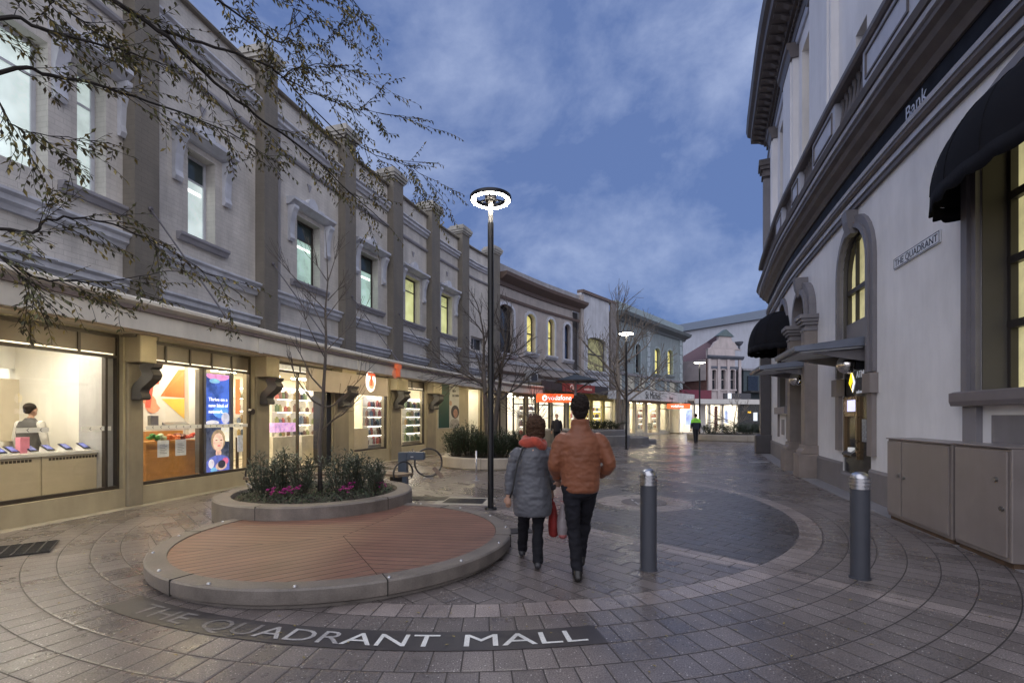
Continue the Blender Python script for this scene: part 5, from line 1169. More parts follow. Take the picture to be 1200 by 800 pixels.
def dome_awning(sc_,a,dp,zb,h,lab):
    T=empty('window_awning',RP.P(sc_,0,zb),lab,'awning'); mat_=M('black awning canvas',(.010,.010,.013),rough=.9,var=.3,vs=3,spec=.15)
    mb=MB(); vs=[];fs=[]; NA,NB=20,10
    def pp(t,ph,k=1): 
        rad=math.sin(ph); return RP.P(sc_+a*math.cos(t)*rad**.8*k, dp*(math.sin(t)**.75)*rad**.8*k+.01, zb+h*math.cos(ph)*k+.006*math.sin(t*18))
    for k in (1,.985):
        for j in range(NB+1):
            for i in range(NA+1): vs.append(pp(PI*i/NA,PI/2*j/NB,k))
    n1=(NA+1)*(NB+1)
    for j in range(NB):
        for i in range(NA):
            p=j*(NA+1)+i; fs+=[(p,p+1,p+NA+2,p+NA+1),(n1+p,n1+p+NA+1,n1+p+NA+2,n1+p+1)]
    mb.add(vs,fs); obj('hood',mb,mat_,T,smooth=True,recalc=False)
    for t in (.35,.8,1.25,1.7,2.15,2.6):
        mb=MB(); mb.tube([pp(t,PI/2*j/12,1.004) for j in range(1,13)],.006,4); obj('seam',mb,mat_,T)
    mb=MB(); vs=[];fs=[]; N=72
    for i in range(N+1):
        t=PI*i/N; z1=-.17-.035*abs(math.sin(i*PI/6)); p=pp(t,PI/2); q2=RP.P(sc_+(a+.02*math.cos(i*1.3))*math.cos(t),dp*math.sin(t)**.75+.01+.012*math.sin(i*.9),zb+z1)
        vs+=[p,q2]
    fs=[(2*i,2*i+1,2*i+3,2*i+2) for i in range(N)]; mb.add(vs,fs); v=obj('valance',mb,mat_,T,smooth=True,recalc=False); sm=v.modifiers.new('s','SOLIDIFY'); sm.thickness=.008
dome_awning((W0[0]+W0[1])/2,(W0[1]-W0[0])/2+.36,.74,4.42,.97,'big black domed canvas awning over the near bank window at the right edge')
dome_awning((W3[0]+W3[1])/2-.1,(W3[1]-W3[0])/2+.45,1.15,4.05,1.25,'smaller black domed canvas awning over the far window of the bank')
# corner pier and door
mb=MB(); bbox(mb,RP,R1-.5,R1+.35,.02,.42,.8,5.85,st=1); o=obj('corner_column',mb,M('dark corner stone',(.055,.05,.055),rough=.45,var=.15),BK)
mb=MB(); bbox(mb,RP,R1-.65,R1+.5,-.05,.62,0,.8,st=1); obj('column_base',mb,M('dark corner stone'),o,bevel=.04)
mb=MB(); bbox(mb,RP,R1-.3,R1+.15,-.3,.30,8.06,12.3,st=1); o=obj('corner_column',mb,bgrey,BK)
mb=MB()
for e,z0,z1 in ((.0,12.0,12.1),(.06,12.1,12.25),(.02,12.25,12.4),(.12,12.4,12.55),(.18,12.55,12.8)): bbox(mb,RP,R1-.3-e,R1+.15+e,-.3,.30+e,z0,z1,st=1)
obj('capital',mb,bbrown,o)
# writing
mb=MB(); text(mb,'Bank',.32,lambda u,v,w:RP.P(rx(1060.5,.12)-u,.115+w,6.30+v),ext=.001); obj('lettering',mb,M('brushed letters',(.55,.58,.68),rough=.3,metal=.2,emis=.03),BK,merge=False)
sa,sb=rx(1101,.03),rx(1047,.03); zt=4.30; 
T=empty('street_sign',RP.P((sa+sb)/2,.03,4.12),'white street name plate reading THE QUADRANT with a dark border on the bank wall','sign')
z0=RP.z(sb,316.5,.03); h=.185
mb=MB(); bbox(mb,RP,sa,sb,.005,.025,z0,z0+h); obj('plate',mb,M('white enamel plate',(.72,.74,.78),rough=.3,var=.05),T)
mb=MB(); 
for a_,b_,c_,d_ in ((sa+.01,sb-.01,z0+.008,z0+.018),(sa+.01,sb-.01,z0+h-.018,z0+h-.008),(sa+.01,sa+.02,z0+.018,z0+h-.018),(sb-.02,sb-.01,z0+.018,z0+h-.018)): bbox(mb,RP,a_,b_,.024,.028,c_,d_)
obj('border',mb,M('black enamel',(.02,.02,.03),rough=.3),T)
tmp=MB(); w=text(tmp,'THE QUADRANT',.155,lambda u,v,x:Vector((u,v,x))); kx=(sb-sa-.10)/w
mb=MB(); text(mb,'THE QUADRANT',.155,lambda u,v,x:RP.P(sb-.05-u*kx,.028+x*.3,z0+.04+v)); obj('lettering',mb,M('black enamel'),T,merge=False)
# ------------------------------------------------------------- street furniture
conc=M('weathered concrete',(.165,.142,.124),rough=.55,var=.28,vs=3.5,bump=.25,bs=45,grain=.12,stain=.2)
conc2=M('pale concrete',(.36,.32,.27),rough=.6,var=.15,vs=2,bump=.2,bs=45,grain=.1,stain=.15)
stain=M('brushed stainless',(.50,.50,.52),rough=.30,metal=1,var=.1)
soil=M('dark planter soil',(.018,.013,.010),rough=.9,var=.5,vs=20,bump=.8,bs=60)
# timber deck disc
PC=Vector((-2.03,5.99,0)); PR=2.02
T=empty('timber_platform',PC,'low round timber decked platform with a concrete rim and small metal studs','platform')
mb=MB(); mb.lathe([(PR-.03,.035),(PR-.005,.05),(PR,.07),(PR,.165),(PR-.015,.18),(PR-.19,.18),(PR-.19,.0),(PR-.06,.0),(PR-.06,.035)],PC,120,close=True); obj('rim',mb,conc,T,smooth='auto')
mb=MB()
for an in (-62,-5,-118,-180,60): 
    a=math.radians(an); c=PC+Vector((math.cos(a),math.sin(a),0))*(PR-.095); mb=MB(); mb.box((c.x,c.y,.111),(.20,.008,.145),rz=a); obj('rim_joint',mb,M('dark joint',(.02,.018,.015),rough=.9),T)  # dark joints between the rim sections
def deck_mat():
    m=bpy.data.materials.new('red brown decking'); m.use_nodes=True; nt=m.node_tree; B=nt.nodes['Principled BSDF']
    uv=nt.nodes.new('ShaderNodeTexCoord'); sp=nt.nodes.new('ShaderNodeSeparateXYZ'); nt.links.new(uv.outputs['UV'],sp.inputs[0])
    u=S(nt,sp.outputs[0]); v=S(nt,sp.outputs[1]); r=v/.125; ri=r.floor(); rf=r.frac()
    j=(rf.min(rf*-1.0+1.0)*.125); gap=j.lt(.006)
    mp=nt.nodes.new('ShaderNodeMapping'); mp.inputs['Scale'].default_value=(1.5,30,1); nt.links.new(uv.outputs['UV'],mp.inputs[0])
    g=noise(nt,mp.outputs[0],3,4,.6)
    w=nt.nodes.new('ShaderNodeTexWhiteNoise'); w.noise_dimensions='1D'; nt.links.new(ri.k,w.inputs['W'])
    c=ramp(nt,g.outputs[0],[(.3,(.165,.082,.058)),(.7,(.215,.108,.076))]).outputs[0]
    c=mix(nt,1.0,c,ramp(nt,w.outputs['Value'],[(0,.88),(1,1.1)]).outputs[0],'MULTIPLY')
    big=noise(nt,uv.outputs['UV'],1.3,4,.6); c=mix(nt,1.0,c,ramp(nt,big.outputs[0],[(.3,.8),(.7,1.15)]).outputs[0],'MULTIPLY')
    vo=nt.nodes.new('ShaderNodeTexVoronoi'); vo.inputs['Scale'].default_value=16; nt.links.new(uv.outputs['UV'],vo.inputs['Vector'])
    fl=S(nt,vo.outputs['Distance']).lt(.07); c=mix(nt,fl*.5,c,(.42,.30,.20))
    c=mix(nt,gap,c,(.015,.008,.006)); nt.links.new(c,B.inputs['Base Color']); B.inputs['Roughness'].default_value=.45
    b=nt.nodes.new('ShaderNodeBump'); b.inputs['Distance'].default_value=.006; b.inputs['Strength'].default_value=.7
    h=(j/.012).min(1.0)+S(nt,g.outputs[0])*.15; nt.links.new(h.k,b.inputs['Height']); nt.links.new(b.outputs[0],B.inputs['Normal']); return m
DM=deck_mat(); R=PR-.192
ap=gp(402,627,.18); ap=Vector((ap.x,ap.y))
def circ_hit(p,tx,ty):
    t=gp(tx,ty,.18); d=(Vector((t.x,t.y))-p).normalized(); o=p-Vector((PC.x,PC.y)); b=o.dot(d); c=o.dot(o)-R*R; return p+d*(-b+math.sqrt(b*b-c))
h1=circ_hit(ap,442,672); h2=circ_hit(ap,480,596); h3=circ_hit(ap,230,644)
def ang(p): return math.atan2(p.y-PC.y,p.x-PC.x)
def sector(p0,p1,dirv,nm):
    a0,a1=ang(p0),ang(p1)
    while a1<a0: a1+=2*PI
    pts=[ap]+[Vector((PC.x+R*math.cos(a0+(a1-a0)*k/40),PC.y+R*math.sin(a0+(a1-a0)*k/40))) for k in range(41)]
    d=dirv.normalized(); n=Vector((-d.y,d.x)); mb=MB()
    # shrink slightly for the gap between the fields
    cen=sum(pts,Vector((0,0)))/len(pts); pts=[p+(cen-p).normalized()*.004 for p in pts]
    mb.add([(p.x,p.y,.172) for p in pts],[tuple(range(len(pts)))],[(p.dot(d),p.dot(n)) for p in pts]); obj(nm,mb,DM,T,recalc=False)
g1=gp(200,668,.18);g2=gp(330,633,.18)
sector(h1,h2,Vector((1,-.12)),'deck_boards'); sector(h2,h3,Vector((1,-.10)),'deck_boards'); sector(h3,h1,Vector((.80,.62)),'deck_boards')
mb=MB(); mb.lathe([(0,.150),(R+.01,.150)],PC,60); obj('deck_base',mb,M('dark joint'),T)
for k in range(16):
    a=2*PI*k/16+.11; c=PC+Vector((math.cos(a),math.sin(a),0))*(PR-.06)
    if k==0: mb=MB(); mb.lathe([(.0,.196),(.012,.194),(.017,.186),(.017,.179)],c,12); st=obj('stud',mb,stain,T,smooth=True,recalc=False)
    else:
        d=st.copy(); COL.objects.link(d); d.parent=T; c0=PC+Vector((math.cos(.11),math.sin(.11),0))*(PR-.06); d.location=c-c0
# planters
def planter(C,Rr,h,rim,label,name='round_planter',mat=conc,joints=5):
    T=empty(name,C,label,'planter')
    mb=MB(); mb.lathe([(Rr-.05,0),(Rr-.05,.03),(Rr,.05),(Rr,h-.02),(Rr-.02,h),(Rr-rim+.01,h),(Rr-rim,h-.02),(Rr-rim,0)],C,96,close=True); obj('rim',mb,mat,T,smooth='auto')
    for k in range(joints):
        a=2*PI*k/joints-1.75; c=C+Vector((math.cos(a),math.sin(a),0))*(Rr-.06); mb=MB(); mb.box((c.x,c.y,h/2+.01),(.125,.008,h-.015),rz=a); obj('rim_joint',mb,M('dark joint'),T)
    mb=MB(); mb.lathe([(0,h-.03),(Rr*.5,h-.035),(Rr-rim+.01,h-.07)],C,48); obj('soil',mb,soil,T,smooth=True)
    return T
P1=Vector((-3.26,8.16,0)); planter(P1,1.54,.36,.26,'round concrete planter with flowers and a bare young tree behind the timber platform')
P2=Vector((-.62,15.9,0)); planter(P2,1.68,.36,.22,'round pale concrete planter with clipped bushes beyond the nearest lamp post',mat=conc2)
# leaves -------------------------------------------------
def leafmat(key,c,tr=.25):
    if key in MATS: return MATS[key]
    m=M(key,c,rough=.5,var=.45,vs=6); nt=m.node_tree; return m
def leaf(mb,p,d,n,l,w,fold=.25):
    d=d.normalized(); s=d.cross(n)
    if s.length<1e-3: s=d.orthogonal()
    s.normalize(); n=s.cross(d)
    a=p;b=p+d*l*.45+s*w*.5+n*w*fold;c=p+d*l;e=p+d*l*.45-s*w*.5+n*w*fold; m=p+d*l*.5
    mb.add([a,b,c,e],[(0,1,2),(0,2,3)])
def shrub(C,rx_,ry_,h,n,mat,label,name='shrub',lsize=.05,seed=0,group=None,spires=0,lean=.0):
    rr=random.Random(seed); T=empty(name,C,label,'shrub',group); mb=MB(); st=MB()
    ns=spires or 10
    for i in range(ns):
        a=rr.uniform(0,2*PI); r=math.sqrt(rr.random()); tip=C+Vector((math.cos(a)*rx_*r,math.sin(a)*ry_*r,h*1.15*rr.uniform(.7,1.0)*(1-.30*r*r))); base=C+Vector((math.cos(a)*rx_*r*.35,math.sin(a)*ry_*r*.35,0)); mid=(base+tip)/2+Vector((rr.uniform(-.04,.04),rr.uniform(-.04,.04),0))
        st.tube([base,mid,tip],[.008,.006,.003],4)
        m_=n//ns
        for k in range(m_):
            t=.12+.88*(k+rr.random())/m_; p=base.lerp(mid,t*2) if t<.5 else mid.lerp(tip,t*2-1)
            wob=.55*min(rx_,h)*(.75 if lsize<.07 else 1.15)*(1-.5*t); aa=rr.uniform(0,2*PI)
            out=Vector((math.cos(aa),math.sin(aa),rr.uniform(.2,1.3)))
            leaf(mb,p+Vector((math.cos(aa),math.sin(aa),rr.uniform(-.3,.6)))*wob*rr.random(),out,Vector((0,0,1)),lsize*rr.uniform(.7,1.3),lsize*.35)
    obj('stems',st,M('shrub stem',(.06,.05,.035),rough=.8),T); obj('foliage',mb,mat,T,recalc=False,merge=False); return T
gg=leafmat('grey green leaves',(.085,.105,.075)); dg=leafmat('dark green leaves',(.030,.050,.022)); ol=leafmat('olive leaves',(.060,.070,.030))
def at1(x,dy,h=.33): return Vector(((x-600)/F*(P1.y+dy),P1.y+dy,h))
k=0
for x,dy,rx_,h,nm in ((309,-.35,.24,.62,'tall leafy grey green shrub at the left end of the flower planter'),(330,.05,.26,.68,'grey green shrub left of the young tree, second from the left end'),(352,-.2,.24,.62,'grey green shrub touching the left side of the young tree trunk'),(398,.0,.32,.74,'largest grey green shrub just right of the young tree trunk'),(418,.2,.26,.66,'grey green shrub between the largest shrub and the right end of the planter'),(440,.0,.20,.50,'small grey green shrub at the right end of the flower planter')):
    shrub(at1(x,dy),rx_,rx_,h,900,gg,nm,lsize=.068,seed=k,group='grey green shrubs in the flower planter',spires=16); k+=1
# low cover and cyclamen
rr=random.Random(4); mb=MB()
for i in range(2600):
    a=rr.uniform(0,2*PI); r=1.22*math.sqrt(rr.random()); p=P1+Vector((math.cos(a)*r,math.sin(a)*r,.30+rr.uniform(0,.10)))
    aa=rr.uniform(0,2*PI); leaf(mb,p,Vector((math.cos(aa),math.sin(aa),rr.uniform(0,.8))),Vector((0,0,1)),rr.uniform(.03,.06),.03)
tag(obj('ground_cover',mb,dg,recalc=False,merge=False),'low dark green leaves covering the soil of the flower planter','ground cover',kind='stuff')
pinkf=M('magenta petals',(.50,.03,.28),rough=.5,var=.3); whf=M('white petals',(.6,.6,.6),rough=.5)
fx=[(296,-.2,whf,'white flowers at the left end of the flower planter'),(322,-.75,pinkf,'magenta cyclamen below the left shrubs'),(333,-.7,pinkf,'brightest magenta cyclamen bloom at the front of the planter'),(344,-.55,pinkf,'small magenta cyclamen left of the young tree'),(404,-.5,pinkf,'magenta cyclamen right of the young tree'),(409,-.1,pinkf,'taller magenta cyclamen in front of the largest shrub'),(446,.0,pinkf,'magenta cyclamen at the right end of the planter')]
for i,(x,dy,mm,lb) in enumerate(fx):
    c=at1(x,dy,.36); T=empty('flowering_plant',c,lb,'flower','flowers in the round planter'); r2=random.Random(i); pe=MB(); sm=MB()
    for j in range(9 if i!=2 else 14):
        h=c+Vector((r2.uniform(-.09,.09),r2.uniform(-.09,.09),r2.uniform(.03,.13))); sm.tube([c,h],.003,4)
        for q in range(5):
            a=2*PI*q/5+r2.random(); leaf(pe,h,Vector((math.cos(a),math.sin(a),1.0)),Vector((0,0,1)),.045,.03)
    obj('petals',pe,mm,T,recalc=False,merge=False); obj('stems',sm,M('shrub stem'),T)
# bushes in planter 2 and further
def at2(x,D,h=.33): return Vector(((x-600)/F*D,D,h))
k=20
for x,D,rx_,h,lb in ((535,15.3,.42,.95,'dark clipped bush at the left end of the planter past the lamp'),(549,15.9,.5,1.05,'dark clipped bush left of the double trunk tree'),(562,15.1,.38,.80,'small dark bush at the foot of the double trunk tree'),(588,15.3,.5,.85,'dark clipped bush just right of the lamp post'),(604,15.7,.45,.80,'dark clipped bush at the right end of the planter beside the woman')):
    shrub(at2(x,D),rx_,rx_,h,2600,dg,lb,name='clipped_bush',lsize=.072,seed=k,group='clipped bushes beyond the lamp post',spires=40); k+=1
# bench round the back of planter 1
T=empty('curved_bench',P1+Vector((0,1.85,0)),'curved timber bench with hooped metal arms behind the flower planter','bench')
a0,a1=math.radians(52),math.radians(152)
mb=MB(); mb.lathe([(1.66,.41),(2.06,.41),(2.06,.46),(1.66,.46)],P1,40,a0,a1,close=True); obj('seat',mb,M('weathered bench timber',(.16,.12,.09),rough=.6,var=.25,vs=6),T)
for a in (a0+.04,a1-.04):
    c=P1+Vector((math.cos(a),math.sin(a),0))*1.86; u=Vector((math.cos(a),math.sin(a),0)); mb=MB()
    mb.tube([c+u*(.25*math.cos(t))+Vector((0,0,.48+.22*math.sin(t))) for t in [ -.6+ (PI+1.2)*k/20 for k in range(21)]],.018,8); obj('arm_hoop',mb,M('dark steel hoop',(.07,.07,.075),rough=.35,metal=.7),T)
for a in (a0+.15,(a0+a1)/2,a1-.15):
    c=P1+Vector((math.cos(a),math.sin(a),0))*1.86; mb=MB(); mb.box((c.x,c.y,.205),(.30,.05,.405),rz=a); obj('leg',mb,framed,T)
# drinking fountain post
c=gp(472.5,571); T=empty('drinking_fountain',c,'blue grey L shaped drinking fountain post beside the round planter','drinking fountain')
bg_=M('blue grey enamel',(.050,.065,.095),rough=.4,var=.1)
mb=MB(); mb.box((c.x,c.y,.40),(.19,.22,.80)); obj('post',mb,bg_,T,bevel=.01)
mb=MB(); mb.box((c.x+.29,c.y,.715),(.388,.219,.17)); obj('basin_arm',mb,bg_,T,bevel=.01)
mb=MB(); mb.box((c.x+.2,c.y,.808),(.16,.14,.012)); mb.tube([c+Vector((.2,0,.81)),c+Vector((.2,0,.86)),c+Vector((.24,0,.88))],.008,6); obj('spout',mb,stain,T)
mb=MB(); mb.box((c.x+.22,c.y-.112,.70),(.06,.006,.03)); obj('push_button',mb,stain,T)
# ring bicycle rack
c=gp(502,559.5); T=empty('bicycle_rack',c,'round metal hoop bicycle rack on the paving beside the drinking fountain','bicycle rack'); u=Vector((.93,.36,0))
mb=MB(); mb.tube([c+u*(.36*math.cos(t))+Vector((0,0,.40+.36*math.sin(t))) for t in [2*PI*k/36 for k in range(37)]],.024,8,cap=False); obj('hoop',mb,M('dark steel hoop'),T,smooth=True)
mb=MB(); mb.box((c.x+.25,c.y+.03,.13),(.10,.05,.36),R=Matrix.Rotation(math.radians(-42),3,'Y')); obj('clamp_bar',mb,M('timber slip',(.2,.15,.12),rough=.6),T); mb=MB(); mb.box((c.x,c.y,.012),(.25,.12,.02)); obj('base_plate',mb,stain,T)
c=gp(558,563); T=empty('slim_post',c,'slim stainless post standing in front of the clipped bushes','post'); mb=MB(); mb.tube([c,c+Vector((0,0,.74))],.024,12); mb.ell(c+Vector((0,0,.74)),(.024,.024,.012)); obj('tube',mb,stain,T,smooth=True); mb=MB(); mb.lathe([(0,.012),(.09,.012),(.1,.004)],c,18); obj('base_plate',mb,stain,T)
# bollards
def bollard(c,lb):
    T=empty('bollard',c,lb,'bollard','charcoal bollards with stainless caps')
    mb=MB(); mb.lathe([(.094,0),(.094,.012),(.084,.014),(.084,.885),(0,.885)],c,40); obj('post',mb,M('charcoal bollard paint',(.052,.056,.07),rough=.5,var=.1,bump=.06,bs=120),T,smooth='auto')
    mb=MB(); mb.lathe([(0,.886),(.088,.886),(.088,.915),(.070,.916),(.070,.926),(.092,.927),(.092,.950),(.070,.951),(.070,.961),(.092,.962),(.092,.985),(.070,.986),(.070,.993),(.083,.995),(.078,1.015),(.062,1.036),(.036,1.050),(0,1.056)],c,48); obj('cap',mb,stain,T,smooth='auto')
bollard(gp(1008,677),'charcoal bollard nearest the metal cabinets, at the right'); bollard(gp(760,667),'charcoal bollard in the middle of the paving right of the walking man')
# cabinets
def cabinet(p0,p1,dep,h,lab,doors):
    u=(p1-p0); L=u.length; u=u.normalized(); n=Vector((-u.y,u.x,0))
    if n.x<0: n=-n
    T=empty('utility_cabinet',(p0+p1)/2,lab,'cabinet'); a=math.atan2(u.y,u.x); mt=M('taupe powder coated steel',(.25,.215,.20),rough=.38,var=.10,vs=2.5,metal=.1,stain=.08,bump=.03,bs=8)
    c=(p0+p1)/2+n*dep/2
    mb=MB(); mb.box((c.x,c.y,.06+h/2-.03),(L,dep,h-.06),rz=a); obj('body',mb,mt,T,bevel=.012)
    mb=MB(); mb.box((c.x,c.y,.03),(L-.04,dep-.06,.058),rz=a); obj('base_frame',mb,M('rusty base',(.10,.06,.035),rough=.8,var=.4,vs=12),T)
    mb=MB(); mb.box((c.x-n.x*.02,c.y-n.y*.02,h+.011),(L+.004,dep+.02,.02),rz=a); obj('lid',mb,mt,T,bevel=.006)
    for t0,t1,lk in doors:
        m_=p0+u*L*(t0+t1)/2-n*.012; mb=MB(); mb.box((m_.x,m_.y,.06+(h-.08)/2+.02),(L*(t1-t0)-.024,.022,h-.14),rz=a); d=obj('door',mb,mt,T,bevel=.005)
        for lu,lz in lk:
            q=p0+u*L*lu-n*.03; mb=MB(); mb.tube([q+n*.01+Vector((0,0,lz)),q-n*.016+Vector((0,0,lz))],.026,12); obj('lock',mb,M('worn lock steel',(.30,.29,.28),rough=.3,metal=.9),d,smooth=False)
CB=[gp(1041,607),gp(1116,638.5),gp(1120,640.3),gp(1186,667.5)]
cabinet(CB[0],CB[1],.5,1.25,'left hand taupe steel cabinet with one narrow and one wide door by the bank wall',[(0.01,.27,[(.23,.72)]),(.28,.985,[(.33,.70)])])
cabinet(CB[2]+Vector((.0,-.0,0)),CB[3],.5,1.26,'right hand taupe steel cabinet with a single wide door at the right edge',[(0.02,.97,[(.80,.92),(.9,.62)])])
# lamp posts
blk=M('black lamp paint',(.012,.012,.014),rough=.35,var=.1,metal=.2)
def lamp(c,h,lb,r=.052,em=120):
    T=empty('street_lamp',c,lb,'street lamp','black ring topped lamp posts')
    mb=MB(); mb.tube([c,c+Vector((0,0,h-.42))],r,16); mb.lathe([(0,.03),(.10,.03),(.11,0)],c,20); obj('pole',mb,blk,T,smooth='auto')
    mb=MB(); mb.tube([c+Vector((0,0,h-.42)),c+Vector((0,0,h-.02))],r*.8,16); mb.tube([c+Vector((0,0,h-.04)),c+Vector((0,0,h+.05))],.10,20); obj('pole_head',mb,M('grey metal lamp head',(.16,.15,.14),rough=.35,metal=.6),T,smooth='auto')
    mb=MB(); mb.lathe([(.255,h-.03),(.35,h-.03),(.36,h-.02),(.36,h+.03),(.35,h+.04),(.255,h+.04),(.245,h+.03),(.245,h-.02)],c,48,close=True); obj('ring',mb,blk,T,smooth='auto')
    for a in (0,2*PI/3,4*PI/3): mb=MB(); d=Vector((math.cos(a+.5),math.sin(a+.5),0)); mb.tube([c+d*.08+Vector((0,0,h+.005)),c+d*.26+Vector((0,0,h+.005))],.018,6); obj('spoke',mb,blk,T)
    mb=MB(); mb.lathe([(.275,h-.036),(.332,h-.036),(.332,h-.0305),(.275,h-.0305)],c,48,close=True); obj('led_ring',mb,M('lit led ring %d'%em,(1,.93,.80),emis=em,var=0),T)
lamp(gp(575,596.5),5.36,'nearest black lamp post with a lit white ring, beside the timber platform')
c=gp(734,526.5); lamp(c,5.66,'second black lamp post with a lit ring, beside the stepped concrete planter',em=60)
lamp(gp(820,516),5.24,'farthest black lamp post with a lit ring, beside the person in the lime yellow jacket',em=40)
# stepped planter far
P3=gp(700,518); P3=Vector((4.0,28.6,0))
T=empty('stepped_planter',P3,'big stepped concrete seat planter around the tree behind the walking man','planter')
dc=M('grey stepped concrete',(.17,.16,.155),rough=.6,var=.2,vs=1.5,stain=.15)
for cx,cy,r,h,nm in ((4.2,28.9,2.6,.85,'planter_wall'),(5.0,27.9,1.75,.55,'seat_step'),(6.6,28.8,1.5,.42,'seat_step'),(7.6,29.6,1.2,.24,'seat_step')):
    mb=MB(); mb.lathe([(0,h),(r-.04,h),(r,h-.04),(r,0)],Vector((cx,cy,0)),48); obj(nm,mb,dc,T,smooth='auto')
for x,D,lb in ((700,28.6,'low dark hedge on the stepped planter'),(716,28.8,'low dark hedge at the foot of the tree with the pale trunk')):
    shrub(Vector(((x-600)/F*D,D,.80)),.9,.6,.55,900,dg,lb,name='low_hedge',lsize=.12,seed=k,spires=30); k+=1
# far planter by the bank corner
P4=Vector((15.4,33.5,0)); planter(P4,3.1,.42,.3,'long low pale planter with bushes in front of the distant kiosk shops',mat=conc2,joints=3)
for i,(x,y_) in enumerate(((13.6,32.6),(14.9,32.8),(16.2,33.2),(17.2,33.8))): shrub(Vector((x,y_,.36)),.9,.6,.75,900,dg,['leftmost','second','third','rightmost'][i]+' bush in the distant low planter near the bank corner',name='low_bush',lsize=.13,seed=90+i,spires=26,group='bushes in the distant low planter')
# covers and gratings
iron=M('cast iron cover',(.035,.033,.033),rough=.45,metal=.5,var=.3,vs=8,bump=.6,bs=30)
T=empty('manhole_cover',(2.47,9.05,0),'round manhole cover with a pale paver ring in the dark paving sector','manhole cover')
mb=MB(); mb.lathe([(0,.008),(.41,.008),(.415,.001)],Vector((2.47,9.05,0)),48); obj('cover',mb,M('brown grey cover',(.12,.10,.095),rough=.5,var=.3,vs=10),T)
mb=MB(); 
for s in (-.17,.17): mb.box((2.47+s,9.05,.0105),(.03,.62,.004)); mb.box((2.47+s+.05,9.05,.0105),(.012,.62,.004))
obj('inlay_strip',mb,stain,T)
def plate(c,w,l,rz,lab,name,frame=None,grid=0,mt=iron):
    T=empty(name,c,lab,'drain cover'); 
    if frame: mb=MB(); mb.box((c.x,c.y,.003),(w+frame*2,l+frame*2,.006),rz=rz); obj('surround',mb,M('pale granite strip'),T)
    mb=MB(); mb.box((c.x,c.y,.006),(w,l,.010),rz=rz); obj('plate',mb,mt if not grid else M('drain shadow',(.006,.006,.006),rough=.9),T)
    if grid:
        co_,si=math.cos(rz),math.sin(rz)
        for i in range(grid+1):
            for ax in (0,1):
                t=(i/grid-.5); 
                lx_,ly_=(t*w,0) if ax==0 else (0,t*l)
                mb=MB(); mb.box((c.x+lx_*co_-ly_*si,c.y+lx_*si+ly_*co_,.014+.001*ax),(.016 if ax==0 else w,l if ax==0 else .016,.010),rz=rz); obj('grate_bar',mb,iron,T)
plate(gp(545,587),.75,.52,-.12,'dark rectangular access cover with a pale border left of the nearest lamp','access_cover',frame=.15)
plate(gp(497,584),.9,.40,-.12,'dark access cover beside the round flower planter','access_cover')
plate(gp(608,622),.36,.30,.2,'small dark drain cover between the platform and the walking woman','drain_cover')
c=gp(8,650); plate(c+Vector((-.25,.05,0)),1.1,.62,.62,'iron drainage grate in the paving at the left edge','drain_grate',grid=10)
plate(gp(890,541.5),.6,.25,.0,'pale inspection cover in the paving near the bank doorway','inspection_cover',mt=M('pale cover',(.4,.4,.42),rough=.5))
plate(gp(782,525),1.5,.25,.0,'thin dark drain slot in the far paving','drain_slot')
# small square parasol over the kiosk behind the man
c=Vector((3.3,25.2,0)); T=empty('square_parasol',c,'dark flat square parasol on a pale pole behind the walking man','parasol')
mb=MB(); z=CH+(HY-446)/F*25.2; mb.add([c+Vector((x,y,z)) for x,y in ((-1,-1),(1,-1),(1,1),(-1,1))]+[c+Vector((0,0,z+.35))]+[c+Vector((x,y,z-.05)) for x,y in ((-1,-1),(1,-1),(1,1),(-1,1))],[(0,1,4),(1,2,4),(2,3,4),(3,0,4),(8,7,6,5),(0,5,6,1),(1,6,7,2),(2,7,8,3),(3,8,5,0)]); obj('canopy',mb,M('dark slate canvas',(.03,.04,.055),rough=.8),T)
mb=MB(); mb.tube([c,c+Vector((0,0,z+.3))],.07,10); obj('pole',mb,M('pale pole',(.35,.33,.33),rough=.5),T)
for a in range(4): mb=MB(); d=Vector((math.cos(PI/4+a*PI/2),math.sin(PI/4+a*PI/2),0)); mb.tube([c+Vector((0,0,z-.6)),c+d*1.0+Vector((0,0,z-.08))],.02,5); obj('strut',mb,framed,T)
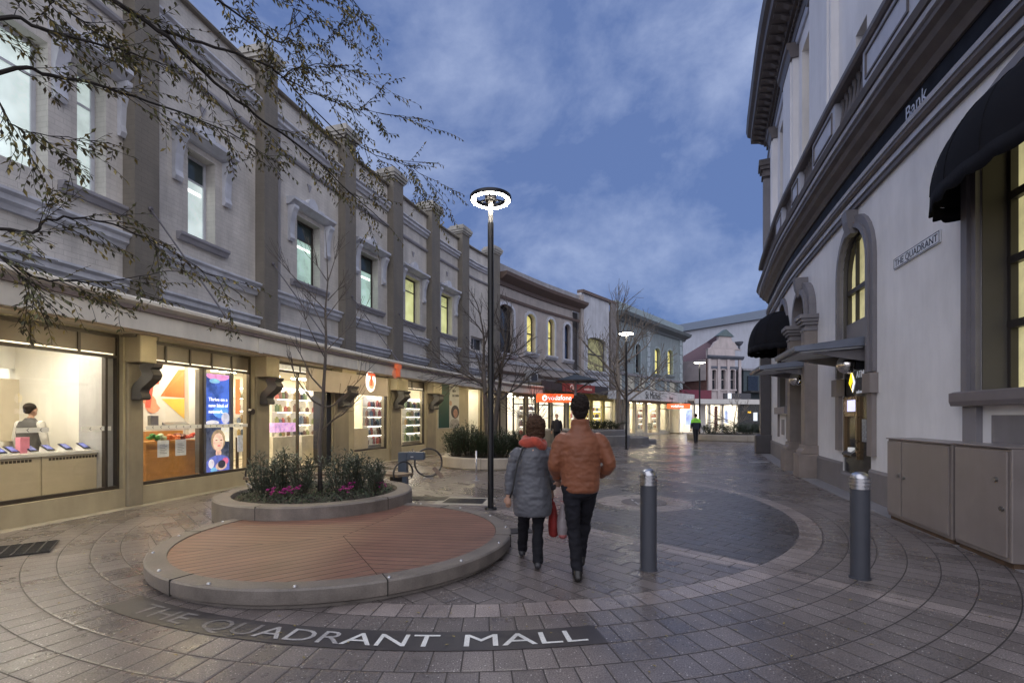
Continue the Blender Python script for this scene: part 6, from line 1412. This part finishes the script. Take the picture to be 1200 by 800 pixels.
# ------------------------------------------------------------- trees
bark=M('grey brown bark',(.085,.070,.060),rough=.8,var=.3,vs=12,bump=.5,bs=40)
barkp=M('pale bark',(.20,.17,.14),rough=.8,var=.3,vs=8,bump=.5,bs=30)
barkd=M('dark twig bark',(.018,.014,.012),rough=.85,var=.3)
def grow(mb,p,d,L,r,lev,rr,spread=.6,up=.25,seg=5,kids=3,tips=None,rmin=.003,taper=.55):
    pts=[p];rad=[r]; q=p.copy(); dd=d.normalized()
    for i in range(seg):
        dd=(dd+Vector((rr.uniform(-1,1),rr.uniform(-1,1),rr.uniform(-1,1)))*.13+Vector((0,0,up*.2))).normalized()
        q=q+dd*L/seg; pts.append(q.copy()); rad.append(max(rmin,r*(1-(1-taper)*(i+1)/seg)))
    mb.tube(pts,rad,6 if lev>1 else 4,cap=False)
    if lev==0:
        if tips is not None: tips.append((q,dd)); 
        return
    for k in range(kids):
        t=.35+.65*(k+rr.random()*.6)/kids; i=min(seg-1,int(t*seg)); pp=pts[i].lerp(pts[i+1],t*seg-i if t*seg-i<1 else 1)
        ax=dd.orthogonal().normalized(); a=rr.uniform(0,2*PI); ax=Matrix.Rotation(a,3,dd)@ax
        nd=(dd*math.cos(spread)+ax*math.sin(spread)*rr.uniform(.8,1.2)).normalized()
        grow(mb,pp,nd,L*rr.uniform(.55,.78),max(rmin,rad[i]*.62),lev-1,rr,spread,up,seg,kids,tips,rmin,taper)
    grow(mb,q,dd,L*.6,max(rmin,rad[-1]),lev-1,rr,spread,up,seg,kids,tips,rmin,taper)
# young bare tree in the flower planter, limbs follow the photo
D=8.2
def g(x,y,dd=0): return pt(x,y,D+dd)
T=empty('young_bare_tree',g(375,575),'young bare tree with thin pale limbs rising from the round flower planter','tree')
mb=MB(); mb.tube([Vector((g(375,575).x,D,.30)),g(375,545),g(374,520),g(377,495),g(379,455),g(381,425),g(382,395),g(381,365),g(384,330),g(383,300),g(381,270)],[.040,.036,.034,.032,.028,.024,.020,.016,.011,.007,.003],10); obj('trunk',mb,bark,T,smooth=True)
mb=MB(); rr=random.Random(3)
limbs=[[(378,503,0),(390,492,-.2),(402,485,-.3),(412,475,-.5),(425,462,-.7)],[(379,477,0),(390,475,.1),(402,465,.2),(418,448,.3),(435,430,.3)],[(378,476,0),(367,470,-.1),(355,455,-.3),(345,440,-.4),(340,412,-.5)],[(380,458,0),(365,442,.3),(352,415,.5),(340,395,.6)],
 [(381,412,0),(395,398,.1),(408,385,.2),(418,382,.3),(430,367,.4)],[(381,420,0),(369,398,-.2),(358,375,-.3),(345,330,-.4)],[(382,388,0),(368,360,.2),(352,340,.4)],[(384,352,0),(395,340,.2),(412,330,.3)],[(382,372,0),(397,352,.1),(410,350,.2)],[(384,330,0),(372,312,.1),(368,290,.2)],[(384,330,0),(392,305,.1),(396,285,.2)],[(383,365,0),(340,320,-.3),(322,300,-.5)]]
for L in limbs:
    P=[g(*q) for q in L]; n=len(P); r0=.017 if L[0][1]>450 else .010; mb.tube(P,[r0*(1-.75*i/(n-1)) for i in range(n)],6)
    for k in range(4):
        i=rr.randrange(1,n-1) if n>2 else 1; dv=(P[i]-P[i-1]).normalized()+Vector((rr.uniform(-.6,.6),rr.uniform(-.6,.6),rr.uniform(.1,.7))); grow(mb,P[i],dv,.35*rr.uniform(.5,1.2),.005,1,rr,.5,.3,3,2)
obj('crown',mb,bark,T)
# double trunk tree, planter 2
def bare(base,stems,label,h,seed,mat=bark,lev=4,L0=1.7,r0=.10,spread=.55,up=.16,kids=3,name='bare_tree',rmin=.006):
    rr=random.Random(seed); T=empty(name,base,label,'tree'); tr=MB(); cr=MB()
    for dx,dy,hz in stems:
        top=base+Vector((dx*2.2,dy*2.2,hz)); b=base+Vector((dx*.4,dy*.4,0)); m=b.lerp(top,.5)+Vector((rr.uniform(-.06,.06),0,0)); tr.tube([b+Vector((0,0,-.05)),b.lerp(m,.15),m,top],[r0*1.25,r0,r0*.85,r0*.7],10)
        for k in range(kids+1):
            a=2*PI*(k+rr.random()*.5)/(kids+1); t=rr.uniform(.55,1); p=m.lerp(top,max(0,t*2-1)); d=Vector((math.cos(a),math.sin(a),.55)); grow(cr,p,d,L0*rr.uniform(.8,1.1),r0*.45,lev-1,rr,spread,up,5,kids,None,rmin)
        grow(cr,top,Vector((dx,dy,2)),L0,r0*.6,lev-1,rr,spread,up,5,kids,None,rmin)
    obj('trunk',tr,mat,T,smooth=True); obj('crown',cr,mat,T,smooth=True,recalc=False,merge=False); return T
bare(Vector((-.72,15.9,.3)),[(-.1,0,3.0),(.16,.1,2.7)],'bare tree with two trunks in the planter beyond the nearest lamp',6,11,L0=1.25,r0=.095,rmin=.005)
bare(Vector((6.35,28.6,.8)),[(-.05,0,4.2),(.25,.2,2.6)],'bare spreading tree with a pale trunk beside the second lamp post',7,5,mat=barkp,L0=2.15,r0=.15,rmin=.009,spread=.72)
bare(Vector((.95,21.5,0)),[(0,0,1.6)],'slim bare sapling before the corner shop window past the clipped bushes',4,8,lev=3,L0=1.1,r0=.045,rmin=.006,spread=.4)
bare(Vector((15.3,33.3,.36)),[(0,0,.8)],'small bare shrubby tree in the distant low planter',3,9,mat=barkp,lev=3,L0=1.2,r0=.06,rmin=.012,spread=.5)
# the near tree whose branches hang into the picture, trunk stands left of the frame
T=empty('autumn_tree',(-5.4,2.6,0),'leafy autumn tree whose dark branches hang into the top left of the photo','tree')
tr=MB(); tr.tube([(-5.4,2.6,-.05),(-5.38,2.6,.4),(-5.35,2.62,1.5),(-5.25,2.7,2.8),(-5.0,2.8,3.8),(-4.8,2.9,5.0)],[.19,.15,.135,.12,.11,.09],14); obj('trunk',tr,bark,T,smooth=True)
bm_=MB(); lv=[MB(),MB(),MB()]; rr=random.Random(21)
def twig(p,d,L,r,leaves=1.0,droop=.25,lev=1,ls=.05):
    n=6; pts=[p]; q=p.copy(); dd=d.normalized(); side=dd.cross(Vector((0,0,1))); side.normalize() if side.length>.01 else None
    for i in range(n):
        dd=(dd+Vector((rr.uniform(-.15,.15),rr.uniform(-.15,.15),rr.uniform(-.12,.12)-droop*.12))).normalized(); q=q+dd*L/n; pts.append(q.copy())
    bm_.tube(pts,[max(.0016,r*(1-.8*i/n)) for i in range(n+1)],4,cap=False)
    m=max(3,int(L/.027*leaves))
    for k in range(m):
        t=.18+.82*k/m; i=min(n-1,int(t*n)); pp=pts[i].lerp(pts[i+1],t*n-i)
        if rr.random()<.25: continue
        d2=(pts[i+1]-pts[i]).normalized(); s=d2.cross(Vector((0,0,1))); s=s.normalized() if s.length>.01 else Vector((1,0,0))
        s=s*(1 if k%2 else -1); out=(d2*.6+s*.6+Vector((0,0,rr.uniform(-.9,.05)))).normalized()
        l=lv[0 if rr.random()<.55 else (1 if rr.random()<.72 else 2)]
        leaf(l,pp,out,Vector((rr.uniform(-.5,.5),rr.uniform(-.5,.5),1)),ls*rr.uniform(.7,1.25),ls*.42)
    if lev>0:
        for k in range(4):
            i=rr.randrange(1,n); dv=(pts[i+1 if i<n else n]-pts[i]).normalized()+Vector((rr.uniform(-.8,.8),rr.uniform(-.8,.8),rr.uniform(-.5,.4)))
            twig(pts[i],dv,L*rr.uniform(.4,.65),r*.5,leaves,droop,lev-1,ls)
# guide limbs as (x, y, distance)
guides=[
 ([(-260,140,3.0),(-120,60,3.1),(0,20,3.3),(60,38,3.5),(140,58,3.8),(200,78,4.1)],.022,9),
 ([(-200,40,3.0),(-40,-60,3.2),(110,-8,3.6),(185,35,3.9),(240,85,4.2),(300,135,4.6),(350,170,5.0),(400,215,5.4),(455,265,5.9)],.024,13),
 ([(185,35,3.9),(250,55,4.3),(310,75,4.7),(330,90,4.9),(390,150,5.3),(450,185,5.7),(495,190,6.0)],.014,10),
 ([(330,90,4.9),(355,76,5.1),(395,78,5.3),(425,92,5.6)],.007,4),
 ([(450,185,5.7),(480,195,5.9),(505,215,6.1),(522,238,6.3)],.005,3),
 ([(-200,180,3.0),(0,85,3.4),(60,88,3.6),(140,108,3.9),(220,135,4.3),(290,167,4.7),(310,185,4.9)],.017,9),
 ([(200,-40,3.9),(270,10,4.4),(330,50,4.8),(345,10,5.0),(370,45,5.2)],.012,8),
 ([(140,-60,3.5),(260,-20,4.2),(320,-8,4.6),(400,-10,5.0),(420,10,5.2)],.012,8),
 ([(330,90,4.9),(385,118,5.2),(430,130,5.5),(480,138,5.8)],.007,5),
 ([(-180,260,2.9),(-60,265,3.1),(0,267,3.3),(40,272,3.4),(55,257,3.5),(110,258,3.7),(170,278,4.0),(230,312,4.3),(275,340,4.5)],.015,10),
 ([(-180,300,2.9),(-60,290,3.1),(0,300,3.2),(40,325,3.4),(90,330,3.6),(140,328,3.9),(190,318,4.2)],.014,8),
 ([(0,300,3.2),(30,330,3.3),(45,360,3.4)],.006,3),
 ([(-60,0,2.9),(0,120,3.1),(20,150,3.2),(70,160,3.4),(110,165,3.6)],.008,6),
 ([(-60,-40,3.1),(40,-10,3.4),(90,20,3.7),(130,40,3.9)],.010,7),
]
for G,r0,nt_ in guides:
    P=[pt(*q) for q in G]; n=len(P)
    # smooth limb
    SP=[]; 
    for i in range(n-1):
        p0=P[max(i-1,0)];p1=P[i];p2=P[i+1];p3=P[min(i+2,n-1)]
        for k in range(5): t=k/5; SP.append(.5*((2*p1)+(p2-p0)*t+(2*p0-5*p1+4*p2-p3)*t*t+(3*p1-p0-3*p2+p3)*t**3)+Vector((rr.uniform(-.01,.01),rr.uniform(-.01,.01),rr.uniform(-.01,.01))))
    SP.append(P[-1]); m=len(SP); bm_.tube(SP,[max(.003,r0*(1-.85*i/(m-1))) for i in range(m)],7,cap=False)
    if G[0][0]<-100 or (G[0][0]<0 and G[0][1]<10): 
        b=Vector((-5.1,2.75,min(5.0,max(3.0,SP[0].z+.2)))); bm_.tube([b,b.lerp(SP[0],.5)+Vector((0,0,.12)),SP[0]],[.06,.04,r0],8,cap=False)
    for k in range(int(nt_*1.9)):
        i=int(m*.22)+int((m*.78-2)*(k+rr.random())/(nt_*1.9)); i=min(m-2,i); dv=(SP[i+1]-SP[i]).normalized()+Vector((rr.uniform(-.8,.8),rr.uniform(-.8,.8),rr.uniform(-1.0,.35)))
        twig(SP[i],dv,rr.uniform(.28,.62)*SP[i].y/4.3,.0036,.85,.15,1,.052)
    twig(SP[-1],SP[-1]-SP[-3],.3,.004,1.0,.3,0,.050)
obj('branches',bm_,barkd,T,recalc=False,merge=False)
lmm=[leafmat('olive autumn leaves',(.105,.108,.042)),leafmat('yellow autumn leaves',(.24,.19,.055)),leafmat('brown autumn leaves',(.060,.048,.024))]
for m_,l in zip(lv,lmm): obj('foliage',m_,l,T,recalc=False,merge=False)
# fallen leaves
mb=MB(); r4=random.Random(8)
for i in range(420):
    x=r4.uniform(-5.5,5.0); y=r4.uniform(2.9,11); 
    if (Vector((x,y,0))-PC).length<PR+.05 or (Vector((x,y,0))-P1).length<1.6: continue
    a=r4.uniform(0,2*PI); leaf(mb,Vector((x,y,.008)),Vector((math.cos(a),math.sin(a),.1)),Vector((0,0,1)),r4.uniform(.02,.045),.016,.1)
tag(obj('fallen_leaves',mb,lmm[1],recalc=False,merge=False),'small yellow fallen leaves scattered over the paving','leaves',kind='stuff')
# ------------------------------------------------------------- people
def limb(mb,pts,rad,n=14):
    mb.tube(pts,rad,n)
    for p,r in zip(pts,rad): mb.ell(p,(r,r,r),12,8)
V=Vector
skin=M('skin',(.42,.25,.18),rough=.5,var=.08)
def hand(mb,w,d,s=1.0,side=1):
    """palm, four fingers of different lengths and a thumb; d = direction the hand points"""
    d=d.normalized(); a=V((0,1,0)) if abs(d.y)<.8 else V((1,0,0)); u=d.cross(a).normalized(); n=u.cross(d)
    limb(mb,[w,w+d*.045*s,w+d*.085*s],[.026*s,.031*s,.029*s],10)
    for k,(o,L) in enumerate(((-.027,.066),(-.009,.075),(.009,.070),(.026,.056))):
        b=w+d*.08*s+u*o*s; k1=b+d*L*.5*s+n*.006*s*side; t=b+d*L*s+n*.024*s*side; limb(mb,[b,k1,t],[.0095*s,.0085*s,.0075*s],8)
    b=w+d*.03*s-u*.028*s; limb(mb,[b,b+d*.03*s-u*.022*s+n*.01*side,b+d*.058*s-u*.024*s+n*.02*side],[.012*s,.010*s,.0085*s],8)
def head(mb,c,s=1.0,R=Matrix.Identity(3)):
    """c centre of skull; face looks to +y before R"""
    def e(o,r,n=14,m=10): mb.ell(c+R@(V(o)*s),[x*s for x in r],n,m,R=R)
    e((0,0,.02),(.075,.095,.10)); e((0,.025,-.05),(.058,.070,.07)); e((0,.055,-.085),(.035,.035,.03))
    e((0,.10,-.015),(.012,.020,.022)); e((0,.092,-.06),(.024,.012,.008)); 
    for k in (-1,1): e((k*.077,-.005,-.01),(.012,.022,.032)); e((k*.03,.088,.012),(.016,.010,.010))
def person(C,lab,fn): 
    T=empty('person',C,lab,'person'); fn(T,V(C)); return T
# man in rust jacket, walking away, seen from the back
cp=gp(680,679.5)
def man(T,c):
    o=lambda x,y,z:c+V((x,y,z))
    hd=o(0,.04,1.665)
    # feet and legs: left leg back (trailing), right leg forward
    LH,RH=o(-.09,0,.93),o(.09,.02,.93); LK,RK=o(-.05,.10,.52),o(.085,-.02,.50); LA,RA=o(-.02,.16,.10),o(.075,-.22,.17)
    LA=o(-.03,-.02,.09); LK=o(-.06,.05,.50); RA=o(.06,.40,.11); RK=o(.08,.26,.52)
    def body(mb):
        head(mb,hd,.95); limb(mb,[o(0,.02,1.40),o(0,.03,1.50),o(0,.04,1.60)],[.062,.056,.055])
        limb(mb,[o(0,0,1.0),o(0,0,1.2),o(0,.01,1.38)],[.11,.12,.12]); 
        for s,H,K,A in ((-1,LH,LK,LA),(1,RH,RK,RA)): limb(mb,[H,K,A],[.07,.05,.035])
        limb(mb,[o(-.17,0,1.40),o(-.24,.02,1.14),o(-.20,.17,.96)],[.05,.04,.028]); hand(mb,o(-.20,.18,.955),V((.15,.6,-.5)))
        limb(mb,[o(.17,0,1.40),o(.27,-.03,1.15),o(.21,.14,1.00)],[.05,.04,.028]); hand(mb,o(.20,.15,1.0),V((-.4,.7,-.3)))
    remesh('body',body,.0085,skin,T)
    def hair(mb):
        mb.ell(hd+V((0,-.018,.045)),(.090,.103,.100),18,12); mb.ell(hd+V((0,-.055,-.02)),(.074,.052,.075)); mb.ell(hd+V((.02,.02,.115)),(.06,.06,.04))
        r=random.Random(2)
        for i in range(110):
            a=r.uniform(0,2*PI); b=r.uniform(.1,1.9); dd=V((math.sin(b)*math.cos(a)*.088,-abs(math.sin(b)*math.sin(a))*.10-.015,math.cos(b)*.10+.045)); mb.ell(hd+dd,(.011,.011,.014),8,6)
    remesh('hair',hair,.006,M('dark brown hair',(.014,.009,.007),rough=.7,var=.5,vs=40,bump=1,bs=90,spec=.2),T,1,wr=.010,wf=38)
    rust=M('rust orange quilted jacket',(.175,.055,.021),rough=.6,var=.12,vs=7,sheen=.1,bump=.3,bs=9)
    def jk(mb):
        keys=[(0,.005,z_,a_,b_) for z_,a_,b_ in ((.86,.172,.128),(.89,.188,.140),(1.0,.192,.144),(1.12,.198,.146),(1.24,.210,.150),(1.34,.214,.146),(1.405,.185,.125),(1.45,.125,.10),(1.50,.094,.088),(1.575,.084,.084))]
        loft(mb,quilt([(c.x+k[0],c.y+k[1],k[2],k[3],k[4]) for k in keys],.060,.0035),36)
        for s,S_,E_,W_ in ((-1,o(-.172,0,1.37),o(-.262,.0,1.12),o(-.205,.15,.985)),(1,o(.172,0,1.37),o(.290,-.045,1.13),o(.222,.13,1.015))):
            sleeve(mb,[S_,S_.lerp(E_,.15)+V((s*.018,0,.0)),E_,W_],[.078,.078,.064,.050],.055,.003)
    remesh('jacket',jk,.0085,rust,T,5,wr=.007,wf=13)
    blkc=M('black trousers cloth',(.012,.012,.016),rough=.85,var=.3,vs=6,spec=.2,bump=.5,bs=8)
    def tr(mb):
        mb.ell(o(0,.0,.87),(.158,.115,.085),20,12)
        for s,H,K,A in ((-1,LH,LK,LA),(1,RH,RK,RA)): limb(mb,[H,H.lerp(K,.5),K,K.lerp(A,.5),A+V((0,0,.0))],[.098,.084,.066,.062,.054],16)
    remesh('trousers',tr,.009,blkc,T,3,wr=.012,wf=10)
    def sh(A,up=0):
        def f(mb): limb(mb,[A+V((0,-.045,-.045)),A+V((0,.06,-.050)),A+V((.005,.17,-.062))],[.040,.044,.032]); limb(mb,[A+V((0,-.02,.0)),A+V((0,-.03,-.04))],[.045,.045])
        return f
    for A in (LA,RA): remesh('shoe',sh(A),.008,M('black leather shoe',(.015,.013,.012),rough=.35),T,2)
person(cp,'man in a rust orange quilted jacket and black trousers walking away',man)
cw=gp(624,667)
def woman(T,c):
    o=lambda x,y,z:c+V((x,y,z)); hd=o(.035,.03,1.475)
    LA,RA=o(-.10,.42,.10),o(.055,-.0,.09); LK,RK=o(-.085,.24,.46),o(.06,.07,.46); LH,RH=o(-.085,0,.84),o(.085,0,.84)
    R=Matrix.Rotation(math.radians(-14),3,'Z')
    def body(mb):
        head(mb,hd,.95,R); limb(mb,[o(.01,.0,1.22),o(.02,.02,1.34),o(.03,.03,1.42)],[.055,.05,.05]); limb(mb,[o(0,0,.9),o(0,0,1.1),o(0,0,1.22)],[.11,.11,.11])
        for H,K,A in ((LH,LK,LA),(RH,RK,RA)): limb(mb,[H,K,A],[.065,.048,.033])
        limb(mb,[o(-.17,0,1.22),o(-.23,-.01,.98),o(-.25,-.02,.78)],[.045,.036,.027]); hand(mb,o(-.25,-.02,.78),V((0,.15,-1)),.92)
        limb(mb,[o(.17,0,1.22),o(.22,.0,.98),o(.21,.12,.82)],[.045,.036,.027]); hand(mb,o(.21,.125,.815),V((0,.4,-1)),.92)
    remesh('body',body,.0085,skin,T)
    def hair(mb):
        r=random.Random(5); mb.ell(hd+V((0,-.02,.035)),(.092,.105,.098),18,12); mb.ell(hd+V((0,-.055,-.045)),(.083,.055,.085)); mb.ell(hd+V((.07,.0,-.03)),(.03,.06,.075)); mb.ell(hd+V((-.07,.0,-.03)),(.03,.06,.075))
        for i in range(130):
            a=r.uniform(0,2*PI); b=r.uniform(.1,2.3); mb.ell(hd+V((math.sin(b)*math.cos(a)*.095,-abs(math.sin(b)*math.sin(a))*.105-.01,math.cos(b)*.10+.03)),(.013,.013,.017),8,6)
    remesh('hair',hair,.006,M('brown wavy hair',(.055,.028,.016),rough=.7,var=.5,vs=40,bump=1,bs=90,spec=.2),T,1,wr=.012,wf=30)
    def sc_(mb):
        for k in range(22):
            a=2*PI*k/22; mb.ell(o(.02+.095*math.cos(a),.0+.085*math.sin(a),1.325+.02*math.sin(3*a)-.02*math.cos(a)),(.045,.045,.05),10,8)
        mb.ell(o(-.04,-.07,1.33),(.11,.05,.055)); mb.ell(o(.02,-.01,1.37),(.085,.08,.04))
    remesh('scarf',sc_,.009,M('orange red knitted scarf',(.33,.045,.022),rough=.8,var=.3,vs=12,bump=.6,bs=60,sheen=.3),T,2)
    def coat(mb):
        keys=((.57,.190,.138),(.61,.203,.148),(.69,.208,.152),(.78,.203,.150),(.90,.188,.140),(1.0,.180,.134),(1.10,.186,.136),(1.19,.190,.130),(1.245,.160,.112),(1.28,.110,.09),(1.33,.085,.08))
        loft(mb,quilt([(c.x,c.y,z_,a_,b_) for z_,a_,b_ in keys],.060,.0035),36)
        for s,S_,E_,W_ in ((-1,o(-.155,0,1.215),o(-.232,-.01,.98),o(-.25,-.02,.79)),(1,o(.155,0,1.215),o(.225,.0,.99),o(.212,.11,.84))):
            sleeve(mb,[S_,S_.lerp(E_,.15)+V((s*.014,0,0)),E_,W_],[.070,.070,.058,.048],.052,.003)
    remesh('coat',coat,.0085,M('slate grey quilted coat',(.075,.077,.090),rough=.5,var=.16,vs=7,sheen=.1,bump=.3,bs=9),T,4,wr=.007,wf=13)
    def tr(mb):
        for H,K,A in ((LH,LK,LA),(RH,RK,RA)): limb(mb,[o(H.x-c.x,0,.75),K,A],[.085,.064,.055],14)
    remesh('trousers',tr,.009,M('black trousers cloth'),T,3,wr=.012,wf=10)
    for A in (LA,RA):
        def f(mb,A=A): limb(mb,[A+V((0,-.04,-.035)),A+V((0,.05,-.045)),A+V((0,.14,-.055))],[.038,.040,.030]); limb(mb,[A,A+V((0,-.02,-.03))],[.042,.042])
        s_=remesh('shoe',f,.008,M('dark trainer',(.03,.03,.035),rough=.5),T,2)
        mb=MB(); mb.tube([A+V((-.0,-.075,-.073)),A+V((0,.03,-.076)),A+V((0,.165,-.078))],[.030,.034,.022],10); obj('sole',mb,M('white trainer sole',(.6,.6,.58),rough=.6),s_) if False else None
    pts=[o(.15,-.10,1.27),o(.05,-.135,1.18),o(-.08,-.15,1.00),o(-.19,-.115,.82)]
    mb=MB(); mb.tube([o(-.10,-.10,1.285),o(-.155,-.125,1.14),o(-.185,-.135,.98),o(-.21,-.12,.84),o(-.235,-.04,.76)],.009,6); obj('bag_strap',mb,M('black strap',(.012,.012,.012)),T)
person(cw,'woman in a long slate grey quilted coat and orange red scarf walking away',woman)
# red bag carried in her right hand
c=cw+V((.235,.19,0)); T=empty('shopping_bag',c+V((0,0,.30)),'red cloth shopping bag hanging from the right hand of the woman in grey','bag')
def bag(mb):
    loft(mb,[(c.x,c.y,z,ry,rx) for z,rx,ry in ((.30,.05,.03),(.32,.085,.05),(.42,.105,.058),(.52,.098,.05),(.60,.075,.035),(.68,.03,.015))])
remesh('bag_body',bag,.009,M('red cloth bag',(.24,.018,.015),rough=.7,var=.25,vs=5),T,3)
mb=MB(); mb.tube([c+V((0,-.03,.66)),c+V((-.02,-.02,.74)),c+V((0,.02,.66))],.007,6); obj('handle',mb,M('red cloth bag'),T)
c=cw+V((.33,.13,0)); T=empty('plastic_bag',c+V((0,0,.3)),'pale translucent plastic bag with pink contents hanging between the man and the woman','bag')
def pb(mb):
    loft(mb,[(c.x,c.y,z,r*.8,r) for z,r in ((.30,.03),(.33,.065),(.42,.085),(.50,.08),(.58,.05),(.66,.015))])
remesh('bag_body',pb,.009,M('pale plastic bag',(.32,.28,.29),rough=.25,var=.2,vs=6),T,2)
def pbc(mb): mb.ell(c+V((0,-.01,.335)),(.050,.062,.045))
remesh('contents',pbc,.009,M('pink contents',(.4,.12,.12),rough=.5),T,1)
# hi-vis man far off
def simple(c,lab,jc,pc,hc,H=1.75,walk=.12,extra=None,turn=1,arms=0):
    k=H/1.75; o=lambda x,y,z:c+V((x*k,y*k,z*k))
    T=empty('person',c,lab,'person')
    def body(mb): head(mb,o(0,.02*turn,1.63),k*.98,Matrix.Rotation(0 if turn>0 else PI,3,'Z')); limb(mb,[o(0,0,1.0),o(0,0,1.3),o(0,.01,1.48)],[.10*k,.11*k,.055*k]); hand(mb,o(-.26,.05,.84),V((0,.2,-1)),k); hand(mb,o(.26,.05,.84),V((0,.2,-1)),k); limb(mb,[o(-.25,.04,1.1),o(-.26,.05,.84)],[.04,.028]); limb(mb,[o(.25,.04,1.1),o(.26,.05,.84)],[.04,.028])
    remesh('body',body,.012,skin,T,2)
    def hair(mb): mb.ell(o(0,-.01*turn,1.68),(.088*k,.10*k,.088*k)); mb.ell(o(0,-.05*turn,1.62),(.07*k,.045*k,.06*k))
    remesh('hair',hair,.012,hc,T,1)
    def jk(mb):
        loft(mb,[(c.x,c.y,c.z+z*k,rx*k,ry*k) for z,rx,ry in ((.84,.18,.125),(.88,.19,.13),(1.0,.19,.132),(1.12,.195,.138),(1.24,.21,.14),(1.34,.205,.13),(1.41,.16,.11),(1.45,.10,.085),(1.49,.07,.07))])
        for s in (-1,1): limb(mb,[o(s*.19,0,1.37),o(s*.26,.0,1.12),o(s*.255,.06,.90)],[.07*k,.058*k,.045*k])
    J=remesh('jacket',jk,.012,jc,T,2)
    if extra: extra(T,o,k)
    def tr(mb):
        mb.ell(o(0,0,.88),(.16*k,.115*k,.10*k))
        for s in (-1,1): limb(mb,[o(s*.09,0,.86),o(s*.085,s*walk*.4,.48),o(s*.08,s*walk,.09)],[.095*k,.07*k,.055*k])
    remesh('trousers',tr,.012,pc,T,2)
    for s in (-1,1):
        def f(mb,s=s): limb(mb,[o(s*.08,s*walk-.03,.045),o(s*.08,s*walk+.13*turn,.035)],[.042*k,.034*k])
        remesh('shoe',f,.010,M('black leather shoe'),T,1)
    return T
def hv(T,o,k):
    def f(mb):
        for z,rx,ry in ((1.26,.222,.148),(1.34,.22,.14),(1.42,.16,.108)): mb.ell(o(0,0,z),(rx*k,ry*k,.085*k),18,10)
        for s in (-1,1): limb(mb,[o(s*.19,0,1.375),o(s*.235,.0,1.24)],[.077*k,.069*k])
    remesh('lime_yoke',f,.012,M('lime safety cloth',(.28,.75,.05),rough=.6,emis=.08),T,2)
simple(gp(815.5,519.5),'person in a lime yellow and navy work jacket standing by the farthest lamp post',M('navy work cloth',(.015,.02,.035),rough=.7),M('dark work trousers',(.012,.013,.018),rough=.8),M('dark brown hair'),1.77,.07,hv)
simple(V((2.35,25.4,0)),'distant person in dark clothes at the shop door under the orange red sign',M('black coat cloth',(.02,.02,.025),rough=.8),M('black trousers cloth'),M('dark brown hair'),1.72,.05,turn=-1)
# shop assistant
q=LP.px(35,-1.25); p=LP.P(q,-1.25,.2)
def va_(T,o,k):
    def f(mb):
        for s in (-1,1): limb(mb,[o(s*.195,0,1.37),o(s*.262,.0,1.12),o(s*.256,.06,.90)],[.072*k,.061*k,.048*k])
        mb.ell(o(0,0,1.455),(.075,.07,.03))
    remesh('shirt_sleeves',f,.012,M('grey shirt cloth',(.45,.44,.42),rough=.7),T,2)
tt=simple(p,'shop assistant with short dark hair in a charcoal waistcoat bending behind the white counter',M('charcoal waistcoat',(.05,.048,.05),rough=.7),M('black trousers cloth'),M('dark brown hair'),1.62,.02,va_)
# potted things on the far shop apron
for i,(x,y_,lb) in enumerate(((745,508,'small dark leafy pot plant outside the far white shop'),(762,507.5,'second pot plant outside the far shop doorway, nearer the orange sign'))):
    c=gp(x,y_+.5); T=empty('pot_plant',c,lb,'pot plant'); mb=MB(); mb.lathe([(0,0),(.16,0),(.2,.35),(.17,.35),(.16,.3),(0,.3)],c,14); obj('pot',mb,conc2,T)
    mb=MB(); r=random.Random(i)
    for j in range(160):
        a=r.uniform(0,2*PI); leaf(mb,c+V((r.uniform(-.2,.2),r.uniform(-.2,.2),.35+r.uniform(0,.6))),V((math.cos(a),math.sin(a),r.uniform(0,1.5))),V((0,0,1)),.2,.08)
    obj('foliage',mb,dg,T,recalc=False,merge=False)
